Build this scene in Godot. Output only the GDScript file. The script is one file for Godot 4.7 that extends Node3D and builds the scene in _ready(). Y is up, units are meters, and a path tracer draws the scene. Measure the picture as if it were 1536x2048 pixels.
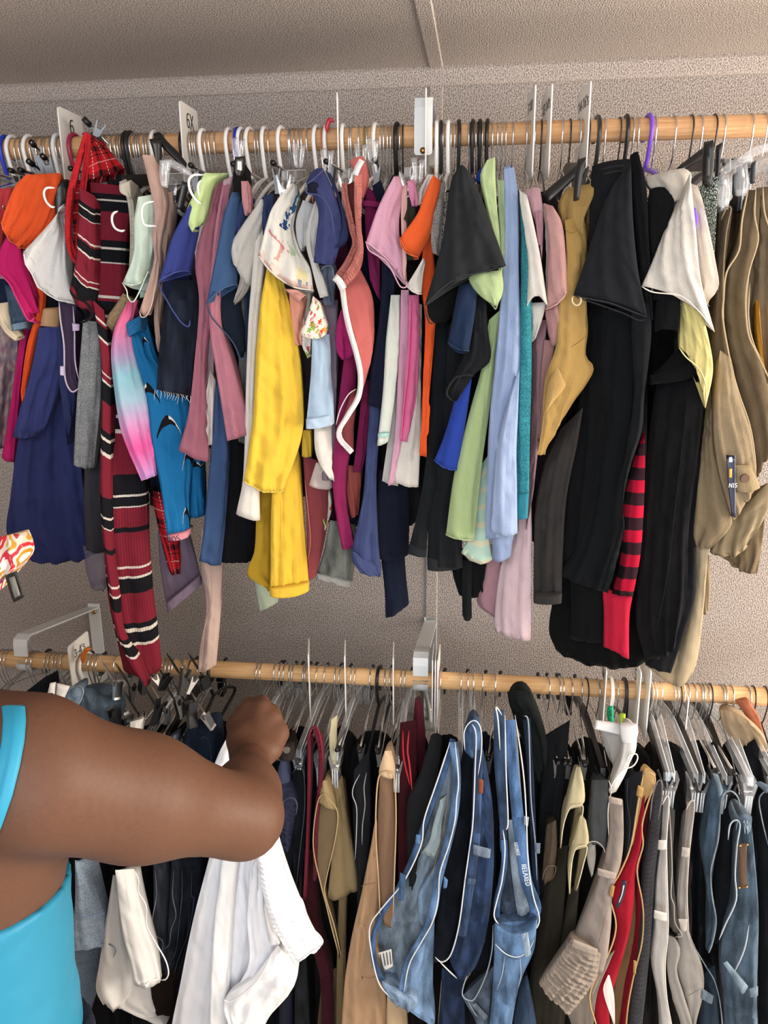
extends Node3D
# ---------------------------------------------------------------- camera (photograph taken as 1536 x 2048)
const FOCAL := 1582.6
const EYE := Vector3(0, 1.667, 1.744)
var turn_basis := Basis(Vector3.UP, 0.12253) * Basis(Vector3.RIGHT, -0.26304) * Basis(Vector3.BACK, -0.00723)
const ROD_Z := 0.30
const TOP_Y := 1.93
const LOW_Y := 0.9293
const CEIL_Y := 2.1104
const ROOM_X := 2.7
const ROOM_Z := 3.6
var g: Node3D
var shop := {}
var pics := {}
var rng := RandomNumberGenerator.new()
var wob := FastNoiseLite.new()
var seq := 0
var piece: Node3D
const TRIMMING := ["cuff", "cuff_edge", "cuff_stitching", "seam", "stitching", "crease", "fold_edge", "pocket_edge", "pocket_seam", "pocket_flap", "waist_edge", "worn_edge", "band_edge", "belt_loop", "hem_band", "hem_print", "label_print", "tag_emblem", "tag_panel", "frayed_thread", "thread", "yoke_seam", "leather_patch", "leather_tab", "care_label_print"]

func _ready():
	rng.seed = 77
	wob.seed = 5
	wob.frequency = 1.0
	wob.fractal_octaves = 3
	var cam := Camera3D.new()
	cam.name = "camera"
	cam.fov = rad_to_deg(2.0 * atan(1024.0 / FOCAL))
	cam.keep_aspect = Camera3D.KEEP_HEIGHT
	cam.transform = Transform3D(turn_basis, EYE)
	cam.near = 0.02
	add_child(cam)
	cam.current = true
	var we := WorldEnvironment.new()
	we.name = "world_environment"
	var env := Environment.new()
	env.background_mode = Environment.BG_COLOR
	env.background_color = Color(0.02, 0.02, 0.02)
	env.tonemap_mode = Environment.TONE_MAPPER_LINEAR
	env.tonemap_exposure = EXPOSURE
	env.sdfgi_enabled = true
	env.ssao_enabled = true
	env.ssil_enabled = true
	we.environment = env
	add_child(we)
	# ceiling lamps of the room: two diffuser panels out of the frame
	lamp(Vector3(1.4, CEIL_Y, 1.5), Vector2(1.2, 0.3), LAMP_R, Color(1.0, 0.93, 0.86), "flat ceiling light panel nearest the right end of the rack")
	lamp(Vector3(-0.5, CEIL_Y, 2.45), Vector2(1.2, 0.3), LAMP_L, Color(0.97, 0.98, 1.0), "flat ceiling light panel behind the shopper")
	fill_lights()
	make_pictures()
	room()
	rails()
	person()
	top_row()
	low_row()
	hangers()

const EXPOSURE := 0.565
const LAMP_R := 2.0
const LAMP_L := 1.7
const FILL_FRONT := 7.0  # strength of the added fill pane opposite the rails
const FILL_RIGHT := 24.0  # strength of the added pane that brightens the right side
const LAMP_SIDE := 0.9

# ---------------------------------------------------------------- naming and bookkeeping
func thing(called: String, label: String, category: String, at: Vector3, group := "") -> Node3D:
	var o := Node3D.new()
	o.name = called
	o.position = at
	o.set_meta("label", label)
	o.set_meta("category", category)
	if group != "":
		o.set_meta("group", group)
	add_child(o, true)
	return o

func put(par: Node3D, called: String, mesh: Mesh, mat: Material, label := "") -> MeshInstance3D:
	var o := MeshInstance3D.new()
	o.name = called
	o.mesh = mesh
	o.material_override = mat
	o.cast_shadow = GeometryInstance3D.SHADOW_CASTING_SETTING_ON
	if label != "":
		o.set_meta("label", label)
	par.add_child(o, true)
	return o

func struct(called: String, mesh: Mesh, mat: Material, at := Vector3.ZERO, label := "") -> MeshInstance3D:
	var o := put(self, called, mesh, mat, label)
	o.position = at
	o.set_meta("kind", "structure")
	return o

func org(par: Node) -> Vector3:
	var v := Vector3.ZERO
	var n := par
	while n != self:
		v += n.position
		n = n.get_parent()
	return v

# the point of the plane z = const (parallel to the back wall) that a pixel of the photograph looks at
func P(px: float, py: float, z: float) -> Vector3:
	var d := turn_basis * Vector3((px - 768.0) / FOCAL, (1024.0 - py) / FOCAL, -1.0)
	return EYE + d * ((z - EYE.z) / d.z)

# ---------------------------------------------------------------- materials
func tex(im: Image) -> ImageTexture:
	return ImageTexture.create_from_image(im)

func make_pictures():
	var n := FastNoiseLite.new()
	n.seed = 3
	n.frequency = 0.22
	n.fractal_octaves = 2
	var n2 := FastNoiseLite.new()
	n2.seed = 9
	n2.frequency = 0.012
	n2.fractal_octaves = 4
	# plain woven / knitted cloth: a grey grain that multiplies the dye
	var im := Image.create(256, 256, false, Image.FORMAT_RGB8)
	var dn := Image.create(256, 256, false, Image.FORMAT_RGB8)
	var hh := Image.create(256, 256, false, Image.FORMAT_RGB8)
	var ht := Image.create(256, 256, false, Image.FORMAT_RGB8)
	for y in 256:
		for x in 256:
			var a := n.get_noise_2d(x, y)
			var v := 0.94 + 0.06 * a
			im.set_pixel(x, y, Color(v, v, v))
			var tw := 0.06 * sin((x + y) * TAU / 4.0)
			var b := n2.get_noise_2d(x * 2.0, y * 0.6)
			v = clampf(0.80 + tw + 0.12 * a + 0.5 * b, 0.3, 1.0)
			dn.set_pixel(x, y, Color(v, v, v))
			v = clampf(0.82 + 0.3 * a + 0.1 * n2.get_noise_2d(x, y * 4), 0.4, 1.0)
			hh.set_pixel(x, y, Color(v, v, v))
			v = 0.5 + 0.3 * a + 0.2 * sin(x * TAU / 4.0)
			ht.set_pixel(x, y, Color(v, v, v))
	pics.cloth = tex(im)
	pics.denim = tex(dn)
	pics.heather = tex(hh)
	pics.weave = tex(ht)
	# embossed vinyl wall covering: short vertical pebbles
	var wl := Image.create(512, 512, false, Image.FORMAT_RGB8)
	var wh := Image.create(512, 512, false, Image.FORMAT_RGB8)
	var wn := FastNoiseLite.new()
	wn.seed = 21
	wn.frequency = 0.16
	wn.fractal_octaves = 2
	for y in 512:
		for x in 512:
			var a2 := 1.25 * wn.get_noise_2d(x * 1.1, y * 0.85) + 0.08 * sin(x * TAU / 8.0)
			var v2 := clampf(0.86 + 0.30 * a2, 0.55, 1.0)
			wl.set_pixel(x, y, Color(v2, v2 * 0.992, v2 * 0.985))
			v2 = clampf(0.5 + 0.7 * a2, 0.0, 1.0)
			wh.set_pixel(x, y, Color(v2, v2, v2))
	pics.wall = tex(wl)
	pics.wallh = tex(wh)
	# wood of the rods, grain along u
	var wd := Image.create(512, 128, false, Image.FORMAT_RGB8)
	for y in 128:
		for x in 512:
			var k := n2.get_noise_2d(x * 0.5, y * 9.0) * 0.5 + n.get_noise_2d(x * 0.06, y * 1.6) * 0.35
			var c := Color("ecdcc8").lerp(Color("c9a683"), clampf(0.35 + k, 0.0, 1.0))
			wd.set_pixel(x, y, c)
	pics.wood = tex(wd)
	# printed and yarn-dyed cloths, laid along the cloth (u across, v down)
	var mar := Image.create(64, 1024, false, Image.FORMAT_RGB8)
	var lines := [[0, 22, "m"], [22, 34, "b"], [34, 38, "w"], [38, 60, "b"], [60, 120, "m"], [120, 134, "b"], [134, 139, "w"], [139, 165, "b"], [165, 168, "w"], [168, 235, "m"], [235, 241, "w"], [241, 247, "m"], [247, 275, "b"], [275, 281, "w"],
		[281, 350, "m"], [350, 354, "w"], [354, 366, "m"], [366, 371, "w"], [371, 410, "b"], [410, 470, "m"], [470, 484, "b"], [484, 491, "w"], [491, 515, "b"], [515, 524, "w"], [524, 610, "m"], [610, 652, "b"], [652, 657, "w"], [657, 676, "b"], [676, 679, "w"],
		[679, 720, "m"], [720, 730, "b"], [730, 800, "m"], [800, 805, "w"], [805, 820, "m"], [820, 825, "w"], [825, 855, "b"], [855, 915, "m"], [915, 925, "b"], [925, 933, "w"], [933, 955, "b"], [955, 961, "w"], [961, 1024, "m"]]
	var mc := {"m": Color("7c2233"), "b": Color("15151b"), "w": Color("d9d0c6")}
	for l in lines:
		mar.fill_rect(Rect2i(0, l[0], 64, l[1] - l[0]), mc[l[2]])
	for y in 1024:
		for x in range(0, 64, 4):
			mar.set_pixel(x, y, mar.get_pixel(x, y).darkened(0.18))
	pics.maroon = tex(mar)
	var ta := Image.create(128, 128, false, Image.FORMAT_RGB8)
	for y in 128:
		for x in 128:
			var c2 := Color("c0202a")
			var hx := (x % 64) < 14 or ((x % 64) > 20 and (x % 64) < 24)
			var hy := (y % 64) < 14 or ((y % 64) > 20 and (y % 64) < 24)
			if hx and hy: c2 = Color("140d10")
			elif (hx or hy) and (x + y) % 4 < 2: c2 = Color("140d10")
			if (x % 64) > 40 and (x % 64) < 45 and (y % 8) < 5: c2 = Color("e6b6b4")
			if (y % 64) > 40 and (y % 64) < 44 and (x % 8) < 5: c2 = Color("e6b6b4")
			ta.set_pixel(x, y, c2)
	pics.tartan = tex(ta)
	var bu := Image.create(64, 128, false, Image.FORMAT_RGB8)
	for y in 128:
		for x in 64:
			var dx := x % 64 < 30
			var dy := y % 64 >= 32
			var c3 := Color("c01838")
			if dx and dy: c3 = Color("151013")
			elif dx: c3 = Color("7c1228") if (x + y) % 4 < 2 else Color("a01530")
			elif dy: c3 = Color("2a1c22") if (x + y) % 4 < 3 else Color("5a2434")
			bu.set_pixel(x, y, c3)
	pics.buffalo = tex(bu)
	var gr := Gradient.new()
	gr.offsets = PackedFloat32Array([0.0, 0.14, 0.28, 0.42, 0.56, 0.68, 0.82, 0.93, 1.0])
	gr.colors = PackedColorArray([Color("e0608c"), Color("e2749f"), Color("b98fb8"), Color("8fc4d2"), Color("a5c4d6"), Color("d6a0cc"), Color("ea5fa4"), Color("d985c0"), Color("c49ad6")])
	var ti := Image.create(8, 256, false, Image.FORMAT_RGB8)
	for y in 256:
		for x in 8:
			ti.set_pixel(x, y, gr.sample(y / 255.0))
	pics.tiedye = tex(ti)
	# bright blue cloth with black and white leaping fin shapes
	var wh2 := Image.create(256, 768, false, Image.FORMAT_RGB8)
	wh2.fill(Color("1c6ea6"))
	for f in [[150, 58, 36, 26, 1.0], [20, 245, 46, 46, -1.0], [110, 370, 62, 44, 1.0], [222, 500, 36, 40, -1.0], [205, 690, 40, 36, -1.0]]:
		for y in range(-70, 70):
			for x in range(-90, 90):
				var u: float = x * f[4] / f[2]
				var v3: float = float(y) / f[3]
				if absf(u) > 1.25: continue
				var arc := v3 - 0.85 * u * u + 0.35
				var wdt := 0.42 * (1.0 - absf(u + 0.15) * 0.62)
				if absf(arc) < wdt:
					var q := Vector2i(f[0] + x, f[1] + y)
					if q.x >= 0 and q.x < 256 and q.y >= 0 and q.y < 768:
						wh2.set_pixel(q.x, q.y, Color("e8e4dc") if arc < -0.2 * wdt and u > 0.1 or u > 0.75 and arc < 0.3 * wdt else Color("15141a"))
	pics.fins = tex(wh2)
	var pa := Image.create(256, 384, false, Image.FORMAT_RGB8)
	for y in 384:
		for x in 256:
			var c4 := Color("e6e3da")
			var w1 := n2.get_noise_2d(x * 2.2, y * 2.2)
			var k1 := absf((x - 185.0) + (y - 70.0) * 0.55) < 26.0 + 60.0 * w1 and y < 190
			if k1 and w1 > -0.15: c4 = Color("2f6f93").lerp(Color("24406e"), clampf(y / 190.0, 0, 1))
			if absf(y - 262.0 - (x - 90) * 0.25) < 5.0 + 14.0 * w1 and x > 20 and x < 150: c4 = c4.lerp(Color("c9646c"), 0.7)
			if absf(x - 100.0 + (y - 280) * 0.3) < 7.0 + 18.0 * w1 and y > 240 and y < 340: c4 = c4.lerp(Color("d58474"), 0.6)
			if Vector2(x - 175, (y - 250) * 0.6).length() < 16.0 + 26.0 * w1: c4 = c4.lerp(Color("9cc38c"), 0.7)
			if Vector2(x - 205, (y - 340)).length() < 22.0 + 30.0 * w1: c4 = c4.lerp(Color("e2cf86"), 0.6)
			if y > 366: c4 = c4.lerp(Color("d99a8c"), 0.5)
			pa.set_pixel(x, y, c4)
	pics.paint = tex(pa)
	var fl := Image.create(128, 128, false, Image.FORMAT_RGB8)
	fl.fill(Color("efe9df"))
	var r := RandomNumberGenerator.new()
	r.seed = 12
	for i in 46:
		var cx := r.randi_range(0, 127)
		var cy := r.randi_range(0, 127)
		var rad := r.randf_range(4, 11)
		var col: Color = [Color("d8452c"), Color("e0788f"), Color("93b84c"), Color("c33a55"), Color("e49a3c"), Color("6f9a42")][i % 6]
		for y in range(-12, 13):
			for x in range(-12, 13):
				var an := atan2(y, x)
				if Vector2(x, y).length() < rad * (0.72 + 0.28 * cos(an * 5.0)):
					fl.set_pixel(posmod(cx + x, 128), posmod(cy + y, 128), col)
	pics.floral = tex(fl)
	var tw2 := Image.create(128, 128, false, Image.FORMAT_RGB8)
	var le := Image.create(128, 128, false, Image.FORMAT_RGB8)
	var fa := Image.create(128, 256, false, Image.FORMAT_RGB8)
	for y in 256:
		for x in 128:
			if y < 128:
				var s := n.get_noise_2d(x * 2.4, y * 1.3)
				tw2.set_pixel(x, y, Color("c9d2cb") if s > 0.12 else (Color("4c5c55") if s > -0.05 else Color("0d100f")))
				var t2 := n.get_noise_2d(x * 0.9 + 300, y * 0.9)
				le.set_pixel(x, y, Color("2b2826") if t2 > 0.12 else Color("a49c92"))
			var q4 := n2.get_noise_2d(x * 4.0, y * 3.0)
			fa.set_pixel(x, y, Color("7d7583").lerp(Color("b8a59c"), clampf(0.5 + q4 * 1.6, 0, 1)).lerp(Color("a0607a"), clampf(n2.get_noise_2d(x * 5.0 + 90, y * 4.0) * 1.5, 0, 0.6)))
	pics.tweed = tex(tw2)
	pics.leopard = tex(le)
	pics.faded = tex(fa)
	var st := Image.create(8, 256, false, Image.FORMAT_RGB8)
	for y in 256:
		for x in 8:
			st.set_pixel(x, y, Color("bcdccb") if (y % 44) < 30 else Color("dfdcc0"))
	pics.mintstripe = tex(st)
	var sk := Image.create(128, 128, false, Image.FORMAT_RGB8)
	var pal := [Color("f1ece4"), Color("b0577c"), Color("f3efe8"), Color("d6a23a"), Color("e7d8c8"), Color("d63a44"), Color("efe6da"), Color("c98b2e")]
	for y in 128:
		for x in 128:
			var q6 := (n2.get_noise_2d(x * 0.8 + 40, y * 0.5) + 0.5) * 7.0 + x * 0.03
			sk.set_pixel(x, y, pal[int(q6) % 8 if q6 > 0 else 0])
	pics.silk = tex(sk)

# spec is "kind:hex"; every colour and kind is made once
func M(spec: String) -> StandardMaterial3D:
	if shop.has(spec):
		return shop[spec]
	var kind := spec.get_slice(":", 0)
	var hex := spec.get_slice(":", 1)
	var m := StandardMaterial3D.new()
	m.cull_mode = BaseMaterial3D.CULL_DISABLED
	if hex != "" and hex != spec and kind != "pic":
		m.albedo_color = Color(hex)
	m.roughness = 0.92
	m.metallic_specular = 0.25
	if kind in ["j", "t", "d", "h", "s"]:
		# dyes are a little duller than the hex swatches
		var lum := m.albedo_color.get_luminance()
		m.albedo_color = Color(lum, lum, lum).lerp(m.albedo_color, 0.9) * Color(0.93, 0.93, 0.93)
	match kind:
		"j", "t", "d", "h":
			m.albedo_texture = pics[{"j": "cloth", "t": "cloth", "d": "denim", "h": "heather"}[kind]]
			m.uv1_triplanar = true
			m.uv1_scale = Vector3.ONE * {"j": 9.0, "t": 7.0, "d": 5.0, "h": 6.0}[kind]
			m.heightmap_enabled = true
			m.heightmap_texture = pics.weave
			m.heightmap_scale = 0.06
			if kind != "t":
				m.rim_enabled = true
				m.rim = 0.25
				m.rim_tint = 0.6
		"s":
			m.roughness = 0.55
			m.metallic_specular = 0.4
		"p":
			m.roughness = 0.35
			m.metallic_specular = 0.5
		"chrome":
			m.albedo_color = Color(0.86, 0.87, 0.88)
			m.metallic = 1.0
			m.roughness = 0.2
		"steel":
			m.albedo_color = Color(0.42, 0.43, 0.44)
			m.metallic = 0.85
			m.roughness = 0.42
		"enamel":
			m.roughness = 0.4
			m.metallic_specular = 0.5
		"brass":
			m.albedo_color = Color("b98a52")
			m.metallic = 1.0
			m.roughness = 0.3
		"clear":
			m.transparency = BaseMaterial3D.TRANSPARENCY_ALPHA
			m.albedo_color = Color(0.95, 0.97, 1.0, 0.15)
			m.roughness = 0.08
			m.metallic_specular = 0.7
		"sheer":
			m.transparency = BaseMaterial3D.TRANSPARENCY_ALPHA
			m.albedo_color = Color(Color(hex), 0.55)
		"skin":
			m.roughness = 0.55
			m.metallic_specular = 0.35
			m.subsurf_scatter_enabled = true
			m.subsurf_scatter_strength = 0.08
			m.albedo_texture = pics.cloth
			m.uv1_triplanar = true
			m.uv1_scale = Vector3.ONE * 2.5
		"wall":
			m.albedo_texture = pics.wall
			m.uv1_triplanar = true
			m.uv1_world_triplanar = true
			m.uv1_scale = Vector3.ONE * 3.4
			m.heightmap_enabled = true
			m.heightmap_texture = pics.wallh
			m.heightmap_scale = 0.08
			m.roughness = 0.75
		"wood":
			m.albedo_texture = pics.wood
			m.uv1_scale = Vector3(1.6, 1, 1)
			m.roughness = 0.55
		"pic":
			m.albedo_texture = pics[hex]
			m.albedo_color = Color(0.87, 0.87, 0.87)
	shop[spec] = m
	return m

# ---------------------------------------------------------------- shapes
func curve2(a: Array) -> Curve2D:
	var c := Curve2D.new()
	c.bake_interval = 5.0
	var n := a.size() / 2
	for i in n:
		var p := Vector2(a[i * 2], a[i * 2 + 1])
		var q := Vector2(a[maxi(i - 1, 0) * 2], a[maxi(i - 1, 0) * 2 + 1])
		var r := Vector2(a[mini(i + 1, n - 1) * 2], a[mini(i + 1, n - 1) * 2 + 1])
		var tn := (r - q)
		var li := minf((p - q).length(), tn.length()) / maxf(tn.length(), 0.001)
		var lo := minf((r - p).length(), tn.length()) / maxf(tn.length(), 0.001)
		c.add_point(p, -tn * li * 0.33, tn * lo * 0.33)
	return c

func grid_mesh(v: PackedVector3Array, uv: PackedVector2Array, rows: int, cols: int, wrap: bool) -> ArrayMesh:
	var st := SurfaceTool.new()
	st.begin(Mesh.PRIMITIVE_TRIANGLES)
	st.set_smooth_group(0)
	for i in v.size():
		st.set_uv(uv[i])
		st.add_vertex(v[i])
	var w := cols if wrap else cols - 1
	for i in rows - 1:
		for j in w:
			var a := i * cols + j
			var b := i * cols + (j + 1) % cols
			var c := a + cols
			var d := b + cols
			st.add_index(a)
			st.add_index(b)
			st.add_index(d)
			st.add_index(a)
			st.add_index(d)
			st.add_index(c)
	st.generate_normals()
	return st.commit()

# A hanging tube of cloth between a left and a right outline (pixels of the photograph, top to bottom) in depth z.
# o: zr right edge depth offset, zb bottom depth offset, D rear half depth, b front bulge, f fold height, n folds, hem / top sag in pixels,
# open rear hem drop in pixels, gather ripples along the length, uv = [u0, v0, u1, v1], nt rows
func D(called: String, spec: String, z: float, L: Array, R: Array, o := {}) -> MeshInstance3D:
	seq += 1
	var lc := curve2(L)
	var rc := curve2(R)
	var ll := lc.get_baked_length()
	var rl := rc.get_baked_length()
	var par: Node3D = o.get("par", g)
	var off := org(par)
	var mid := (lc.sample_baked(ll * 0.5) + rc.sample_baked(rl * 0.5)) * 0.5
	var wpx := (lc.sample_baked(ll * 0.5) - rc.sample_baked(rl * 0.5)).length()
	var gather: float = o.get("gather", 0.0)
	var nt: int = o.get("nt", clampi(int(maxf(ll, rl) / 11.0), 10, 44))
	if gather > 0:
		nt = int(gather * 6)
	var nf := clampi(int(wpx / 3.5), 10, 30)
	var nb := 8
	var tilt := 0.0
	var side := mid.x - 960.0
	if absf(side) > 60.0:
		tilt = minf(minf(0.03, 0.5 * 1.25 * wpx / absf(side)), wpx * 0.00075 * 0.6)
	var zl := z
	var zr := z
	if o.has("zr"): zr = z + o.zr
	elif side < 0: zr = z - tilt
	else: zl = z - tilt
	var zb: float = o.get("zb", 0.0)
	var dd: float = o.get("D", 0.05)
	var hem: Array = o.get("hem", [0, 0])
	var top: Array = o.get("top", [0, 0])
	var opn: Array = o.get("open", [0, 0])
	var amp: float = o.get("f", 0.006)
	var nfold: float = o.get("n", clampf(wpx / 28.0, 1.3, 4.0))
	var uvr: Array = o.get("uv", [0, 0, 1, 1])
	var ph := float(seq) * 1.7
	var cols := nf + nb
	var rim := 2
	var rows := nt + 1 + rim
	var v := PackedVector3Array()
	v.resize(rows * cols)
	var uvs := PackedVector2Array()
	uvs.resize(rows * cols)
	var pxm := P(mid.x + 1, mid.y, z) - P(mid.x, mid.y, z)
	var pym := P(mid.x, mid.y + 1, z) - P(mid.x, mid.y, z)
	var run := 0.0
	var last := Vector3.ZERO
	for i in nt + 1:
		var t := float(i) / nt
		var a := lc.sample_baked(ll * t)
		var b := rc.sample_baked(rl * t)
		var zo := zb * t
		var A := P(a.x, a.y, zl + zo)
		var Bv := P(b.x, b.y, zr + zo)
		var e := Bv - A
		var w := e.length() * 0.5
		var en := e / maxf(w * 2.0, 0.0005)
		var nn := (Vector3.BACK - en * en.z)
		nn = nn.normalized() if nn.length() > 0.05 else Vector3.UP
		var cen := (A + Bv) * 0.5
		if i > 0: run += (cen - last).length()
		last = cen
		var wh := pow(t, 5.0)
		var wt := pow(1.0 - t, 5.0)
		var sag: Vector3 = (pxm * hem[0] + pym * hem[1]) * wh + (pxm * top[0] + pym * top[1]) * wt
		var osag: Vector3 = (pxm * opn[0] + pym * opn[1]) * pow(t, 3.0)
		var pin := smoothstep(0.0, 0.10, t + float(o.get("pin", 0.0)))
		var fb: float = minf(w * 0.6, o.get("b", 0.010)) * pin
		var grow := 0.35 + 0.65 * t
		var rip := 0.0
		if gather > 0:
			rip = minf(0.0028, w * 0.13) * sin(t * gather * TAU + 0.8 * sin(t * 23.0 + ph))
		for j in nf:
			var s := float(j) / (nf - 1)
			var u := (1.0 - cos(PI * s)) * 0.5
			var sn := sin(PI * s)
			var d := fb * sn
			var fo := amp * grow * (0.65 * (1.0 - 2.0 * pow(absf(sin(PI * (nfold * u + 0.35 * sin(2.2 * t + ph)) + ph)), 0.75)) + 0.4 * sin(TAU * (nfold * 1.9 * u - 0.6 * t) + ph * 2.3))
			fo += amp * 1.1 * wob.get_noise_2d(u * w * 30.0 + ph * 9.0, run * 9.0)
			fo += amp * 0.6 * (0.5 - absf(wob.get_noise_2d(u * w * 34.0 - run * 20.0 + ph * 5.0, run * 22.0 + u * w * 12.0)) * 2.2)
			if gather > 0:
				fo += rip * (1.0 + 0.8 * sin(u * 9.0 + t * 17.0))
			if t > 0.93 and t < 0.955 and i < nt and amp > 0.0:
				fo -= 0.0018
			d += fo * pow(sn, 0.6) * (0.3 + 0.7 * pin)
			v[i * cols + j] = A.lerp(Bv, u) + nn * d + sag * (4.0 * u * (1.0 - u)) - off
			uvs[i * cols + j] = Vector2(lerpf(uvr[0], uvr[2], u), lerpf(uvr[1], uvr[3], t))
		for j in nb:
			var s2 := float(j + 1) / (nb + 1)
			var u2 := 1.0 - (1.0 - cos(PI * s2)) * 0.5
			var sn2 := sin(PI * s2)
			v[i * cols + nf + j] = A.lerp(Bv, u2) - Vector3.BACK * dd * sn2 * pin * (1.0 - 0.45 * wh) * minf(1.0, 0.25 + 3.0 * w / maxf(dd, 0.001)) + sag * (4.0 * u2 * (1.0 - u2)) + osag * sn2 - off
			uvs[i * cols + nf + j] = Vector2(lerpf(uvr[0], uvr[2], u2), lerpf(uvr[1], uvr[3], t))
	# the hem is turned inwards
	for k in rim:
		var src := nt * cols
		var dst := (nt + 1 + k) * cols
		var c := Vector3.ZERO
		for j in cols:
			c += v[src + j]
		c /= cols
		for j in cols:
			var p := v[src + j]
			var q := p + (c - p).normalized() * minf(0.0022, (c - p).length() * 0.4)
			if k == 1:
				var upv := v[maxi(nt - 2, 0) * cols + j] - p
				q += upv.normalized() * minf(0.012, upv.length())
			v[dst + j] = q
			uvs[dst + j] = uvs[src + j]
	var lbl: String = o.get("label", "")
	if called in TRIMMING and piece != null and piece.get_parent() == g and par == g:
		par = piece
	var made := put(par, called, grid_mesh(v, uvs, rows, cols, true), M(spec), lbl)
	if not called in TRIMMING: piece = made
	if o.has("ring"):
		var rp := PackedVector3Array()
		for j in range(0, cols, 2):
			rp.append(v[nt * cols + j])
		put(made, "cuff", sweep(rp, [0.0013], 6, true), M(o.ring))
	return made

# a strip of even width along a pixel path
func B(called: String, spec: String, z: float, path: Array, wpx: float, o := {}) -> MeshInstance3D:
	var c := curve2(path)
	var n := maxi(path.size() / 2, 5)
	var len := c.get_baked_length()
	var L := []
	var R := []
	for i in n:
		var s := len * i / (n - 1)
		var p := c.sample_baked(s)
		var t := (c.sample_baked(minf(s + 3.0, len)) - c.sample_baked(maxf(s - 3.0, 0.0))).normalized()
		var q := Vector2(t.y, -t.x) * wpx * 0.5
		L.append_array([p.x - q.x, p.y - q.y])
		R.append_array([p.x + q.x, p.y + q.y])
	var oo := {"D": 0.004, "b": 0.004, "f": 0.0012, "zr": 0.0}
	oo.merge(o, true)
	return D(called, spec, z, L, R, oo)

func sweep(pts: PackedVector3Array, radii: Array, seg := 8, closed := false) -> ArrayMesh:
	var n := pts.size()
	var v := PackedVector3Array()
	var uv := PackedVector2Array()
	var up := Vector3.ZERO
	var run := 0.0
	for i in n:
		var a := pts[(i - 1 + n) % n] if closed or i > 0 else pts[0]
		var b := pts[(i + 1) % n] if closed or i < n - 1 else pts[n - 1]
		var t := (b - a).normalized()
		if up == Vector3.ZERO:
			up = t.cross(Vector3.RIGHT if absf(t.x) < 0.8 else Vector3.UP).normalized()
		up = (up - t * up.dot(t)).normalized()
		var sd := t.cross(up)
		var r: float = radii[mini(i, radii.size() - 1)]
		if i > 0: run += pts[i].distance_to(pts[i - 1])
		for k in seg:
			var an := TAU * k / seg
			v.append(pts[i] + (up * cos(an) + sd * sin(an)) * r)
			uv.append(Vector2(run, float(k) / seg))
	var rows := n
	if closed:
		for k in seg:
			v.append(v[k])
			uv.append(Vector2(run, float(k) / seg))
		rows += 1
	else:
		for e in 2:
			var base := 0 if e == 0 else (n - 1) * seg
			var p := pts[0] if e == 0 else pts[n - 1]
			if e == 1:
				for k in seg:
					v.append(p)
					uv.append(uv[base + k])
			else:
				var nv := PackedVector3Array()
				var nu := PackedVector2Array()
				for k in seg:
					nv.append(p)
					nu.append(uv[k])
				nv.append_array(v)
				nu.append_array(uv)
				v = nv
				uv = nu
		rows += 2
	return grid_mesh(v, uv, rows, seg, true)

func smooth_path(p: Array, per := 5) -> PackedVector3Array:
	var r := PackedVector3Array()
	var n := p.size()
	for i in n - 1:
		var a: Vector3 = p[maxi(i - 1, 0)]
		var b: Vector3 = p[i]
		var c: Vector3 = p[i + 1]
		var d: Vector3 = p[mini(i + 2, n - 1)]
		for k in per:
			r.append(b.cubic_interpolate(c, a, d, float(k) / per))
	r.append(p[n - 1])
	return r

# a round cord along a pixel path
func rim(called: String, spec: String, z: float, path: Array, r: float, o := {}) -> MeshInstance3D:
	var par: Node3D = o.get("par", g)
	if called in TRIMMING and piece != null and piece.get_parent() == g and par == g:
		par = piece
	var off := org(par)
	if not spec.begins_with("p:") and not spec.begins_with("c"): r *= 0.62
	var p := []
	var n := path.size() / 2
	for i in n:
		p.append(P(path[i * 2], path[i * 2 + 1], z + float(o.get("zb", 0.0)) * i / (n - 1)) - off)
	var sp := smooth_path(p)
	var rad := []
	for i in sp.size():
		rad.append(r * clampf(0.25 + minf(i, sp.size() - 1 - i) * 0.25, 0.25, 1.0))
	return put(par, called, sweep(sp, rad, 6), M(spec), o.get("label", ""))

# a flat plate: outline in its own x, y plane, thickness along z, small chamfer
func plate(pts: PackedVector2Array, th: float) -> ArrayMesh:
	var st := SurfaceTool.new()
	st.begin(Mesh.PRIMITIVE_TRIANGLES)
	st.set_smooth_group(-1)
	var idx := Geometry2D.triangulate_polygon(pts)
	for s in [1.0, -1.0]:
		for k in range(0, idx.size(), 3):
			for q in ([0, 1, 2] if s > 0 else [0, 2, 1]):
				var p := pts[idx[k + q]]
				st.add_vertex(Vector3(p.x, p.y, th * 0.5 * s))
	var n := pts.size()
	for i in n:
		var a := pts[i]
		var b := pts[(i + 1) % n]
		var q4 := [Vector3(a.x, a.y, th / 2), Vector3(b.x, b.y, th / 2), Vector3(b.x, b.y, -th / 2), Vector3(a.x, a.y, -th / 2)]
		for k in [0, 1, 2, 0, 2, 3]:
			st.add_vertex(q4[k])
	st.generate_normals()
	return st.commit()

func round_rect(w: float, h: float, r: float, cx := 0.0, cy := 0.0) -> PackedVector2Array:
	var p := PackedVector2Array()
	for q in 4:
		var c := Vector2((w / 2 - r) * [1, -1, -1, 1][q] + cx, (h / 2 - r) * [1, 1, -1, -1][q] + cy)
		for k in 5:
			var a := PI / 2 * (q + k / 4.0)
			p.append(c + Vector2(cos(a), sin(a)) * r)
	return p

func box(sz: Vector3) -> BoxMesh:
	var b := BoxMesh.new()
	b.size = sz
	return b

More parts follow.
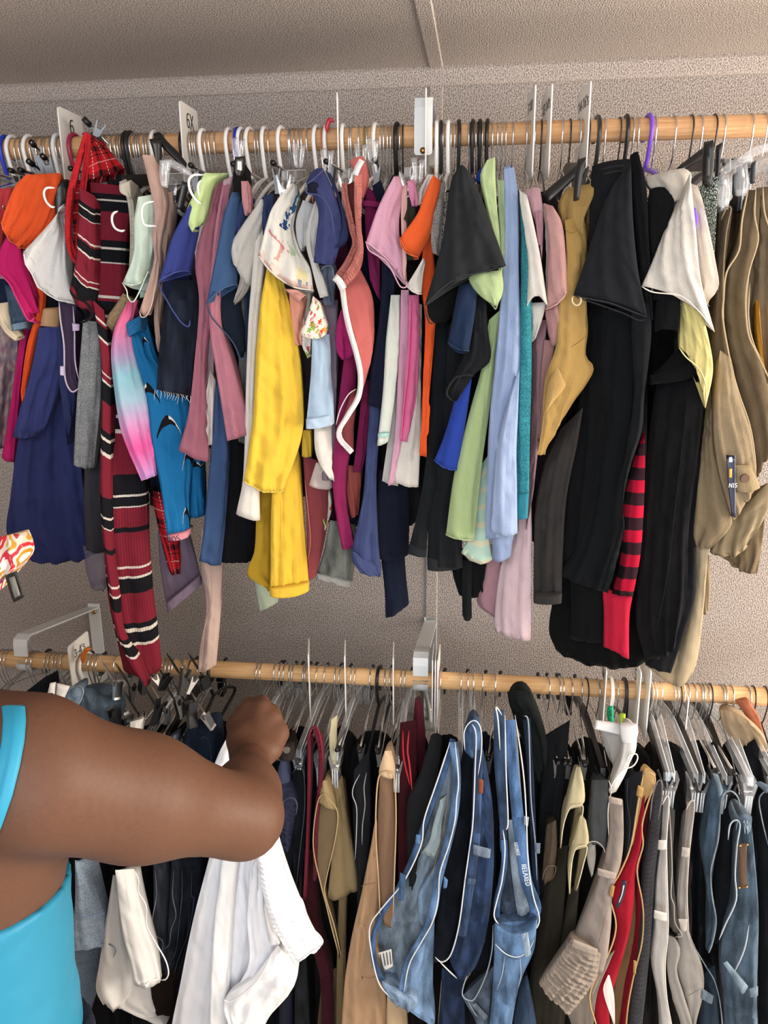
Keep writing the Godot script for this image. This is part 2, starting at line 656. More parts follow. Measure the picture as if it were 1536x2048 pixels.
func words(par: Node3D, called: String, s: String, high: float, mat: Material, tr: Transform3D) -> MeshInstance3D:
	var f := SystemFont.new()
	f.font_names = PackedStringArray(["Droid Sans"])
	var m := TextMesh.new()
	m.text = s
	m.font = f
	m.font_size = 32
	m.pixel_size = high / 24.0
	m.depth = 0.0006
	m.curve_step = 4.0
	var o := put(par, called, m, mat)
	o.transform = tr
	return o

# ---------------------------------------------------------------- the room
func lamp(at: Vector3, sz: Vector2, energy: float, col: Color, label: String):
	# a shallow wrap-around ceiling fitting: its lens gives light downwards and to the sides
	var t := thing("ceiling_light", label, "ceiling light", at, "ceiling light fittings")
	var deep := 0.10
	var cap := put(t, "frame", box(Vector3(sz.x + 0.04, 0.02, sz.y + 0.02)), M("enamel:e8e8e6"))
	cap.position.y = -0.01
	var e := StandardMaterial3D.new()
	e.albedo_color = Color.WHITE
	e.emission_enabled = true
	e.emission = col
	e.emission_energy_multiplier = 1.0
	var d := put(t, "diffuser", box(Vector3(sz.x, deep - 0.02, sz.y)), e)
	d.position.y = -0.02 - (deep - 0.02) * 0.5
	for k in 3:
		var l := AreaLight3D.new()
		l.name = "light"
		l.light_color = col
		l.light_energy = energy * [1.0, LAMP_SIDE, LAMP_SIDE][k]
		l.area_range = 12.0
		l.shadow_enabled = true
		if k == 0:
			l.area_size = sz
			l.rotation.x = -PI / 2
			l.position.y = -deep - 0.005
		else:
			l.area_size = Vector2(sz.x, deep - 0.02)
			l.rotation.y = 0.0 if k == 1 else PI
			l.position = Vector3(0, -0.02 - (deep - 0.02) * 0.5, (sz.y * 0.5 + 0.005) * (-1.0 if k == 1 else 1.0))
		t.add_child(l, true)

func fill_lights():
	# unseen glowing panes added to light the rack: one opposite the rails, one at the right
	add_fill_light("fill_pane_1", "added fill light pane in the wall facing the rails", Transform3D(Basis.IDENTITY, Vector3(0.35, 1.30, ROOM_Z - 0.012)), Vector2(2.0, 1.1), FILL_FRONT, Color(0.93, 0.965, 1.0))
	add_fill_light("fill_pane_2", "added light pane in the right side wall, brightening the right end", Transform3D(Basis(Vector3.UP, PI / 2), Vector3(ROOM_X - 0.012, 1.15, 0.95)), Vector2(1.1, 1.3), FILL_RIGHT, Color(1.0, 0.95, 0.88))

func add_fill_light(called: String, label: String, tr: Transform3D, sz: Vector2, energy: float, col: Color):  # framed glowing pane with an area light, added as a light source
	var w := Node3D.new()
	w.name = called
	w.transform = tr
	w.set_meta("kind", "structure")
	w.set_meta("label", label)
	add_child(w)
	for k in 4:
		var f := put(w, "frame", box(Vector3(sz.x + 0.1, 0.05, 0.03) if k < 2 else Vector3(0.05, sz.y, 0.03)), M("enamel:ecebe8"))
		f.position = [Vector3(0, sz.y / 2 + 0.025, 0), Vector3(0, -sz.y / 2 - 0.025, 0), Vector3(sz.x / 2 + 0.025, 0, 0), Vector3(-sz.x / 2 - 0.025, 0, 0)][k]
	var e := StandardMaterial3D.new()
	e.albedo_color = Color(0.8, 0.85, 0.9)
	e.emission_enabled = true
	e.emission = col
	e.emission_energy_multiplier = 1.0
	put(w, "pane", box(Vector3(sz.x, sz.y, 0.006)), e)
	var l := AreaLight3D.new()
	l.name = "light"
	l.area_size = sz
	l.light_color = col
	l.light_energy = energy
	l.area_range = 12.0
	l.shadow_enabled = true
	if called == "fill_pane_2": l.rotation.y = 0.0
	l.position.z = -0.03
	w.add_child(l)

func slab(called: String, spec: String, a: Vector3, b: Vector3, label: String):
	struct(called, box(b - a), M(spec), (a + b) * 0.5, label)

func room():
	slab("wall_back", "wall:b2a9a4", Vector3(-ROOM_X - 0.1, -0.1, -0.1), Vector3(ROOM_X + 0.1, CEIL_Y + 0.1, 0), "pebbled taupe vinyl wall behind the clothes rails")
	slab("wall_left", "wall:ddd6d0", Vector3(-ROOM_X - 0.1, -0.1, 0), Vector3(-ROOM_X, CEIL_Y + 0.1, ROOM_Z), "left side wall of the room")
	slab("wall_right", "wall:ddd6d0", Vector3(ROOM_X, -0.1, 0), Vector3(ROOM_X + 0.1, CEIL_Y + 0.1, ROOM_Z), "right side wall of the room")
	slab("wall_front", "wall:e6e0da", Vector3(-ROOM_X - 0.1, -0.1, ROOM_Z), Vector3(ROOM_X + 0.1, CEIL_Y + 0.1, ROOM_Z + 0.1), "wall of the room facing the rails")
	slab("floor", "j:d8d0c6", Vector3(-ROOM_X, -0.1, 0), Vector3(ROOM_X, 0, ROOM_Z), "grey floor under the clothes rails")
	slab("ceiling", "wall:d6ccc6", Vector3(-ROOM_X, CEIL_Y, 0), Vector3(ROOM_X, CEIL_Y + 0.1, ROOM_Z), "pebbled taupe panel ceiling")  # lighter than the matching wall vinyl, making up for light missing here
	# cover strips over the panel joints, and the cove strip where wall and ceiling meet
	var sx := -0.104
	var prof := PackedVector2Array([Vector2(-0.014, 0), Vector2(-0.012, 0.003), Vector2(0.012, 0.003), Vector2(0.014, 0)])
	var b := plate(prof, CEIL_Y - 0.035)
	var o := struct("trim_1", b, M("wall:b8aea8"), Vector3(sx, (CEIL_Y - 0.035) / 2, 0), "flat cover strip over the upright wall panel joint")
	o.rotation.x = -PI / 2
	o.transform.basis = Basis(Vector3(1, 0, 0), Vector3(0, 0, 1), Vector3(0, -1, 0))
	var o2 := struct("trim_2", plate(prof, ROOM_Z), M("wall:dad0ca"), Vector3(sx, CEIL_Y, ROOM_Z / 2), "flat cover strip over the ceiling panel joint")
	o2.transform.basis = Basis(Vector3(-1, 0, 0), Vector3(0, -1, 0), Vector3(0, 0, 1))
	var cove := PackedVector2Array([Vector2(0, 0), Vector2(0.006, 0), Vector2(0.009, -0.006), Vector2(0.008, -0.03), Vector2(0.004, -0.035), Vector2(0, -0.036)])
	var o3 := struct("trim_3", plate(cove, ROOM_X * 2), M("wall:c2b8b2"), Vector3(0, CEIL_Y, 0), "narrow strip along the corner of wall and ceiling")
	o3.transform.basis = Basis(Vector3(0, 0, 1), Vector3(0, 1, 0), Vector3(-1, 0, 0))
	slab("baseboard_back", "p:6d625b", Vector3(-ROOM_X, 0, 0), Vector3(ROOM_X, 0.08, 0.012), "dark baseboard under the back wall")

func rails():
	for k in 2:
		var y: float = [TOP_Y, LOW_Y][k]
		var t := thing("closet_rod", ["upper round wooden clothes rod carrying shirts and dresses", "lower round wooden clothes rod carrying trousers and skirts"][k], "clothes rod", Vector3(0, y, ROD_Z))
		var c := PackedVector3Array()
		for i in 60:
			c.append(Vector3(lerpf(-2.55, 2.55, i / 59.0), 0, 0))
		put(t, "rod", sweep(c, [0.0172], 24), M("wood:" + ["e6c8a8", "f2d9b4"][k]))
		for i in 3:
			bracket(Vector3([-0.945, -0.105, 0.79][i], y, 0), k, i)

func bracket(at: Vector3, k: int, i: int):
	var where: String = [["at the far left of the upper rod", "on the upper rod beside the thin white upright size card", "beyond the right end of the upper rod view"], ["at the lower left with its whole triangle in sight", "on the lower rod beside a stack of white size cards", "beyond the right end of the lower rod view"]][k][i]
	var t := thing("rod_bracket", "white metal rod bracket " + where, "bracket", at, "white rod brackets")
	var w := 0.03
	var m := M("enamel:d9dcdc")
	put(t, "wall_plate", box(Vector3(w, 0.30, 0.003)), m).position = Vector3(0, -0.14, 0.0015)
	var arm := plate(PackedVector2Array([Vector2(0, 0.002), Vector2(0.30, 0.06), Vector2(0.318, 0.055), Vector2(0.322, 0.04), Vector2(0.322, 0.018), Vector2(0.319, 0.018), Vector2(0.319, 0.04), Vector2(0.315, 0.052), Vector2(0.30, 0.056), Vector2(0, -0.001)]), w)
	var a := put(t, "arm", arm, m)
	a.transform.basis = Basis(Vector3(0, 0, 1), Vector3(0, 1, 0), Vector3(-1, 0, 0))
	var br := put(t, "brace", sweep(PackedVector3Array([Vector3(0, -0.26, 0.004), Vector3(0, -0.2, 0.05), Vector3(0, -0.02, 0.265), Vector3(0, 0.045, 0.295)]), [0.005], 8), m)
	if k == 0:
		put(t, "front_plate", plate(round_rect(0.03, 0.058, 0.005), 0.003), m).position = Vector3(0, -0.004, 0.324)
		put(t, "screw", sweep(PackedVector3Array([Vector3(0, -0.026, 0.318), Vector3(0, -0.027, 0.332)]), [0.005], 12), M("brass"))
	var cr := PackedVector3Array()
	for j in 9:
		var an := PI * (1.0 + j / 8.0)
		cr.append(Vector3(0, sin(an) * 0.0195, ROD_Z - cos(an) * 0.0195))
	cr.append(Vector3(0, 0.006, ROD_Z + 0.021))
	var cm := SurfaceTool.new()
	var v := PackedVector3Array()
	var uv := PackedVector2Array()
	for p in cr:
		for s in [[-1, 0.0], [1, 0.0], [1, 1.0], [-1, 1.0]]:
			var d: Vector3 = (p - Vector3(0, 0, ROD_Z)).normalized()
			v.append(p + Vector3(s[0] * w * 0.5, 0, 0) + d * s[1] * 0.003)
			uv.append(Vector2.ZERO)
	put(t, "cradle", grid_mesh(v, uv, cr.size(), 4, true), m)
	for s in 2:
		var sc := put(t, "screw", sweep(PackedVector3Array([Vector3(0, -0.012 - 0.22 * s, 0.002), Vector3(0, -0.012 - 0.22 * s, 0.006)]), [0.005], 10), M("brass"))

# ---------------------------------------------------------------- the shopper: tapered bones joined by a smooth minimum, meshed as surface nets
func bone_d(p: Vector3, b: Array) -> float:
	var a: Vector3 = b[0]
	var ab: Vector3 = b[1] - a
	var h := clampf((p - a).dot(ab) / maxf(ab.length_squared(), 1e-9), 0.0, 1.0)
	return (p - a - ab * h).length() - lerpf(b[2], b[3], h)

func body_d(p: Vector3, bones: Array, k: float) -> float:
	var d := 10.0
	for b in bones:
		var e := bone_d(p, b)
		var h := maxf(k - absf(d - e), 0.0) / k
		d = minf(d, e) - h * h * k * 0.25
	return d

# planes: [normal, offset] pairs keep the side where normal.dot(p) < offset
func net(bones: Array, k: float, cell: float, grow := 0.0, planes := [], wob_amp := 0.0) -> ArrayMesh:
	var lo := Vector3.ONE * 99.0
	var hi := -lo
	for b in bones:
		for q in 2:
			var r: float = b[2 + q] + grow + cell * 2.0 + 0.02
			lo = lo.min(b[q] - Vector3.ONE * r)
			hi = hi.max(b[q] + Vector3.ONE * r)
	var bs := 6
	var nb := Vector3i(((hi - lo) / (cell * bs)).ceil())
	var n := nb * bs + Vector3i.ONE
	var f := PackedFloat32Array()
	f.resize(n.x * n.y * n.z)
	f.fill(1.0)
	var act := []
	var rad := cell * bs * 0.87
	for bz in nb.z:
		for by in nb.y:
			for bx in nb.x:
				var c := lo + (Vector3(bx, by, bz) + Vector3.ONE * 0.5) * cell * bs
				var near := []
				var best := 10.0
				for b in bones:
					var d := bone_d(c, b)
					best = minf(best, d)
					if d < rad * 2.0 + k + 0.03: near.append(b)
				if best > rad + k + grow: continue
				if best < -rad - k - 0.01:
					for z in bs + 1:
						for y in bs + 1:
							for x in bs + 1:
								f[((bz * bs + z) * n.y + by * bs + y) * n.x + bx * bs + x] = -1.0
					if planes.is_empty(): continue
				act.append(Vector3i(bx, by, bz))
				for z in bs + 1:
					for y in bs + 1:
						for x in bs + 1:
							var g3 := Vector3i(bx * bs + x, by * bs + y, bz * bs + z)
							var i := (g3.z * n.y + g3.y) * n.x + g3.x
							var p := lo + Vector3(g3) * cell
							var d := body_d(p, near, k) - grow
							if wob_amp > 0.0:
								d -= wob_amp * (wob.get_noise_3d(p.x * 6.0, p.y * 5.0, p.z * 6.0) + 0.8 * wob.get_noise_3d(p.x * 4.0 + p.y * 6.0, p.y * 10.0 - p.x * 7.0, p.z * 4.0))
							for pl in planes:
								d = maxf(d, pl[0].dot(p) - pl[1])
							f[i] = d
	var vid := {}
	var v := PackedVector3Array()
	var st := SurfaceTool.new()
	st.begin(Mesh.PRIMITIVE_TRIANGLES)
	st.set_smooth_group(0)
	var sx := 1
	var sy := n.x
	var sz := n.x * n.y
	var quads := PackedInt32Array()
	var seen := {}
	for a in act:
		for z in bs:
			for y in bs:
				for x in bs:
					var i: int = ((a.z * bs + z) * n.y + a.y * bs + y) * n.x + a.x * bs + x
					var s := 0
					var acc := Vector3.ZERO
					var cnt := 0
					var neg := 0
					for c in 8:
						if f[i + (c & 1) * sx + ((c >> 1) & 1) * sy + (c >> 2) * sz] < 0.0: neg += 1
					if neg == 0 or neg == 8: continue
					for c in 8:
						for ax in 3:
							if c & (1 << ax): continue
							var c2: int = c | (1 << ax)
							var fa := f[i + (c & 1) * sx + ((c >> 1) & 1) * sy + (c >> 2) * sz]
							var fb := f[i + (c2 & 1) * sx + ((c2 >> 1) & 1) * sy + (c2 >> 2) * sz]
							if (fa < 0.0) == (fb < 0.0): continue
							var t := fa / (fa - fb)
							acc += Vector3(c & 1, (c >> 1) & 1, c >> 2).lerp(Vector3(c2 & 1, (c2 >> 1) & 1, c2 >> 2), t)
							cnt += 1
					vid[i] = v.size()
					v.append(lo + (Vector3(a * bs + Vector3i(x, y, z)) + acc / cnt) * cell)
	for i in vid:
		# the three edges that leave this cell's low corner
		for ax in 3:
			var st1: int = [sx, sy, sz][ax]
			var u: int = [sy, sz, sx][ax]
			var w: int = [sz, sx, sy][ax]
			var fa := f[i]
			var fb := f[i + st1]
			if (fa < 0.0) == (fb < 0.0): continue
			if not (vid.has(i - u) and vid.has(i - w) and vid.has(i - u - w)): continue
			var q := [vid[i], vid[i - u], vid[i - u - w], vid[i - w]]
			if fa < 0.0: q.reverse()
			for e in [0, 1, 2, 0, 2, 3]:
				quads.append(q[e])
	for p in v:
		st.add_vertex(p)
	for q in quads:
		st.add_index(q)
	st.generate_normals()
	return st.commit()

func skin_hit(px: float, py: float, bones: Array, k: float) -> Vector3:
	var d := (P(px, py, 0.5) - EYE).normalized()
	var t := 0.3
	for i in 90:
		var e := body_d(EYE + d * t, bones, k)
		if e < 0.0005: break
		t += e * 0.8
		if t > 2.0: break
	return EYE + d * t

func person():
	var base := Vector3(-0.68, 0, 0.97)
	var t := thing("person", "person in a turquoise tank top reaching a bare arm to the lower rod", "person", base)
	var S := P(82, 1556, 1.0)
	var E := P(486, 1634, 0.83)
	var W := P(502, 1512, 0.645)
	var skin := "skin:624333"
	var tr := [
		[Vector3(-0.75, 1.07, 0.97), Vector3(-0.61, 1.06, 0.97), 0.115, 0.115],
		[Vector3(-0.618, 1.06, 0.97), Vector3(-0.64, 0.87, 0.97), 0.126, 0.108],
		[Vector3(-0.75, 1.06, 0.97), Vector3(-0.75, 0.78, 0.97), 0.128, 0.118],
		[Vector3(-0.64, 0.87, 0.97), Vector3(-0.635, 0.62, 0.98), 0.106, 0.12],
		[Vector3(-0.75, 0.78, 0.98), Vector3(-0.75, 0.62, 0.98), 0.118, 0.13]]
	var bones := tr.duplicate()
	bones.append_array([
		[Vector3(-0.68, 1.16, 0.97), Vector3(-0.69, 1.29, 0.93), 0.075, 0.052],
		[Vector3(-0.68, 1.17, 0.98), S + Vector3(-0.02, 0.03, -0.01), 0.075, 0.06],
		[Vector3(-0.68, 1.17, 0.98), Vector3(-0.86, 1.15, 0.98), 0.07, 0.07],
		[S, S.lerp(E, 0.45), 0.083, 0.071], [S.lerp(E, 0.45), E, 0.071, 0.050],
		[E, E.lerp(W, 0.35), 0.047, 0.044], [E.lerp(W, 0.35), W, 0.044, 0.0285],
		[Vector3(-0.88, 1.13, 0.98), Vector3(-0.93, 0.90, 0.98), 0.065, 0.048], [Vector3(-0.93, 0.90, 0.98), Vector3(-0.90, 0.80, 0.76), 0.044, 0.027]])
	for s in [-0.60, -0.76]:
		bones.append([Vector3(s, 0.62, 0.98), Vector3(s, 0.36, 0.97), 0.10, 0.06])
		bones.append([Vector3(s, 0.36, 0.97), Vector3(s, 0.06, 0.99), 0.06, 0.038])
	var st := SurfaceTool.new()
	st.begin(Mesh.PRIMITIVE_TRIANGLES)
	var mv := Transform3D(Basis.IDENTITY, -base)
	st.append_from(net(bones, 0.035, 0.009), 0, mv)
	# right hand, closed round the hanger: palm, four fingers of unequal length, thumb from the side of the palm
	var K := [P(497, 1420, 0.575), P(524, 1417, 0.578), P(546, 1437, 0.585), P(558, 1465, 0.595)]
	var hand := [[W.lerp(E, 0.2), W, 0.03, 0.0285]]
	for i in 4:
		hand.append([W + Vector3(-0.010 + 0.007 * i, 0, 0), K[i], 0.021, [0.0135, 0.0145, 0.0135, 0.012][i]])
		var ln: float = [0.040, 0.044, 0.041, 0.033][i]
		var j1: Vector3 = K[i] + Vector3(-0.010, -0.010, -0.036).normalized() * ln
		var j2: Vector3 = j1 + Vector3(-0.012, -0.026, 0.0).normalized() * ln * 0.62
		var j3: Vector3 = j2 + Vector3(0.002, -0.008, 0.020).normalized() * ln * 0.5
		hand.append([K[i], j1, 0.0105, 0.0092])
		hand.append([j1, j2, 0.0092, 0.0083])
		hand.append([j2, j3, 0.0083, 0.0072])
	var t0 := P(480, 1478, 0.625)
	var t1 := P(472, 1450, 0.595)
	var t2 := P(484, 1428, 0.565)
	var t3 := P(495, 1418, 0.545)
	hand.append_array([[W, t0, 0.024, 0.019], [t0, t1, 0.018, 0.0125], [t1, t2, 0.0125, 0.0105], [t2, t3, 0.0105, 0.0085], [P(545, 1498, 0.625), P(556, 1470, 0.6), 0.016, 0.013]])
	st.append_from(net(hand, 0.016, 0.0034), 0, mv)
	# head with face, turned to the rails
	var H := Vector3(-0.70, 1.385, 0.92)
	var head := [[H + Vector3(0, 0.02, 0.015), H + Vector3(0, 0.015, -0.02), 0.08, 0.078], [H + Vector3(0, -0.03, -0.03), H + Vector3(0, -0.075, -0.055), 0.058, 0.035], [H + Vector3(0, 0.0, -0.095), H + Vector3(0, -0.022, -0.104), 0.009, 0.013],
		[H + Vector3(0.018, -0.055, -0.082), H + Vector3(-0.018, -0.055, -0.082), 0.008, 0.008], [H + Vector3(0.079, -0.005, 0.0), H + Vector3(0.082, -0.03, -0.005), 0.012, 0.008], [H + Vector3(-0.079, -0.005, 0.0), H + Vector3(-0.082, -0.03, -0.005), 0.012, 0.008]]
	st.append_from(net(head, 0.014, 0.005), 0, mv)
	put(t, "body", st.commit(), M(skin))
	for s in [-1.0, 1.0]:
		var eye := SphereMesh.new()
		eye.radius = 0.012
		eye.height = 0.024
		put(t, "eye", eye, M("p:2a1c16")).position = H + Vector3(0.03 * s, 0.004, -0.085) - base
	var hair := [[H + Vector3(0, 0.04, 0.03), H + Vector3(0, 0.035, -0.02), 0.082, 0.076], [H + Vector3(0, 0.02, 0.06), H + Vector3(0.03, 0.0, 0.09), 0.06, 0.04]]
	var hm := put(t, "hair", net(hair, 0.02, 0.009, 0.004), M("j:17120f"))
	hm.position = -base
	# tank top: the trunk grown by the cloth, cut along the low armhole
	var A := skin_hit(-4, 1864, tr, 0.035)
	var Bq := skin_hit(128, 1762, tr, 0.035)
	var c3 := ((A + Bq) * 0.5 - Vector3(-0.68, 0.95, 0.97))
	c3.y = 0.0
	var nrm := (Bq - A).cross(c3.normalized() + Vector3(0, 0.12, 0)).normalized()
	if nrm.y < 0.0: nrm = -nrm
	var top := net(tr, 0.035, 0.0075, 0.007, [[nrm, nrm.dot(A)], [Vector3.DOWN, -0.58]], 0.0045)
	put(t, "tank_top", top, M("s:2088ae")).position = -base
	# strap over the shoulder, lying on the skin
	var sp := [Vector2(28, 1412), Vector2(30, 1440), Vector2(27, 1480), Vector2(18, 1530), Vector2(3, 1590), Vector2(-18, 1650), Vector2(-46, 1720)]
	var v := PackedVector3Array()
	var uv := PackedVector2Array()
	for i in 25:
		var fi := i / 24.0 * (sp.size() - 1.001)
		var q: Vector2 = sp[int(fi)].lerp(sp[int(fi) + 1], fi - int(fi))
		for s in 7:
			var h := skin_hit(q.x + (s - 3) * 8.0, q.y, bones, 0.035)
			var nn := Vector3(0.15, 0.35, 0.92).normalized()
			v.append(h + nn * (0.0055 + 0.0015 * sin(s * 2.2) - (0.004 if s == 0 or s == 6 else 0.0)) - base)
			uv.append(Vector2(s / 6.0, fi))
		for s in 3:
			var h2 := skin_hit(q.x + (1 - s) * 16.0, q.y, bones, 0.035)
			v.append(h2 - Vector3(0, 0, 0.002) - base)
			uv.append(Vector2.ZERO)
	put(t, "strap", grid_mesh(v, uv, 25, 10, true), M("s:2596bc"))
	var leg := []
	for s in [-0.60, -0.76]:
		leg.append([Vector3(s, 0.70, 0.98), Vector3(s, 0.55, 0.98), 0.105, 0.11])
		leg.append([Vector3(s, 0.6, 0.98), Vector3(s, 0.36, 0.97), 0.105, 0.075])
		leg.append([Vector3(s, 0.36, 0.97), Vector3(s, 0.07, 0.99), 0.075, 0.055])
	put(t, "trousers", net(leg, 0.03, 0.014, 0.002, [[Vector3.UP, 0.71]]), M("d:22283a")).position = -base
	for s in [-0.60, -0.76]:
		put(t, "shoe", net([[Vector3(s, 0.035, 1.02), Vector3(s, 0.03, 0.86), 0.035, 0.028]], 0.02, 0.01), M("p:2b2b2e")).position = -base
	# bright satin hair tie with its stitched label
	g = t
	D("hair_tie", "pic:silk", 0.90, [-20, 1078, -30, 1130, -20, 1195], [26, 1068, 50, 1110, 20, 1150], {"D": 0.05, "b": 0.03, "f": 0.012, "n": 2.5, "zr": 0.0, "uv": [0, 0, 1, 0.8], "label": "bright patterned satin hair tie"})
	D("care_label", "s:24221f", 0.91, [10, 1150, 18, 1180, 27, 1205], [34, 1142, 42, 1170, 49, 1194], {"D": 0.002, "b": 0.002, "f": 0.001, "zr": 0.0, "label": "small black and grey woven label"})
	D("care_label_print", "s:6f6c66", 0.914, [18, 1156, 24, 1178, 30, 1196], [29, 1152, 35, 1172, 41, 1190], {"D": 0.002, "b": 0.002, "f": 0.001, "zr": 0.0})

# a garment: everything added by D, B and rim afterwards belongs to it
func G(called: String, label: String, category: String, px: float, py: float, z := 0.5, group := ""):
	g = thing(called, label, category, P(px, py, z), group)

# ---------------------------------------------------------------- clothes on the upper rod, left to right
func top_row():
	# dark, closely packed garments that fill the depth of the rail between the ones described below
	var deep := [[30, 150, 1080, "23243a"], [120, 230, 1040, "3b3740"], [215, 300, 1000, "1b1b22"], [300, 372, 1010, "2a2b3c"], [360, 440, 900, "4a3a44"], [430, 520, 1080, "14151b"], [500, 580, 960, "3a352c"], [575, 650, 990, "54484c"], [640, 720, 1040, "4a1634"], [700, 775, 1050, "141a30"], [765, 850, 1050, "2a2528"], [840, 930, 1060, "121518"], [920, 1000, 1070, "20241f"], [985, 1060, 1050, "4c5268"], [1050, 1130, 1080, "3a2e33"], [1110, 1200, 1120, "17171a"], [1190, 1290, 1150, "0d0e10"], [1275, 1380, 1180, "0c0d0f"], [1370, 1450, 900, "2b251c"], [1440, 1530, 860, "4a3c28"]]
	var dn := ["far left under the orange tee", "behind the white sleeve", "behind the long striped dress", "behind the dusty pink waistband", "behind the rose sleeves", "behind the grey-white tee", "behind the yellow sleeve", "behind the folded navy waistband", "behind the coral track pants", "behind the pale pink tee", "behind the orange sleeve", "behind the charcoal sleeve", "behind the sage shirt", "behind the periwinkle shirt", "behind the mauve tops", "behind the mustard trousers", "behind the big black sleeve", "behind the cream tee", "behind the tweed skirt", "behind the khaki trousers"]
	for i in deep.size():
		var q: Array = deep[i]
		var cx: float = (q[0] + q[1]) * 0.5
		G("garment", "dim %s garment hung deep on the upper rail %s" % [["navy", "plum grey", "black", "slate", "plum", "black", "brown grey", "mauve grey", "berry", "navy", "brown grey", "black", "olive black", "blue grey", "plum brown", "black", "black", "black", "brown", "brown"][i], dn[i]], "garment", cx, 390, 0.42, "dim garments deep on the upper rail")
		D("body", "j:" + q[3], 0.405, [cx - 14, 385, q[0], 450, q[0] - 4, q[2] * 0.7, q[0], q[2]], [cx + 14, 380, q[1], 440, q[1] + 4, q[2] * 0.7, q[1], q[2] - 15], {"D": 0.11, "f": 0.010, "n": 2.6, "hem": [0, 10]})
	G("shirt", "coral red top cut by the left edge, beside the orange tee", "shirt", 10, 375)
	D("body", "j:e8454a", 0.47, [-30, 380, -40, 450, -40, 520], [27, 375, 14, 430, 2, 495])
	G("dress", "faded grey and plum flowered dress hanging lowest at the left edge", "dress", 10, 640)
	D("skirt", "pic:faded", 0.44, [-40, 600, -40, 760, -30, 900], [40, 610, 36, 700, 24, 800, 12, 884], {"f": 0.012, "hem": [0, 10]})
	G("shirt", "navy top with a cream scalloped edge at the left edge of the upper rail", "shirt", 10, 565)
	D("body", "j:1f2846", 0.485, [-30, 550, -30, 600, -20, 640], [36, 565, 40, 600, 42, 640])
	D("trim", "j:e2cfae", 0.505, [-12, 608, -4, 640, 10, 665, 30, 682], [17, 604, 20, 632, 28, 655, 42, 672], {"f": 0.004})
	G("shorts", "blue denim shorts with a turned-up cuff at the left edge below the pink sleeve", "shorts", 35, 600)
	D("leg", "d:56708c", 0.50, [10, 570, 18, 620, 22, 652], [46, 575, 52, 620, 55, 645])
	D("turn_up", "d:7d98b0", 0.508, [21, 648, 24, 662], [55, 642, 56, 656], {"f": 0.001})
	G("shirt", "hot pink tee with a wavy sleeve below the orange tee at far left", "shirt", 30, 470)
	D("sleeve", "j:dc1f70", 0.515, [18, 466, 0, 500, -4, 540, 18, 566, 38, 602, 52, 632, 60, 642], [34, 474, 50, 520, 63, 565, 71, 608, 71, 630, 64, 641], {"f": 0.005, "open": [4, 6], "ring": "j:ea3f86"})
	rim("cuff", "j:ea3f86", 0.522, [-4, 545, 18, 566, 30, 590, 44, 618, 52, 634, 61, 642, 70, 634], 0.0022)
	D("body", "j:d31f70", 0.455, [46, 640, 36, 700, 22, 800, 3, 915], [66, 640, 50, 700, 42, 760, 28, 924], {"f": 0.004})
	G("t_shirt", "bright orange-red tee with a wide short sleeve, third from the left edge", "t-shirt", 85, 350)
	D("sleeve", "j:ff5c26", 0.525, [52, 349, 30, 372, 12, 415, 3, 442], [123, 346, 114, 400, 90, 460, 50, 497], {"hem": [-4, 6], "open": [6, 16], "f": 0.005, "ring": "j:f26a3c"})
	D("body", "j:f5541f", 0.495, [100, 355, 70, 470, 62, 540, 78, 600, 54, 690, 42, 780, 43, 802], [125, 350, 113, 430, 84, 560, 82, 610, 68, 680, 52, 760, 46, 803], {"f": 0.004})
	rim("neckline", "j:f06a3a", 0.50, [84, 352, 98, 380, 100, 420, 92, 450], 0.0012)
	G("dress", "layered navy dress with a sequined waist and a gold belt", "dress", 100, 565)
	D("bodice", "j:14131b", 0.465, [86, 550, 84, 590, 82, 622], [122, 550, 121, 590, 120, 622], {"f": 0.003})
	D("belt", "s:b98f60", 0.48, [81, 616, 79, 634, 76, 651], [120, 614, 120, 634, 119, 654], {"f": 0.001, "D": 0.06})
	D("overskirt", "j:3a4380", 0.487, [78, 655, 62, 740, 42, 810, 25, 874], [140, 652, 128, 740, 112, 800, 96, 848], {"f": 0.008, "hem": [4, 14]})
	D("underskirt", "j:333b72", 0.462, [62, 760, 36, 880, 20, 1000, 14, 1070, 46, 1114], [150, 690, 154, 820, 168, 980, 186, 1060, 190, 1110], {"f": 0.012, "n": 3.4, "hem": [0, 14], "zr": -0.05})
	D("peplum", "j:2f3768", 0.478, [112, 660, 118, 760, 134, 884], [142, 650, 152, 790, 138, 888], {"f": 0.006})
	G("t_shirt", "white tee with a pointed sleeve between the orange tee and the striped dress", "t-shirt", 130, 408)
	D("sleeve", "j:ece9e6", 0.535, [128, 408, 96, 450, 48, 502], [134, 408, 132, 480, 136, 550, 147, 604], {"hem": [-14, 22], "open": [6, 12], "f": 0.006, "ring": "j:f4f2ef"})
	D("body", "j:d8d5d2", 0.47, [118, 430, 120, 520, 128, 600], [152, 430, 150, 520, 150, 610])
	G("trousers", "plum trousers with lilac piped waistband below the white sleeve", "trousers", 135, 605)
	D("waist_inside", "t:4a3a55", 0.495, [118, 600, 127, 690, 131, 760, 146, 788], [152, 610, 152, 740, 158, 784], {"f": 0.004})
	rim("piping", "j:dccbe0", 0.51, [118, 603, 121, 640, 128, 690, 130, 755, 143, 783, 158, 776], 0.0022)
	rim("piping", "j:cdb9d2", 0.505, [146, 612, 149, 660, 150, 720, 157, 758], 0.002)
	D("belt_loop", "j:d9c7e8", 0.515, [120, 732, 120, 750], [129, 732, 129, 751], {"f": 0.0, "D": 0.003})
	D("belt_loop", "j:cdbbe0", 0.512, [144, 646, 145, 662], [159, 648, 159, 661], {"f": 0.0, "D": 0.003})
	G("shirt", "heather grey jersey shirt with one long sleeve beside the plum trousers", "shirt", 180, 640)
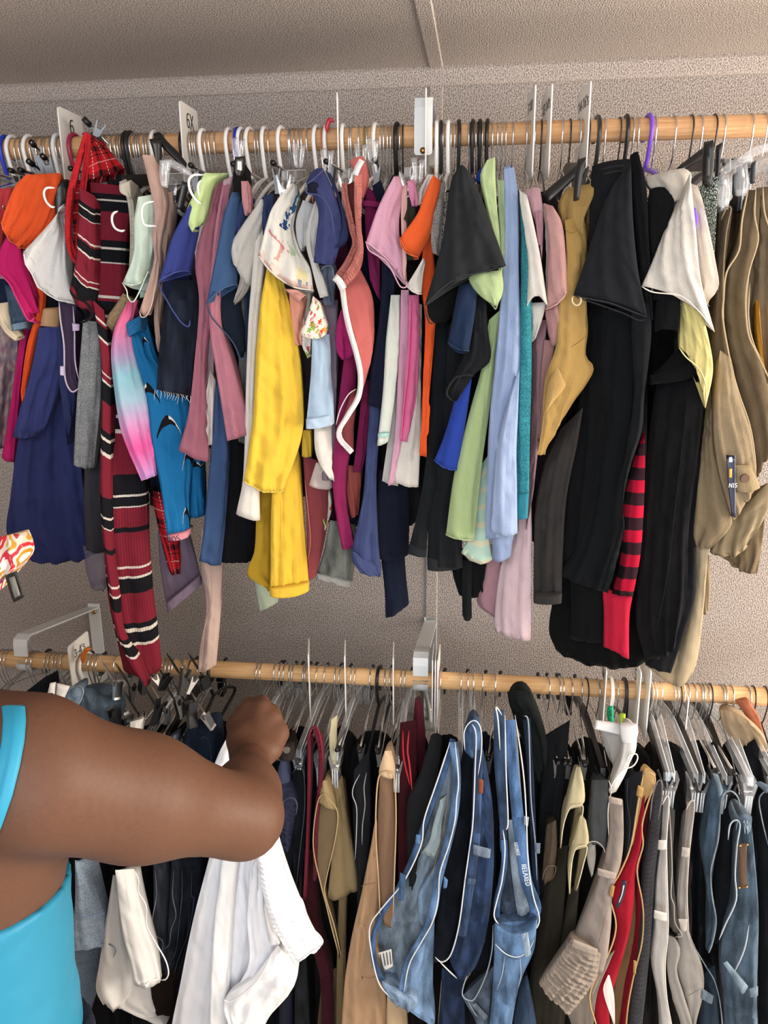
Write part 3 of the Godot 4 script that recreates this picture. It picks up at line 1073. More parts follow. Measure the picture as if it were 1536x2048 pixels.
	D("sleeve", "h:aaacac", 0.50, [166, 640, 153, 810, 147, 929], [202, 645, 202, 790, 188, 935], {"f": 0.006})
	D("body", "j:403e44", 0.455, [170, 900, 168, 1000, 172, 1100], [206, 880, 207, 1000, 208, 1105], {"f": 0.006})
	D("tail", "sheer:7b7384", 0.42, [166, 1090, 172, 1140, 182, 1176], [206, 1095, 207, 1140, 208, 1180])
	G("trousers", "red tartan trousers with a ribbed red waistband clipped upright at the size 6 card", "trousers", 172, 264)
	D("waistband", "j:c6222a", 0.545, [168, 264, 148, 330, 133, 392, 130, 468, 138, 508, 152, 528], [176, 266, 160, 330, 147, 392, 143, 468, 149, 500, 157, 522], {"gather": 44, "D": 0.01, "zr": -0.01})
	D("waistband", "j:b51c26", 0.535, [172, 266, 164, 340, 156, 420, 150, 490, 154, 522], [182, 270, 174, 340, 164, 420, 158, 480, 160, 515], {"gather": 40, "D": 0.01})
	D("seat", "pic:tartan", 0.525, [172, 264, 168, 310, 164, 364], [180, 266, 222, 310, 250, 338], {"top": [0, 0], "hem": [0, 6], "uv": [0, 0, 1.4, 1.1], "f": 0.003, "zr": -0.06})
	D("leg", "pic:tartan", 0.50, [152, 360, 146, 430, 150, 520], [176, 360, 166, 430, 160, 520], {"uv": [0, 0, 0.6, 2]})
	D("leg", "pic:tartan", 0.44, [300, 980, 322, 1080, 336, 1135, 343, 1150], [340, 990, 352, 1060, 359, 1120, 359, 1146], {"uv": [0, 0, 0.8, 1.6], "f": 0.004})
	rim("seam", "j:c81d28", 0.455, [320, 1060, 332, 1100, 345, 1148], 0.004)
	G("dress", "long maroon dress with black bands and white stripes, pointing down at the lower rod", "dress", 215, 370, 0.5)
	D("body", "pic:maroon", 0.505, [180, 364, 186, 480, 190, 600, 204, 730, 203, 900, 203, 1000, 208, 1100, 217, 1200, 236, 1290, 247, 1340], [246, 372, 258, 400, 252, 500, 250, 600, 238, 680, 246, 780, 290, 960, 295, 1080, 303, 1180, 316, 1280, 322, 1338], {"f": 0.005, "n": 2.0, "hem": [0, 12], "nt": 60})
	D("front_fold", "pic:maroon", 0.527, [186, 600, 203, 730, 201, 900, 200, 1000, 208, 1100, 218, 1180, 234, 1270, 262, 1330, 286, 1364], [208, 620, 222, 730, 222, 900, 224, 1080, 236, 1190, 246, 1260, 270, 1310, 297, 1371], {"f": 0.003, "nt": 46, "uv": [0, 0.2, 0.4, 1.0]})
	D("sleeve", "pic:maroon", 0.545, [158, 374, 155, 470, 150, 530, 139, 580], [190, 392, 191, 480, 188, 560, 183, 616], {"hem": [-4, 12], "open": [4, 14], "uv": [0, 0.08, 1, 0.42]})
	rim("cuff", "j:17161c", 0.553, [139, 580, 150, 594, 170, 604, 181, 617, 183, 632, 172, 642, 160, 645], 0.0032)
	G("cardigan", "cream cardigan with a narrow knitted edge right of the striped dress", "cardigan", 245, 365)
	D("front_edge", "j:cdc4b4", 0.50, [238, 364, 254, 400, 260, 470, 257, 560], [252, 358, 266, 400, 270, 470, 267, 556], {"f": 0.003, "gather": 22})
	D("body", "j:a9a195", 0.475, [252, 370, 262, 450, 262, 560], [276, 370, 280, 450, 276, 560])
	D("collar", "j:d6ccb9", 0.52, [238, 368, 240, 384, 252, 392], [262, 360, 262, 376, 262, 396], {"f": 0.003})
	G("jumper", "tan jumper sleeve end poking out below the mint sleeve", "jumper", 245, 595)
	D("sleeve", "h:a98f6c", 0.515, [246, 586, 228, 614, 216, 630], [268, 600, 246, 640, 230, 662], {"f": 0.003, "hem": [-4, 0]})
	G("shirt", "mint green shirt with a drooping short sleeve and a white hanger tip inside", "shirt", 290, 390)
	D("sleeve", "j:cfe4d3", 0.535, [276, 394, 268, 440, 266, 510, 245, 566], [309, 388, 309, 450, 306, 500, 297, 542], {"hem": [4, 18], "open": [4, 8], "f": 0.006, "ring": "j:d8ecdc"})
	rim("cuff", "j:d8ecdc", 0.545, [245, 567, 253, 580, 257, 597, 270, 600, 296, 542], 0.0016)
	D("body", "j:b2cdb9", 0.49, [282, 400, 278, 500, 280, 596], [312, 400, 312, 500, 308, 590])
	G("shirt", "teal blue shirt showing as a narrow strip behind the mint sleeve", "shirt", 305, 395)
	D("body", "j:1f6f96", 0.515, [300, 394, 301, 440, 303, 500], [314, 394, 314, 440, 314, 500])
	G("trousers", "dusty pink trousers with a soft folded waistband hanging from a clear clip", "trousers", 300, 308)
	D("waistband", "j:cfa99a", 0.525, [284, 309, 296, 360, 305, 400, 309, 432, 305, 470, 309, 510, 298, 560, 279, 622], [308, 311, 322, 360, 330, 400, 326, 440, 318, 490, 318, 530, 314, 570, 299, 622], {"f": 0.005, "hem": [0, 10]})
	D("leg", "j:b59384", 0.50, [312, 380, 316, 460, 312, 560, 308, 640, 314, 698], [345, 385, 342, 440, 330, 520, 322, 600, 318, 700], {"f": 0.007})
	rim("fold", "j:e0bcae", 0.53, [279, 622, 283, 634, 294, 630, 304, 606, 310, 570], 0.0016)
	G("leggings", "pastel tie-dye leggings fading from pink to sky blue and back to pink", "leggings", 255, 610)
	D("leg", "pic:tiedye", 0.52, [256, 602, 230, 654, 222, 700, 227, 770, 243, 865, 283, 962], [276, 600, 264, 650, 266, 690, 300, 815, 314, 950], {"f": 0.006, "n": 2.2, "zr": -0.02})
	G("trousers", "bright blue pyjama trousers printed with black and white fins", "trousers", 270, 640)
	D("leg", "pic:fins", 0.505, [254, 652, 266, 700, 292, 790, 303, 880, 320, 970, 330, 1036, 334, 1074], [296, 650, 318, 720, 372, 790, 383, 920, 378, 1000, 378, 1068], {"f": 0.005, "nt": 40})
	D("waistband", "j:2478b4", 0.516, [252, 646, 254, 660, 258, 674], [282, 630, 283, 645, 284, 660], {"f": 0.001, "gather": 8})
	D("leg", "pic:fins", 0.46, [376, 880, 378, 960, 380, 1036], [398, 890, 405, 980, 407, 1032], {"uv": [0.2, 0.3, 0.6, 0.9]})
	D("hem_print", "j:d98a98", 0.512, [335, 1070, 337, 1080], [378, 1060, 377, 1072], {"f": 0.001, "hem": [0, 2]})
	words(g, "lettering", "ROS", 0.0095, M("j:2a2440"), Transform3D(Basis(Vector3.BACK, 0.25), P(347, 1079, 0.53) - org(g)))
	G("skirt", "dark denim skirt with a frayed pale hem under the royal blue sleeve", "skirt", 360, 600)
	D("body", "d:20283a", 0.528, [346, 560, 330, 620, 318, 700, 313, 778], [392, 560, 400, 640, 388, 720, 382, 792], {"f": 0.005, "hem": [0, 4]})
	var fr := SurfaceTool.new()
	for i in 15:
		var fx := 311.0 + i * 5.0
		var fy := 779.0 + i * 0.9
		rim("frayed_thread", "j:c9ccd2", 0.54, [fx, fy, fx + rng.randf_range(-3, 4), fy + 5, fx + rng.randf_range(-6, 6), fy + rng.randf_range(6, 22)], 0.0006)
	G("t_shirt", "royal blue tee with a square-cut sleeve showing its dark inside", "t-shirt", 390, 405)
	D("sleeve", "j:35408a", 0.545, [380, 408, 346, 470, 330, 520, 318, 562], [402, 406, 398, 460, 388, 510, 380, 545], {"f": 0.003, "hem": [2, -7], "open": [0, 4], "zr": -0.03, "ring": "j:4a559c"})
	D("lining", "j:1c2146", 0.51, [322, 556, 331, 594, 348, 624, 364, 646], [380, 540, 384, 590, 384, 630, 378, 652], {"f": 0.003, "D": 0.02})  # same cloth in a darker colour, painting the shade inside the sleeve
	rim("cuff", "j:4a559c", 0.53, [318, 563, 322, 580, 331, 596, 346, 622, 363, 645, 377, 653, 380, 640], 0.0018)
	D("body", "j:1e2547", 0.50, [388, 430, 394, 520, 398, 640], [410, 420, 406, 520, 404, 640])
	G("t_shirt", "lime green tee, only shoulder and short sleeve end showing, over a white plastic hanger", "t-shirt", 425, 345)
	D("sleeve", "j:cfe89c", 0.54, [408, 346, 393, 378, 371, 430, 384, 464], [456, 346, 428, 372, 416, 425, 408, 448], {"f": 0.004})
	D("body", "j:cfc5c4", 0.515, [384, 462, 388, 490, 391, 520], [420, 436, 406, 470, 393, 518], {"f": 0.004, "D": 0.01})
	G("shirt", "dusty rose long-sleeved shirt, left of two hanging together", "shirt", 440, 370)
	D("sleeve", "j:b46c7e", 0.512, [434, 364, 404, 460, 390, 520, 398, 600, 391, 700, 376, 830, 357, 900], [452, 362, 436, 420, 428, 520, 424, 600, 412, 720, 414, 830, 416, 924], {"f": 0.006, "hem": [0, 2]})
	D("body", "j:9a7f88", 0.492, [412, 560, 410, 720, 406, 880], [430, 560, 428, 720, 420, 880])
	G("shirt", "dusty rose long-sleeved shirt, right of two, sleeve fanned out at the wrist", "shirt", 450, 375)
	D("sleeve", "j:c0788a", 0.53, [444, 372, 428, 470, 418, 633, 430, 730, 446, 830, 454, 882], [460, 368, 446, 480, 442, 640, 465, 720, 486, 800, 498, 868], {"f": 0.006, "n": 2.5})
	D("shoulder", "j:d0a9b0", 0.515, [446, 360, 446, 400, 448, 480], [466, 352, 458, 400, 452, 470])
	G("shirt", "cream shirt tail showing between the two rose sleeves", "shirt", 412, 750)
	D("tail", "j:e2d4cd", 0.50, [420, 740, 408, 810, 397, 884], [430, 760, 426, 830, 424, 890])
	G("t_shirt", "denim blue tee with a square sleeve open below, right of the rose shirts", "t-shirt", 470, 380)
	D("sleeve", "j:34527e", 0.55, [464, 384, 447, 430, 434, 500, 413, 607], [480, 384, 476, 440, 474, 500, 474, 570], {"f": 0.003, "hem": [0, -8], "open": [0, 4], "zr": -0.03, "ring": "j:42608c"})
	D("lining", "j:182233", 0.515, [416, 602, 437, 644, 458, 675, 482, 716], [474, 566, 482, 620, 490, 670, 489, 712], {"f": 0.003, "D": 0.02})  # inside of the sleeve, its shade put into the darker blue
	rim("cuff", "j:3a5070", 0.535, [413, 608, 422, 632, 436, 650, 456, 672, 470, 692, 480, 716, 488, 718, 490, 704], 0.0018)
	D("body", "j:22304c", 0.50, [482, 380, 486, 500, 492, 700], [496, 380, 498, 500, 500, 700])
	G("top", "black lace top with a pink flowered strap next to the denim blue tee", "top", 485, 345)
	D("body", "j:1a171a", 0.525, [468, 320, 466, 360, 470, 400], [492, 330, 496, 370, 496, 410])
	D("strap", "j:c98a90", 0.54, [482, 362, 484, 400, 490, 432], [496, 362, 500, 400, 502, 424], {"uv": [0, 0, 0.3, 0.5]})
	D("shoulder", "j:2c3a66", 0.535, [486, 392, 472, 430, 470, 470], [496, 400, 490, 440, 486, 466])
	G("t_shirt", "grey-white tee with a loose curling sleeve next to the cream long sleeve", "t-shirt", 520, 400)
	D("sleeve", "j:cfcbc4", 0.535, [522, 398, 488, 445, 461, 487], [538, 400, 522, 480, 501, 572], {"hem": [-8, 2], "open": [3, 8], "f": 0.004})
	D("flap", "j:aaa59e", 0.52, [463, 488, 474, 530, 480, 556, 467, 602], [492, 500, 500, 560, 492, 584, 470, 610], {"f": 0.004})
	D("body", "j:6f6e6c", 0.48, [482, 590, 478, 690, 476, 880], [504, 570, 498, 700, 494, 890])
	G("shirt", "cream long-sleeved shirt, thin sleeve hanging past the yellow sweatshirt to its left", "shirt", 520, 440)
	D("sleeve", "j:e6dfd5", 0.522, [514, 430, 503, 560, 497, 640, 492, 770, 486, 955, 472, 1028], [538, 440, 522, 600, 514, 700, 509, 830, 514, 950, 519, 1041], {"f": 0.004, "n": 2.2})
	G("top", "navy top with only the shoulder showing above the cream shirt", "top", 535, 390)
	D("shoulder", "j:2e3c68", 0.53, [528, 392, 524, 430, 526, 470], [546, 386, 546, 420, 542, 460])
	G("trousers", "washed blue jersey trousers with a straight hem at the pale pink long leg", "trousers", 425, 780)
	D("leg", "j:3c5684", 0.485, [432, 760, 424, 870, 413, 1000, 401, 1108, 398, 1120], [444, 740, 457, 900, 450, 1040, 442, 1131], {"f": 0.006, "D": 0.03})
	G("hook_cover", "small red rubber cover on a white hanger hook above the coral track pants", "hook cover", 657, 250, 0.3)
	rim("cover", "p:c03040", 0.325, [654, 264, 655, 250, 660, 240, 668, 244], 0.004)
	G("dress", "plain black dress hanging wide and straight left of the yellow sweatshirt", "dress", 478, 860)
	D("skirt", "j:0e0f14", 0.455, [446, 780, 446, 950, 442, 1124], [508, 860, 512, 1000, 511, 1120], {"f": 0.004, "D": 0.10})
	G("trousers", "pale rose-beige trouser leg reaching down to the lower rod", "trousers", 425, 1100)
	D("leg", "j:c9aca1", 0.43, [402, 1060, 402, 1130, 413, 1215, 399, 1300, 396, 1345], [448, 1060, 446, 1130, 441, 1200, 437, 1260, 432, 1330], {"f": 0.006, "D": 0.03})
	rim("crease", "j:b8998d", 0.452, [420, 1130, 424, 1200, 408, 1260, 404, 1330], 0.0012)
	G("trousers", "mauve cotton trousers, a slanting hem below the blue fin-print trousers", "trousers", 355, 1080)
	D("leg", "t:79677d", 0.425, [316, 1060, 320, 1130, 335, 1224], [372, 1050, 384, 1090, 403, 1164], {"f": 0.004, "D": 0.03})
	D("hem", "t:7f6c82", 0.445, [332, 1205, 335, 1226], [399, 1150, 404, 1168], {"f": 0.001, "D": 0.03})
	G("t_shirt", "white tee splashed with blue, red and green paint", "t-shirt", 590, 365)
	D("sleeve", "pic:paint", 0.555, [584, 366, 560, 392, 540, 425, 517, 510], [598, 372, 590, 425, 587, 455, 602, 505, 620, 535, 627, 580], {"hem": [-8, 16], "open": [4, 10], "f": 0.006, "ring": "j:e4ddd2"})
	D("body", "j:d6cdbf", 0.50, [590, 560, 592, 620, 600, 690], [625, 570, 618, 630, 612, 690])
	D("stained_hem", "j:d9998c", 0.545, [568, 578, 582, 590, 598, 604], [588, 578, 600, 584, 612, 590], {"f": 0.004})
	G("t_shirt", "pale grey tee with a blue inside right of the paint-splashed tee", "t-shirt", 610, 410)
	D("sleeve", "j:c3c5c6", 0.535, [606, 400, 592, 440, 594, 480, 602, 502], [630, 410, 616, 450, 612, 480, 606, 500], {"f": 0.004})
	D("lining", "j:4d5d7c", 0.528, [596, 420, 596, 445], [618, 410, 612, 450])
	G("t_shirt", "white crinkled tee tucked behind the folded navy waistband", "t-shirt", 632, 420)
	D("sleeve", "j:d4d2cd", 0.53, [630, 402, 614, 450, 612, 490, 622, 530, 632, 570, 640, 596], [646, 410, 636, 460, 630, 500, 636, 530, 648, 560, 656, 592], {"f": 0.006})
	G("sweatshirt", "bright yellow sweatshirt with a long wide sleeve", "sweatshirt", 545, 540)
	D("sleeve", "j:ecc136", 0.54, [534, 535, 522, 600, 512, 700, 506, 825, 488, 962], [566, 560, 578, 605, 597, 700, 607, 825, 600, 885, 567, 980], {"hem": [2, 10], "open": [2, 6], "f": 0.006, "n": 2.0, "ring": "j:f0ca4e"})
	D("body", "j:e6b830", 0.505, [545, 960, 541, 1060, 541, 1120, 540, 1192], [596, 890, 604, 1000, 610, 1080, 618, 1178], {"hem": [0, 5], "f": 0.005})
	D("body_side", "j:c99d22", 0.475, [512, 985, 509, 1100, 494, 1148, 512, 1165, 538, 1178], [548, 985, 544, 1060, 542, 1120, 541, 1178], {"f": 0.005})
	rim("seam", "j:d2a628", 0.52, [561, 985, 561, 1080, 560, 1188], 0.001)
	D("hem_band", "j:e4b42e", 0.515, [541, 1176, 541, 1193], [616, 1164, 618, 1180], {"hem": [0, 5], "f": 0.001})
	G("trousers", "sage grey trouser hem below the yellow sweatshirt", "trousers", 532, 1140)
	D("leg", "j:9ba78f", 0.44, [506, 1120, 508, 1160, 519, 1222], [552, 1120, 554, 1160, 556, 1203], {"f": 0.003, "D": 0.03})
	G("blouse", "white blouse printed with red and green flowers beside the coral track pants", "blouse", 630, 600)
	D("sleeve", "pic:floral", 0.54, [626, 592, 612, 640, 600, 668, 612, 676], [640, 604, 648, 630, 655, 650, 652, 668], {"f": 0.004, "hem": [0, 6], "uv": [0, 0, 0.8, 1]})
	D("body", "pic:floral", 0.505, [606, 660, 604, 690, 616, 716], [624, 670, 620, 700, 620, 714], {"uv": [0.3, 0.2, 0.6, 0.8]})
	D("tail", "pic:floral", 0.455, [630, 975, 628, 1020, 645, 1057], [660, 975, 662, 1020, 652, 1056], {"uv": [0.1, 0.1, 0.7, 0.9]})
	G("top", "peach satin top peeping out under the paint-splashed tee", "top", 592, 600)
	D("body", "s:dc9078", 0.515, [578, 588, 582, 640, 588, 690], [614, 596, 606, 640, 602, 690], {"f": 0.006})
	G("trousers", "light blue jersey trousers with a rolled hem left of the coral track pants", "trousers", 640, 670)
	D("leg", "j:abc5df", 0.525, [624, 672, 622, 740, 618, 790, 612, 852], [659, 668, 661, 740, 666, 790, 668, 842], {"f": 0.006, "n": 1.8})
	D("rolled_hem", "j:b4cce4", 0.533, [612, 838, 612, 858], [667, 826, 668, 846], {"f": 0.003, "hem": [0, 3]})
	G("cardigan", "mauve grey cardigan behind the light blue trousers", "cardigan", 660, 610)
	D("body", "j:7c7080", 0.495, [640, 600, 640, 700, 642, 880, 644, 960], [676, 600, 674, 700, 670, 860, 668, 960], {"f": 0.006})
	G("blouse", "white blouse tail with a hanging thread and a pleated frill", "blouse", 648, 860)
	D("tail", "j:e6dfd8", 0.505, [628, 856, 630, 900, 640, 930, 656, 954], [664, 850, 664, 900, 664, 955], {"f": 0.004})
	D("frill", "j:c4b5b0", 0.485, [632, 925, 624, 950, 618, 970], [664, 930, 664, 955, 665, 974], {"f": 0.004, "n": 6.0, "hem": [0, 4]})
	rim("thread", "j:e8e2da", 0.515, [646, 900, 650, 925, 644, 942, 640, 948], 0.0006)
	G("shirt", "mustard shirt hem showing as a tiny patch beside the yellow sweatshirt", "shirt", 610, 890)
	D("hem", "j:c7a52e", 0.495, [604, 860, 604, 914], [622, 860, 622, 914])
	G("leggings", "dark coral leggings hanging between the yellow sweatshirt and the grey cut-offs", "leggings", 630, 920)
	D("leg", "j:8f3f44", 0.465, [606, 910, 612, 1020, 614, 1100, 616, 1162], [656, 930, 656, 1010, 648, 1080, 632, 1150], {"f": 0.004})
	rim("piping", "j:c97a72", 0.475, [610, 960, 616, 1020, 621, 1080, 616, 1120], 0.0015)
	G("shorts", "grey denim cut-offs with a ragged hem below the magenta legs", "shorts", 675, 1060)
	D("leg", "d:82857f", 0.435, [660, 1040, 648, 1100, 632, 1150], [712, 1050, 712, 1110, 703, 1171], {"f": 0.004, "D": 0.03})
	D("frayed_hem", "j:9a9c98", 0.445, [633, 1146, 631, 1155], [705, 1162, 703, 1173], {"f": 0.004, "n": 8.0})
	rim("thread", "j:8c8580", 0.44, [632, 1150, 628, 1180, 630, 1215], 0.0005)
	G("trousers", "navy jersey trousers folded over at the waist right of the paint-splashed tee", "trousers", 635, 345)
	D("waistband", "j:353d6e", 0.565, [612, 366, 636, 418, 633, 470, 627, 525], [646, 337, 672, 400, 684, 450, 668, 532], {"f": 0.006, "top": [-2, -10]})
	D("fold", "j:2c335c", 0.55, [650, 340, 676, 400, 684, 450, 670, 500], [662, 348, 686, 420, 696, 472, 688, 488], {"f": 0.005})
	D("lining", "j:12152a", 0.575, [614, 370, 616, 384], [636, 366, 640, 382], {"f": 0.0, "b": 0.003, "D": 0.004, "hem": [0, 4], "top": [0, -4]})  # dark patch painting the shaded hole of the folded waist
	rim("band_edge", "j:454d80", 0.578, [610, 370, 622, 362, 640, 346, 648, 337], 0.002)
	rim("band_edge", "j:454d80", 0.578, [610, 370, 614, 386, 634, 390, 650, 402, 662, 430, 668, 470], 0.002)
	G("shorts", "grey-blue denim shorts hanging under the folded navy waistband", "shorts", 655, 530)
	D("leg", "d:66758f", 0.515, [640, 530, 642, 570, 648, 610], [672, 530, 668, 570, 668, 610], {"f": 0.006})
	rim("waist_edge", "d:8f9db3", 0.53, [641, 540, 652, 532, 664, 534, 668, 560], 0.0018)
	G("trousers", "berry magenta knitted trousers behind the coral track pants", "trousers", 690, 650)
	D("bunch", "j:b5246f", 0.505, [682, 620, 672, 655, 673, 700, 684, 720], [712, 630, 712, 670, 708, 700, 700, 716], {"f": 0.009})
	D("leg", "j:8e1f56", 0.495, [690, 700, 672, 850, 665, 960, 672, 1030, 684, 1098], [714, 710, 706, 860, 692, 960, 697, 1040, 711, 1092], {"f": 0.005, "hem": [0, 2]})
	D("leg", "j:7d1a4c", 0.48, [726, 760, 716, 860, 706, 945], [742, 760, 734, 880, 724, 942])
	G("top", "berry top hanging open right of the coral waistband", "top", 745, 380)
	D("body", "j:7e1c52", 0.505, [732, 372, 730, 440, 740, 560], [756, 390, 758, 460, 760, 600], {"f": 0.006})
	D("strap", "j:8b2259", 0.52, [724, 400, 726, 412], [760, 404, 758, 416], {"f": 0.002})
	G("trousers", "coral track pants with a gathered waist and a white side stripe", "trousers", 708, 315)
	D("waistband", "j:c8746a", 0.545, [683, 366, 685, 396, 698, 460, 704, 487, 690, 520, 668, 553], [694, 364, 696, 396, 709, 458, 716, 490, 704, 524, 684, 560], {"gather": 34, "D": 0.008})
	D("waistband", "j:d07c72", 0.56, [709, 350, 708, 400, 712, 460, 715, 492, 706, 520, 684, 556], [724, 348, 722, 400, 723, 460, 727, 500, 720, 540, 690, 577], {"gather": 38, "D": 0.008})
	D("seat", "j:cf6b66", 0.548, [700, 322, 709, 350, 716, 396], [728, 314, 736, 352, 726, 396], {"f": 0.004, "top": [0, -4]})
	D("lining", "j:6a2f30", 0.53, [694, 370, 702, 440, 708, 490], [712, 360, 712, 440, 716, 490])
	B("stripe", "j:ece8e4", 0.572, [724, 320, 716, 334, 710, 350], 12)
	B("stripe", "j:ece8e4", 0.575, [669, 554, 678, 562, 686, 578], 15)
	D("leg", "j:cf6965", 0.53, [678, 572, 690, 650, 706, 700, 718, 760, 712, 790, 706, 800], [722, 540, 744, 592, 748, 650, 744, 705, 730, 760, 720, 792], {"f": 0.005})
	B("stripe", "j:e9e5e2", 0.553, [685, 576, 694, 640, 711, 700, 721, 752, 718, 790, 700, 825, 677, 857, 683, 883, 704, 905], 11, {"nt": 40})
	D("leg", "j:843c40", 0.508, [704, 780, 684, 840, 676, 870, 692, 905], [718, 780, 706, 850, 706, 880, 706, 905], {"f": 0.003})
	rim("piping", "j:e0dad6", 0.535, [712, 778, 696, 790, 680, 820, 672, 850], 0.0016)
	D("hem", "j:9f4a42", 0.47, [696, 930, 694, 980, 702, 1038], [724, 935, 720, 990, 716, 1030])
	G("trousers", "dark navy trousers hung high right of the berry top", "trousers", 765, 365)
	D("body", "j:151b33", 0.50, [744, 372, 758, 420, 764, 520, 758, 640, 742, 740, 736, 810], [762, 360, 774, 400, 786, 520, 786, 640, 780, 740, 772, 820], {"f": 0.006})
	G("trousers", "washed navy sweatpants with a flared hem right of the magenta legs", "trousers", 745, 800)
	D("leg", "j:3b4674", 0.495, [740, 800, 733, 900, 725, 1000, 703, 1117, 720, 1143], [764, 800, 752, 950, 754, 1050, 762, 1149], {"f": 0.006, "n": 2.2})
	D("hem", "j:3b4674", 0.507, [705, 1102, 704, 1118, 720, 1145], [761, 1130, 762, 1140, 762, 1150], {"f": 0.003})
	G("leggings", "blackish navy leggings with one leg dangling lowest above the wall", "leggings", 785, 950)
	D("seat", "j:0f1528", 0.465, [758, 940, 752, 1040, 753, 1116], [816, 950, 818, 1050, 817, 1108], {"hem": [0, 6], "f": 0.004})
	D("leg", "j:10172c", 0.445, [760, 1100, 769, 1180, 771, 1236], [808, 1100, 813, 1160, 818, 1205], {"hem": [-2, 4], "f": 0.004, "D": 0.03})
	G("t_shirt", "pale pink tee with a wide open sleeve left of the orange tee", "t-shirt", 793, 350)
	D("sleeve", "j:e3a8c3", 0.55, [788, 353, 770, 385, 752, 425, 732, 484], [800, 352, 804, 395, 798, 440, 800, 480, 811, 525, 814, 570], {"hem": [0, -12], "open": [2, 18], "f": 0.005, "ring": "j:ecb9cf"})
	rim("cuff", "j:ecb9cf", 0.552, [732, 484, 738, 500, 756, 512, 772, 522, 786, 545, 800, 572, 812, 574, 814, 562], 0.0018)
	D("body", "j:dba3be", 0.50, [802, 580, 797, 700, 792, 840, 783, 930, 776, 972], [818, 580, 815, 700, 812, 780, 806, 880, 790, 966], {"f": 0.004})
	G("shirt", "peach pink shirt squeezed in right behind the pale pink tee", "shirt", 808, 370)
	D("body", "j:e9b8b0", 0.53, [801, 372, 802, 440, 806, 560], [815, 370, 813, 430, 812, 560])
	G("shirt", "candy pink shirt, a shoulder showing above and a twisted tail below", "shirt", 822, 360)
	D("shoulder", "j:df8db2", 0.535, [814, 362, 818, 390, 824, 412], [828, 358, 834, 385, 834, 412])
	D("tail", "j:e26fa2", 0.51, [818, 590, 814, 700, 808, 790, 800, 882], [838, 590, 838, 700, 832, 800, 814, 882], {"f": 0.005})
	rim("seam", "j:c0366f", 0.525, [824, 600, 820, 720, 812, 800, 804, 880], 0.0025)
	G("shirt", "olive black shirt with one dark sleeve between the pink shirts and the orange tee", "shirt", 815, 390)
	D("sleeve", "j:34372c", 0.525, [816, 394, 802, 425, 806, 470, 812, 520], [826, 392, 830, 420, 828, 470, 826, 520])
	G("shirt", "pale mint long-sleeved shirt with an aqua stitched cuff", "shirt", 775, 640)
	D("sleeve", "j:d3dcd3", 0.515, [782, 590, 772, 680, 766, 780, 754, 892], [800, 590, 796, 700, 788, 800, 778, 878], {"f": 0.004, "hem": [0, 4]})
	D("cuff_stitching", "j:9fd0ca", 0.523, [756, 866, 755, 874], [779, 864, 778, 872], {"f": 0.0})
	G("trousers", "off-white cotton trousers with a stitched hem below the candy pink shirt", "trousers", 820, 620)
	D("leg", "t:d9d5cd", 0.492, [826, 600, 824, 740, 806, 860, 786, 962], [844, 610, 842, 760, 842, 860, 837, 974], {"f": 0.005, "hem": [0, 2]})
	D("leg", "t:c9c6c0", 0.482, [786, 690, 780, 840, 764, 962], [802, 690, 800, 840, 796, 972], {"f": 0.004})
	G("t_shirt", "vivid orange tee with a cupped sleeve left of the charcoal tee", "t-shirt", 874, 350)
	D("sleeve", "j:fb6228", 0.555, [866, 350, 848, 390, 836, 425, 800, 476], [882, 362, 868, 430, 860, 470, 836, 513], {"hem": [-8, 2], "open": [4, 14], "f": 0.003, "ring": "j:f06a36"})
	rim("cuff", "j:f06a36", 0.558, [800, 476, 802, 490, 812, 504, 824, 511, 836, 514], 0.0016)
	D("body", "j:d94d1c", 0.525, [866, 380, 848, 480, 842, 560, 850, 640, 846, 760, 840, 912], [882, 368, 864, 450, 868, 520, 874, 590, 868, 680, 858, 800, 852, 912], {"f": 0.005})
	G("t_shirt", "white tee with its sleeve hem under the orange sleeve", "t-shirt", 840, 400)
	D("sleeve", "j:e7e0d9", 0.542, [846, 516, 832, 540, 813, 571], [850, 520, 846, 550, 843, 587], {"f": 0.003, "hem": [-2, 4], "ring": "j:efe9e3"})
	D("shoulder", "j:dcd8d4", 0.53, [856, 348, 840, 380, 836, 410], [868, 350, 858, 380, 848, 408])
	G("t_shirt", "soft grey tee between the orange and the charcoal tee", "t-shirt", 878, 370)
	D("sleeve", "h:a49f9c", 0.54, [874, 372, 862, 420, 862, 480, 864, 506], [890, 362, 886, 420, 882, 470, 880, 512], {"f": 0.005})
	G("top", "grey animal-print top showing as a strip left of the charcoal tee", "top", 893, 390)
	D("body", "pic:leopard", 0.532, [890, 384, 886, 430, 882, 500], [902, 384, 900, 430, 898, 500], {"uv": [0, 0, 0.3, 1]})
	G("t_shirt", "charcoal black tee with a big square sleeve in the middle of the upper rail", "t-shirt", 925, 332)
	D("sleeve", "j:25282b", 0.575, [918, 334, 903, 358, 884, 483, 849, 612], [930, 334, 944, 352, 977, 433, 1012, 531], {"hem": [4, -18], "open": [0, 6], "f": 0.004, "n": 1.8, "top": [0, -4]})
	D("lining", "j:121315", 0.53, [853, 606, 858, 634, 868, 646], [1000, 535, 950, 580, 890, 644], {"f": 0.003, "D": 0.02})  # sleeve interior, shade painted as near black cloth
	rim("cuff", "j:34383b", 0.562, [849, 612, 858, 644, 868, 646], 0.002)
	rim("cuff", "j:34383b", 0.588, [849, 612, 866, 594, 890, 572, 920, 552, 950, 547, 1012, 532], 0.0016)
	G("t_shirt", "navy tee with a tube sleeve under the charcoal sleeve", "t-shirt", 930, 600)
	D("sleeve", "j:1d2e4d", 0.545, [918, 570, 906, 630, 896, 684], [958, 560, 948, 640, 938, 700], {"f": 0.003, "hem": [0, 6], "open": [0, 10], "ring": "j:263a5c"})
	G("t_shirt", "black tee with a crumpled sleeve end below the navy tube sleeve", "t-shirt", 955, 620)
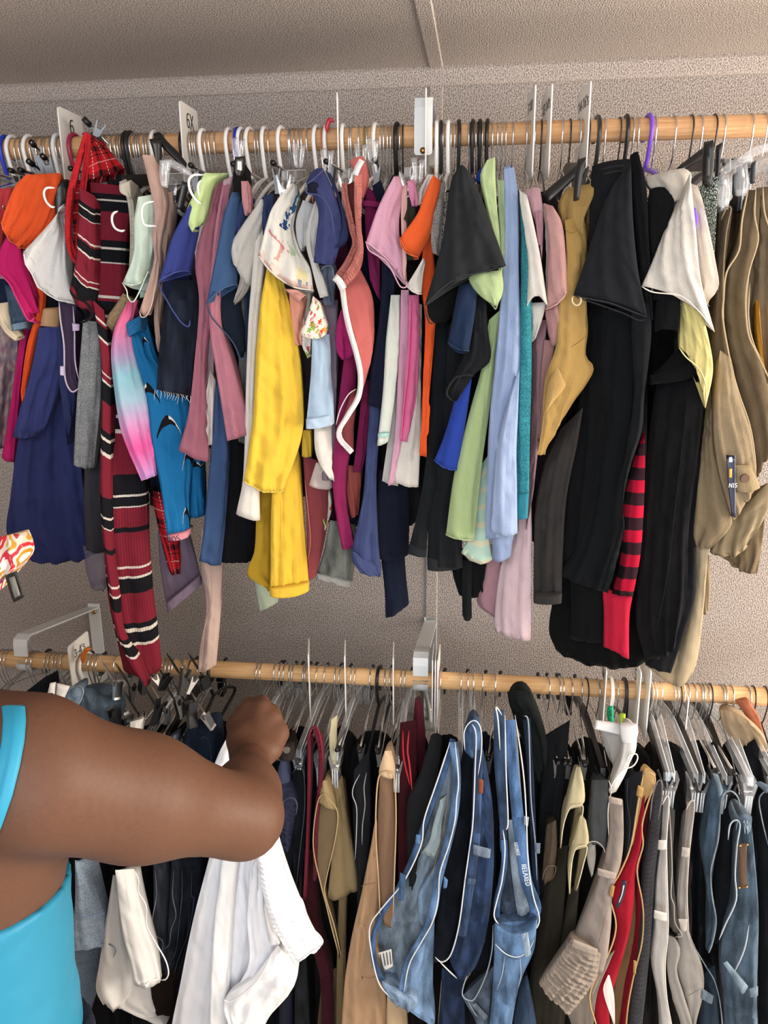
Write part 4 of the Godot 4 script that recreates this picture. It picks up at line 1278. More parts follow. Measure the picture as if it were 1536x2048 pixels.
	D("sleeve", "j:171a1f", 0.525, [944, 600, 934, 690, 914, 740, 893, 782, 904, 802], [972, 590, 976, 660, 980, 722, 950, 748, 914, 802], {"f": 0.006})
	rim("cuff", "j:23272c", 0.54, [906, 803, 893, 786, 908, 758, 930, 750, 948, 752], 0.003)
	G("trousers", "black jersey trousers below the orange tee, left of two", "trousers", 862, 650)
	D("leg", "j:171b20", 0.488, [872, 620, 864, 760, 852, 920, 836, 1020, 815, 1104], [892, 620, 888, 800, 876, 960, 858, 1040, 853, 1111], {"f": 0.005})
	D("hem", "j:1d2227", 0.498, [818, 1090, 815, 1106], [853, 1098, 853, 1112], {"f": 0.001})
	G("trousers", "black jersey trousers below the charcoal tee, right of two with a stitched hem", "trousers", 900, 650)
	D("leg", "j:1a1d20", 0.472, [888, 650, 876, 860, 859, 1000, 854, 1128], [930, 640, 936, 860, 926, 1020, 924, 1135], {"f": 0.005})
	D("hem", "j:202428", 0.482, [854, 1115, 855, 1140], [925, 1118, 925, 1133], {"f": 0.001, "hem": [0, 2]})
	G("leggings", "black leggings with one thin foot dangling at the middle bracket", "leggings", 935, 1100)
	D("seat", "j:0a0b0d", 0.43, [898, 1100, 906, 1150, 918, 1190], [976, 1100, 974, 1150, 970, 1192], {"f": 0.008, "D": 0.04})
	D("leg", "j:14171a", 0.445, [924, 1120, 924, 1190, 925, 1232], [944, 1120, 943, 1190, 944, 1234], {"f": 0.003, "hem": [0, 8], "D": 0.02})
	G("t_shirt", "cobalt blue tee with a slim sleeve left of the sage shirt", "t-shirt", 925, 770)
	D("sleeve", "j:2845ae", 0.51, [916, 772, 892, 860, 869, 920], [944, 755, 933, 833, 915, 939], {"f": 0.004, "hem": [-2, 4], "ring": "j:3552b8"})
	D("shoulder", "j:24409e", 0.53, [958, 340, 950, 360], [972, 328, 966, 370])
	G("shirt", "sage green long-sleeved shirt with a rolled short layer under the charcoal sleeve", "shirt", 980, 320)
	D("shoulder", "j:b0c78e", 0.545, [974, 320, 960, 350, 968, 400, 985, 470, 1000, 560], [990, 314, 993, 400, 1000, 480, 1006, 560], {"f": 0.004})
	D("sleeve_end", "j:adc48c", 0.552, [946, 546, 936, 556, 958, 590, 984, 608], [1003, 540, 1007, 570, 1003, 594, 994, 609], {"f": 0.003, "hem": [0, 3], "open": [2, 8]})
	D("sleeve", "j:a9c187", 0.505, [978, 640, 962, 740, 940, 820, 908, 950, 892, 1069], [1000, 620, 990, 720, 982, 800, 964, 930, 948, 1077], {"f": 0.005, "n": 2.2, "hem": [0, 2], "ring": "j:b4cb93"})
	rim("seam", "j:8fa670", 0.518, [970, 790, 962, 900, 948, 980, 942, 1074], 0.001)
	G("shirt", "darker sage shirt showing as a strip right behind the sage shoulder", "shirt", 1000, 360)
	D("body", "j:93aa84", 0.528, [994, 360, 998, 450, 1002, 580], [1008, 360, 1010, 450, 1010, 580])
	G("dress", "mint striped dress with a wavy hem under the sage sleeve", "dress", 955, 1000)
	D("skirt", "pic:mintstripe", 0.48, [962, 930, 950, 1010, 940, 1070, 922, 1105], [984, 900, 978, 1000, 978, 1060, 985, 1118], {"hem": [2, 12], "f": 0.006, "n": 3.0})
	G("shirt", "periwinkle blue shirt with long folds and three stacked hems", "shirt", 1018, 335)
	D("body", "j:93a9d2", 0.525, [1008, 338, 1008, 420, 1004, 560, 990, 720, 978, 850, 972, 1000, 971, 1078], [1028, 334, 1036, 390, 1038, 560, 1041, 700, 1032, 830, 1034, 960, 1034, 1062], {"f": 0.006, "n": 2.6})
	D("sleeve", "j:9db2da", 0.54, [1030, 760, 1008, 830, 994, 890, 988, 950, 981, 1064], [1039, 740, 1036, 830, 1033, 900, 1034, 980, 1035, 1066], {"f": 0.004, "hem": [0, 4]})
	D("tail", "j:8ea3cc", 0.495, [975, 1060, 984, 1090, 984, 1118], [1033, 1060, 1026, 1080, 1022, 1110], {"f": 0.005, "hem": [0, 6], "D": 0.03})
	D("shoulder", "j:7d93ba", 0.515, [1007, 334, 1006, 400], [1022, 330, 1020, 400])
	G("sweatshirt", "teal fleece sweatshirt with a ribbed cuff between the periwinkle and white shirts", "sweatshirt", 1045, 400)
	D("sleeve", "h:38a0b0", 0.532, [1038, 390, 1043, 480, 1041, 600, 1034, 760, 1033, 900, 1033, 984], [1048, 410, 1062, 500, 1063, 620, 1063, 760, 1060, 870, 1058, 984], {"f": 0.004})
	D("ribbed_cuff", "j:3293a4", 0.524, [1034, 984, 1034, 1037], [1058, 982, 1055, 1037], {"f": 0.002, "n": 5.0})
	G("t_shirt", "white tee with a pointed folded sleeve right of the teal sweatshirt", "t-shirt", 1050, 380)
	D("sleeve", "j:e6e1d9", 0.545, [1038, 380, 1048, 450, 1056, 530, 1054, 613], [1054, 390, 1068, 450, 1082, 520, 1095, 610], {"hem": [2, -22], "f": 0.003})
	D("lining", "j:d2cdc6", 0.525, [1056, 606, 1062, 640, 1066, 682], [1094, 604, 1084, 640, 1072, 676], {"f": 0.003})
	G("shirt", "mauve polo shirt with a small buttoned placket right of the white pointed sleeve", "shirt", 1065, 380)
	D("body", "j:c398a2", 0.532, [1052, 382, 1058, 410, 1072, 450, 1080, 500], [1080, 376, 1086, 420, 1086, 470, 1084, 520], {"f": 0.003, "top": [0, -4]})
	D("placket", "j:b07c8a", 0.542, [1070, 424, 1072, 450, 1076, 490], [1082, 420, 1082, 450, 1084, 490], {"f": 0.003})
	D("tail", "j:b98992", 0.49, [1066, 640, 1064, 760, 1060, 900, 1052, 1060], [1094, 640, 1086, 760, 1080, 860, 1068, 975], {"f": 0.004})
	G("shirt", "pinkish grey shirt squeezed between the mauve polo and the dusty pink tee", "shirt", 1092, 410)
	D("body", "j:b5a29f", 0.528, [1084, 408, 1092, 470, 1092, 590], [1100, 410, 1104, 480, 1104, 590])
	G("t_shirt", "dusty pink tee with a narrow sleeve left of the mustard trousers", "t-shirt", 1100, 405)
	D("sleeve", "j:cd9a97", 0.55, [1087, 406, 1098, 460, 1096, 540, 1092, 618], [1106, 412, 1124, 446, 1132, 520, 1134, 580], {"hem": [8, 2], "open": [0, 6], "f": 0.004, "ring": "j:d8a9a6"})
	D("sleeve_fold", "j:bb8888", 0.53, [1093, 612, 1094, 650, 1100, 680, 1108, 690], [1120, 600, 1128, 650, 1122, 676, 1114, 690], {"f": 0.006})
	D("body", "j:b58583", 0.505, [1088, 680, 1080, 760, 1076, 880], [1112, 680, 1096, 760, 1084, 880], {"f": 0.004})
	G("trousers", "pale pink linen trousers hanging far down right of the black leggings", "trousers", 1040, 1000)
	D("leg", "t:dcc0c8", 0.465, [1040, 990, 1026, 1060, 1002, 1130, 990, 1210, 988, 1258], [1062, 980, 1064, 1080, 1063, 1180, 1061, 1281], {"f": 0.004, "hem": [0, 4]})
	rim("seam", "t:c4a4ad", 0.482, [1050, 1040, 1038, 1160, 1036, 1272], 0.0008)
	G("trousers", "plum mauve trousers behind the pale pink linen pair", "trousers", 990, 1130)
	D("leg", "t:9d7682", 0.43, [978, 1090, 966, 1150, 954, 1205, 984, 1232], [1010, 1080, 1006, 1160, 1000, 1238], {"f": 0.004, "D": 0.03})
	G("trousers", "mustard khaki trousers with a flap pocket clipped by a black hanger", "trousers", 1160, 365)
	D("waist", "t:ad8c50", 0.525, [1132, 378, 1116, 410, 1122, 440, 1135, 470], [1196, 366, 1184, 400, 1168, 440, 1170, 470], {"f": 0.004, "top": [0, -2]})
	D("leg", "t:ad8b4d", 0.535, [1130, 440, 1132, 520, 1118, 600, 1112, 690, 1090, 760, 1085, 840, 1076, 910], [1168, 430, 1174, 500, 1172, 600, 1176, 660, 1172, 712, 1188, 735, 1172, 770, 1150, 800, 1082, 906], {"f": 0.005, "n": 2.0, "zr": -0.02})
	D("gathered_edge", "t:75603a", 0.505, [1188, 372, 1172, 410, 1172, 480], [1204, 372, 1192, 410, 1184, 480], {"gather": 12})
	D("pocket_flap", "t:b29056", 0.56, [1113, 736, 1096, 762, 1090, 800, 1086, 832], [1117, 737, 1130, 765, 1132, 772, 1100, 812], {"f": 0.001, "zr": 0.0, "D": 0.004})
	rim("seam", "t:866b38", 0.556, [1142, 694, 1158, 684, 1172, 672], 0.0012)
	rim("seam", "t:866b38", 0.556, [1128, 456, 1145, 466, 1172, 448], 0.001)
	rim("belt_ring", "p:bdb093", 0.566, [1146, 592, 1144, 602, 1150, 610, 1158, 609, 1162, 600, 1158, 592], 0.0013)
	G("trousers", "charcoal brown trousers tapering out below the mustard pair", "trousers", 1120, 900)
	D("leg", "j:383534", 0.495, [1120, 860, 1090, 930, 1072, 1010, 1068, 1100, 1067, 1198], [1166, 815, 1156, 880, 1134, 990, 1126, 1100, 1123, 1204], {"f": 0.005, "D": 0.08})
	D("hem", "j:3c3938", 0.507, [1067, 1188, 1068, 1204], [1124, 1186, 1123, 1206], {"f": 0.001})
	G("t_shirt", "large black tee with a wide flared sleeve right of the mustard trousers", "t-shirt", 1255, 320)
	D("sleeve", "j:22242a", 0.575, [1244, 345, 1212, 400, 1184, 480, 1147, 590], [1262, 322, 1266, 440, 1276, 540, 1294, 632], {"hem": [10, -8], "open": [0, 8], "f": 0.004, "n": 1.6})
	rim("cuff", "j:2b2e34", 0.583, [1147, 591, 1180, 598, 1220, 606, 1256, 620, 1293, 634], 0.0018)
	rim("cuff", "j:25282e", 0.565, [1150, 594, 1200, 610, 1250, 628, 1275, 640, 1292, 640], 0.002)
	D("shoulder", "j:1a1b1f", 0.545, [1184, 332, 1180, 420, 1176, 520], [1262, 318, 1256, 400, 1240, 520], {"f": 0.004, "top": [0, -4]})
	rim("neckline", "j:24262b", 0.562, [1198, 340, 1222, 334, 1246, 332, 1246, 340, 1224, 344, 1204, 350], 0.002)
	G("shirt", "black long-sleeved shirt whose sleeve hangs just left of the red checked cuff", "shirt", 1250, 640)
	D("sleeve", "j:181c20", 0.545, [1262, 616, 1266, 700, 1270, 800, 1246, 960, 1240, 1060, 1200, 1178], [1302, 600, 1302, 680, 1288, 800, 1284, 860, 1262, 930, 1246, 1010, 1246, 1070, 1216, 1186], {"f": 0.005, "D": 0.03})
	D("body", "j:121519", 0.512, [1202, 620, 1200, 740, 1205, 850, 1180, 1000, 1150, 1100, 1117, 1148], [1280, 610, 1272, 740, 1260, 900, 1246, 1000, 1240, 1080, 1206, 1184], {"f": 0.006, "D": 0.06})
	D("side", "j:0e1013", 0.49, [1180, 600, 1166, 760, 1140, 900, 1122, 1050, 1117, 1146], [1210, 600, 1216, 800, 1210, 960, 1190, 1080, 1160, 1160], {"f": 0.005, "D": 0.08})
	G("jacket", "black shirt shoulder right behind the big black tee", "shirt", 1272, 310)
	D("shoulder", "j:131417", 0.548, [1260, 312, 1268, 420, 1282, 540, 1294, 640], [1276, 304, 1292, 366, 1298, 480, 1306, 640], {"f": 0.004, "top": [0, -3]})
	G("skirt", "black curved-hem tunic hanging lowest at the right, below the black shirts", "tunic", 1200, 1150)
	D("skirt", "j:08090a", 0.465, [1124, 1120, 1106, 1200, 1098, 1262, 1112, 1300], [1330, 1000, 1325, 1180, 1302, 1322], {"hem": [0, 22], "f": 0.006, "D": 0.04})
	D("under_hem", "j:0d0f11", 0.485, [1140, 1140, 1142, 1220, 1140, 1276], [1210, 1180, 1208, 1240, 1206, 1284], {"f": 0.003, "D": 0.02})
	G("pyjamas", "red and black buffalo check pyjama leg with a long bright red cuff", "pyjamas", 1270, 870)
	D("leg", "pic:buffalo", 0.522, [1284, 866, 1264, 930, 1246, 1010, 1242, 1060, 1240, 1120, 1224, 1185], [1289, 866, 1290, 950, 1287, 1030, 1281, 1110, 1266, 1192], {"uv": [0, 0.05, 1, 3.35], "f": 0.003, "nt": 40})
	D("red_cuff", "j:cf1c3c", 0.518, [1205, 1178, 1208, 1230, 1207, 1292], [1266, 1188, 1259, 1230, 1258, 1318], {"f": 0.003, "n": 2.5, "hem": [0, -4]})
	G("trousers", "long black trousers with a wide open hem left of the khaki trousers", "trousers", 1350, 740)
	D("leg", "j:101114", 0.525, [1318, 740, 1300, 860, 1288, 1000, 1280, 1120, 1272, 1240, 1290, 1318], [1412, 720, 1402, 860, 1378, 1050, 1372, 1190, 1352, 1288], {"f": 0.005, "hem": [10, 4], "open": [0, 20], "D": 0.05})
	rim("seam", "j:1a1b1f", 0.543, [1376, 800, 1352, 1000, 1336, 1140, 1314, 1258], 0.0009)
	G("trousers", "second pair of long black trousers, its leg slanting behind the first", "trousers", 1380, 1000)
	D("leg", "j:18191d", 0.495, [1376, 900, 1360, 1100, 1320, 1250, 1290, 1328], [1402, 900, 1392, 1060, 1391, 1190, 1368, 1270, 1342, 1346], {"f": 0.004, "D": 0.03})
	G("t_shirt", "black tee folded behind the cream tee, with a straight short sleeve", "t-shirt", 1320, 390)
	D("shoulder", "j:121316", 0.545, [1298, 380, 1300, 480, 1306, 600], [1350, 384, 1342, 480, 1330, 600], {"f": 0.005, "top": [0, -8]})
	D("sleeve", "j:121417", 0.552, [1322, 560, 1312, 620, 1310, 664], [1362, 580, 1360, 630, 1358, 662], {"f": 0.003, "hem": [0, -6]})
	D("draped_front", "j:0d0e10", 0.54, [1366, 690, 1330, 730, 1296, 764], [1400, 700, 1392, 750, 1302, 770], {"f": 0.004})
	G("t_shirt", "cream tee with a broad flared sleeve and a purple hanger inside", "t-shirt", 1345, 340)
	D("sleeve", "j:e6e0d5", 0.578, [1358, 400, 1330, 460, 1306, 520, 1283, 572], [1380, 345, 1392, 460, 1402, 560, 1429, 662], {"hem": [14, -14], "open": [0, 6], "f": 0.005, "n": 2.0})
	rim("cuff", "j:eae4da", 0.586, [1283, 573, 1305, 584, 1340, 588, 1366, 594, 1400, 625, 1429, 664], 0.0016)
	D("shoulder", "j:cfc6b9", 0.55, [1292, 354, 1296, 372, 1310, 386, 1350, 412], [1368, 336, 1382, 346, 1380, 370, 1360, 405], {"f": 0.004, "top": [0, -2]})
	D("back_sleeve", "j:dfd5c8", 0.548, [1380, 366, 1390, 440, 1400, 540, 1412, 606], [1396, 372, 1408, 412, 1437, 555, 1436, 578, 1416, 604], {"f": 0.005})
	G("t_shirt", "lemon yellow tee with a curling sleeve under the cream tee", "t-shirt", 1390, 600)
	D("sleeve", "j:f0e28f", 0.56, [1362, 590, 1360, 640, 1358, 694], [1398, 600, 1418, 680, 1426, 740, 1411, 817], {"hem": [4, -18], "f": 0.004})
	D("lining", "j:dfc860", 0.54, [1362, 680, 1376, 704, 1398, 730, 1408, 806], [1392, 676, 1408, 700, 1416, 750, 1411, 808], {"f": 0.003, "D": 0.01})
	rim("cuff", "j:f4e8a2", 0.566, [1358, 695, 1372, 714, 1400, 740, 1412, 775, 1411, 816], 0.0016)
	G("skirt", "black and white tweed skirt strip hanging from a black clip", "skirt", 1420, 360)
	D("body", "pic:tweed", 0.525, [1396, 374, 1408, 420, 1418, 480, 1424, 560], [1437, 350, 1434, 410, 1430, 490, 1428, 560], {"uv": [0, 0, 0.3, 1.1], "f": 0.003})
	khaki()

func khaki():
	G("trousers", "dark khaki trousers, first of the khaki pairs right of the tweed skirt", "trousers", 1450, 420)
	D("leg", "t:5f5140", 0.495, [1438, 425, 1432, 540, 1422, 680, 1420, 800], [1466, 415, 1450, 540, 1448, 640, 1462, 760], {"f": 0.005})
	rim("waist_edge", "t:948268", 0.51, [1442, 440, 1452, 418, 1462, 418, 1452, 470, 1446, 560, 1448, 640], 0.0016)
	G("trousers", "khaki trousers with a brown button and a navy swing tag", "trousers", 1490, 372)
	D("waist_inside", "t:6e5e48", 0.505, [1492, 380, 1474, 480, 1452, 545, 1448, 640, 1474, 780, 1500, 880, 1510, 960], [1522, 380, 1514, 480, 1498, 560, 1502, 660, 1524, 730, 1540, 800, 1540, 900], {"f": 0.006})
	D("waistband", "t:948266", 0.53, [1440, 700, 1428, 800, 1430, 900, 1452, 1000, 1466, 1042], [1462, 716, 1478, 790, 1500, 860, 1510, 930, 1514, 966], {"f": 0.004, "zr": 0.0})
	D("leg", "t:8f7d60", 0.515, [1416, 780, 1404, 900, 1392, 1000, 1386, 1070, 1392, 1094], [1446, 780, 1440, 900, 1456, 1010, 1464, 1048, 1420, 1098], {"f": 0.006})
	rim("waist_edge", "t:b8a585", 0.53, [1498, 372, 1484, 440, 1478, 500, 1453, 545, 1447, 600, 1446, 640, 1460, 720, 1476, 782, 1499, 850, 1509, 910, 1512, 962], 0.002)
	D("button_tab", "t:a08c6a", 0.545, [1470, 930, 1468, 960, 1472, 984], [1500, 930, 1514, 958, 1520, 974], {"f": 0.001, "zr": 0.0, "hem": [0, 2]})
	var bt := CylinderMesh.new()
	bt.top_radius = 0.0062
	bt.bottom_radius = 0.0068
	bt.height = 0.003
	var b := put(g, "button", bt, M("p:5d4030"))
	b.rotation.x = PI / 2
	b.position = P(1490, 957, 0.563) - org(g)
	D("swing_tag", "p:151d3a", 0.556, [1452, 910, 1456, 968, 1463, 1032], [1471, 911, 1471, 968, 1471, 1036], {"f": 0.0, "b": 0.001, "D": 0.001, "zr": 0.0})
	D("tag_emblem", "p:c7cbd6", 0.559, [1458, 914, 1457, 924], [1464, 914, 1465, 924], {"f": 0.0, "b": 0.001, "D": 0.001, "zr": 0.0})
	D("tag_panel", "p:d59a3a", 0.559, [1458, 937, 1458, 955], [1464, 937, 1464, 955], {"f": 0.0, "b": 0.001, "D": 0.001, "zr": 0.0})
	words(g, "tag_lettering", "NIS", 0.0062, M("p:e6e8ec"), Transform3D(Basis(Vector3.UP, 0.1), P(1466, 971, 0.561) - org(g)))
	G("trousers", "pale khaki trousers with two wavy waist edges at the right side of the frame", "trousers", 1515, 375)
	D("waist_inside", "t:84735a", 0.485, [1512, 376, 1512, 470, 1500, 540, 1494, 640, 1510, 720, 1536, 764], [1560, 370, 1560, 500, 1560, 620, 1560, 764], {"f": 0.006})
	rim("waist_edge", "t:baa787", 0.52, [1512, 376, 1509, 430, 1516, 480, 1499, 540, 1491, 600, 1496, 666, 1512, 704, 1526, 732, 1540, 762], 0.002)
	rim("waist_edge", "t:baa787", 0.512, [1500, 566, 1497, 640, 1508, 690, 1524, 720], 0.0016)
	rim("waist_edge", "t:baa787", 0.508, [1526, 372, 1528, 420, 1540, 462], 0.002)
	D("mustard_strip", "t:b07a22", 0.50, [1511, 600, 1514, 680, 1522, 740], [1518, 600, 1524, 680, 1532, 750], {"f": 0.002})
	D("leg", "t:a08e6e", 0.50, [1448, 1052, 1432, 1078, 1420, 1102], [1540, 962, 1540, 1010, 1498, 1090], {"f": 0.008, "n": 2.0, "hem": [8, 12]})
	D("hem", "t:7d6b50", 0.48, [1438, 1080, 1436, 1106, 1470, 1130], [1534, 1000, 1524, 1090, 1514, 1147], {"f": 0.007, "n": 2.6, "hem": [-4, 4]})
	G("trousers", "cream khaki trousers hanging down to the lower rod between the black and khaki pairs", "trousers", 1400, 1080)
	D("leg", "t:b5a384", 0.465, [1388, 1060, 1392, 1140, 1376, 1240, 1350, 1330, 1346, 1370], [1420, 1060, 1412, 1160, 1404, 1250, 1392, 1330, 1372, 1370], {"f": 0.004, "D": 0.03})
	D("leg", "t:9a8868", 0.445, [1400, 1100, 1402, 1160, 1404, 1230], [1418, 1110, 1421, 1160, 1418, 1214], {"f": 0.004, "D": 0.03})
	D("leg", "t:ad9a7a", 0.455, [1350, 1280, 1310, 1310, 1290, 1328], [1362, 1300, 1352, 1350, 1346, 1370], {"f": 0.003, "D": 0.02})

# ---------------------------------------------------------------- trousers and skirts on the lower rod, left to right
func low_row():
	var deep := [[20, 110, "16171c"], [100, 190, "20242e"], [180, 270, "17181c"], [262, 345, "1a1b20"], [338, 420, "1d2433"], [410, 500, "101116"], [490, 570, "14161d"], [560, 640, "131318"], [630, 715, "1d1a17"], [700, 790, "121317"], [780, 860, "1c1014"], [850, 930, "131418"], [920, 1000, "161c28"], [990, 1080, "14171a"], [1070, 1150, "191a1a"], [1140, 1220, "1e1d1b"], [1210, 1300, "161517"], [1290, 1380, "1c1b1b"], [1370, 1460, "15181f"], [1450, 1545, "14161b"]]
	var dn := ["under the left end of the lower rod", "behind the denim shorts at the shopper's shoulder", "behind the shopper's upper arm", "behind the white skirt", "behind the dark jeans beside the white skirt", "behind the bright white trousers", "behind the indigo gathered waist", "behind the maroon gathered waist", "behind the folded khaki trousers", "behind the tan trousers", "behind the red corded trousers", "behind the first light jeans", "behind the dark jeans in the middle", "behind the light jeans with lettering", "behind the cream cuffs", "behind the taupe trousers", "behind the red-lined trousers", "behind the pale grey trousers", "behind the teal grey jeans", "at the right edge of the lower rail"]
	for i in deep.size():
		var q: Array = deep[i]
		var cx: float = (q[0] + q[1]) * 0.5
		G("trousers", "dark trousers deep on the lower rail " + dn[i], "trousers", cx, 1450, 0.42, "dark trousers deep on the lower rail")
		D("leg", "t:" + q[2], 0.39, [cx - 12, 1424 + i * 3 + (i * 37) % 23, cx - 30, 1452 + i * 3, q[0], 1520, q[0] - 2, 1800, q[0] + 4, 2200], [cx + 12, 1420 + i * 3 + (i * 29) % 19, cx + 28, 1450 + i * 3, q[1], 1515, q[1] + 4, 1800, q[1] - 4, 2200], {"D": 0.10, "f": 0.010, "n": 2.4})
	G("shorts", "grey blue denim shorts lying open towards us just above the shopper's shoulder", "shorts", 180, 1375, 0.45)
	D("body", "d:667c90", 0.47, [142, 1376, 150, 1400, 140, 1440, 150, 1520], [206, 1390, 246, 1406, 240, 1440, 232, 1520], {"f": 0.005, "top": [10, -6]})
	D("lining", "d:9dbbd8", 0.49, [130, 1384, 124, 1404, 124, 1436], [160, 1374, 164, 1386, 148, 1424], {"f": 0.004, "top": [0, -6]})
	rim("waist_edge", "d:b9d4ea", 0.50, [122, 1432, 125, 1400, 136, 1380, 154, 1372, 166, 1380, 160, 1402, 146, 1424], 0.003)
	G("skirt", "black skirt slanting down between the rod and the denim shorts at far left", "skirt", 80, 1380)
	D("body", "t:1a1d24", 0.47, [30, 1400, 24, 1430, 20, 1460], [92, 1352, 100, 1380, 96, 1450], {"f": 0.004, "D": 0.08})
	G("skirt", "white skirt waistband standing up right of the shopper's upper arm top edge", "skirt", 270, 1440)
	D("waistband", "j:e9e6e2", 0.49, [260, 1444, 257, 1470, 256, 1500], [284, 1438, 278, 1470, 272, 1500], {"f": 0.003})
	rim("seam", "j:c7c3be", 0.502, [270, 1446, 266, 1470, 264, 1490], 0.0012)
	G("skirt", "brown skirt corner behind the shopper's upper arm", "skirt", 315, 1480)
	D("body", "j:8b5a3a", 0.47, [302, 1486, 300, 1530], [318, 1466, 324, 1530], {"f": 0.003})
	G("jeans", "grey jeans with two wavy waist edges above the shopper's forearm", "jeans", 342, 1470)
	D("waistband", "d:56647a", 0.49, [332, 1476, 328, 1510, 334, 1560], [354, 1468, 352, 1510, 356, 1560], {"f": 0.005})
	rim("waist_edge", "d:a5b2c2", 0.503, [330, 1500, 338, 1494, 334, 1514, 340, 1530, 336, 1550], 0.0018)
	rim("waist_edge", "d:a5b2c2", 0.503, [350, 1470, 348, 1500, 354, 1520, 352, 1550], 0.0018)
	G("jeans", "dark indigo jeans hanging left of the shopper's hand", "jeans", 400, 1435)
	D("seat", "d:1d293c", 0.465, [376, 1450, 362, 1500, 364, 1580], [440, 1425, 446, 1500, 430, 1580], {"f": 0.006})
	rim("pocket_edge", "d:3c4c66", 0.483, [398, 1480, 410, 1474, 420, 1490, 422, 1530, 414, 1552], 0.0016)
	G("skirt", "light blue denim skirt below the shopper's armpit", "skirt", 180, 1740)
	D("front", "h:b8d2f0", 0.555, [150, 1720, 150, 1800, 146, 1860, 148, 1902], [178, 1730, 198, 1790, 212, 1830, 232, 1892], {"f": 0.003, "hem": [4, -8], "nt": 20})
	D("yoke_seam", "j:7d98bd", 0.572, [163, 1834, 163, 1838], [210, 1824, 210, 1827], {"f": 0.0, "b": 0.001, "D": 0.001, "hem": [0, -4]})
	D("lower_front", "h:8ba2c0", 0.53, [134, 1890, 133, 1960, 152, 2030, 156, 2120], [228, 1892, 212, 1940, 178, 2016, 160, 2050], {"f": 0.006})
	rim("fold_edge", "d:b5cfec", 0.545, [150, 1903, 180, 1890, 216, 1888, 231, 1900, 226, 1915], 0.002)
	G("shorts", "white shorts with a wide scalloped waistband left of the long white trousers", "shorts", 250, 1745)
	D("waistband", "s:fcfcfa", 0.56, [230, 1740, 236, 1800, 246, 1870, 262, 1930, 268, 1968], [268, 1738, 278, 1790, 294, 1850, 312, 1910, 322, 1958], {"f": 0.004, "hem": [0, 6]})
	D("seat", "s:f4f3f1", 0.54, [226, 1750, 212, 1840, 198, 1930, 192, 1980, 206, 2010], [240, 1750, 246, 1850, 262, 1940, 262, 1985, 246, 2012], {"f": 0.007})
	D("leg", "s:e8e6e4", 0.525, [200, 1960, 230, 2010, 330, 2054], [300, 1960, 306, 2000, 334, 2050], {"f": 0.006})
	rim("waist_edge", "s:ffffff", 0.57, [268, 1742, 277, 1760, 276, 1782, 292, 1812, 293, 1850, 308, 1880, 330, 1918, 337, 1944, 332, 1958, 322, 1960], 0.0022)
	for k in 4:
		var e: Array = [[310, 1740, 313, 1790, 305, 1840, 312, 1870, 326, 1886, 318, 1930], [348, 1740, 345, 1790, 352, 1830, 342, 1860, 338, 1890, 322, 1900], [364, 1740, 364, 1790, 358, 1850, 352, 1900, 338, 1930], [384, 1740, 383, 1790, 388, 1800, 378, 1860, 356, 1920, 348, 1950]][k]
		G("jeans", ["slate", "dark grey", "black", "blackish indigo"][k] + " jeans, " + ["first", "second", "third", "fourth"][k] + " dark waistband right of the white shorts", "jeans", e[0], 1745, 0.5)
		D("waistband", "d:" + ["454c5a", "343a46", "1f2530", "1d2431"][k], 0.49 - 0.004 * k, [e[0] - 4, 1700, e[2] - 6, 1800, e[6] - 10, 1900, e[8] - 24, 1990], [e[0] + 18, 1700, e[2] + 20, 1790, e[6] + 20, 1850, e[8] + 10, 1970], {"f": 0.005})
		rim("waist_edge", "d:" + ["8d97a6", "7d8896", "4d5766", "434d5e"][k], 0.508 - 0.004 * k, e, 0.0017)
	G("shorts", "dark brown shorts under the black jeans left of the white trousers", "shorts", 320, 1960)
	D("leg", "t:231812", 0.50, [300, 1955, 306, 2020, 320, 2120], [356, 1930, 350, 2020, 346, 2120], {"f": 0.006})
	G("trousers", "long bright white trousers with an elastic gathered waist held out by the shopper", "trousers", 500, 1560)
	D("waist_top", "s:fbfbff", 0.505, [458, 1468, 438, 1505, 420, 1556, 408, 1610], [478, 1470, 474, 1520, 470, 1600], {"f": 0.006})
	D("leg", "s:fafaff", 0.535, [470, 1560, 440, 1640, 412, 1740, 384, 1850, 360, 1970, 342, 2060, 336, 2140], [526, 1640, 512, 1700, 508, 1760, 520, 1840, 500, 1960, 486, 2060, 476, 2140], {"f": 0.010, "n": 3.0, "nt": 44})
	D("pleat", "s:ffffff", 0.552, [458, 1640, 438, 1760, 424, 1900, 416, 2140], [488, 1650, 474, 1760, 462, 1900, 448, 2140], {"f": 0.005, "n": 1.3})
	D("hip", "s:f8f8fd", 0.55, [520, 1640, 500, 1740, 494, 1840, 496, 1930, 452, 2010], [540, 1640, 526, 1740, 540, 1850, 570, 1910, 590, 1930], {"f": 0.009, "n": 2.2})
	D("elastic_waist", "s:f2f2f4", 0.575, [530, 1630, 508, 1690, 520, 1740, 524, 1780, 545, 1850, 588, 1928], [546, 1630, 562, 1690, 580, 1745, 602, 1800, 624, 1850, 646, 1886], {"gather": 30, "D": 0.02, "f": 0.004})
	D("pocket", "s:f4f4f6", 0.558, [556, 1890, 505, 1955, 448, 2000, 458, 2060, 456, 2140], [585, 1925, 597, 1936, 580, 1985, 535, 2040, 500, 2140], {"f": 0.008, "n": 2.0, "nt": 26})
	rim("pocket_edge", "s:f6f6f8", 0.575, [447, 1999, 460, 2003, 490, 1984, 520, 1954, 545, 1905], 0.002)
	rim("waist_edge", "s:f4f4f6", 0.58, [548, 1636, 560, 1690, 572, 1742, 590, 1790, 604, 1800, 620, 1850, 640, 1872, 644, 1888, 616, 1908, 592, 1928], 0.0022)
	G("shorts", "indigo shorts with a gathered waist and a dark button tab right of the shopper's hand", "shorts", 575, 1500)
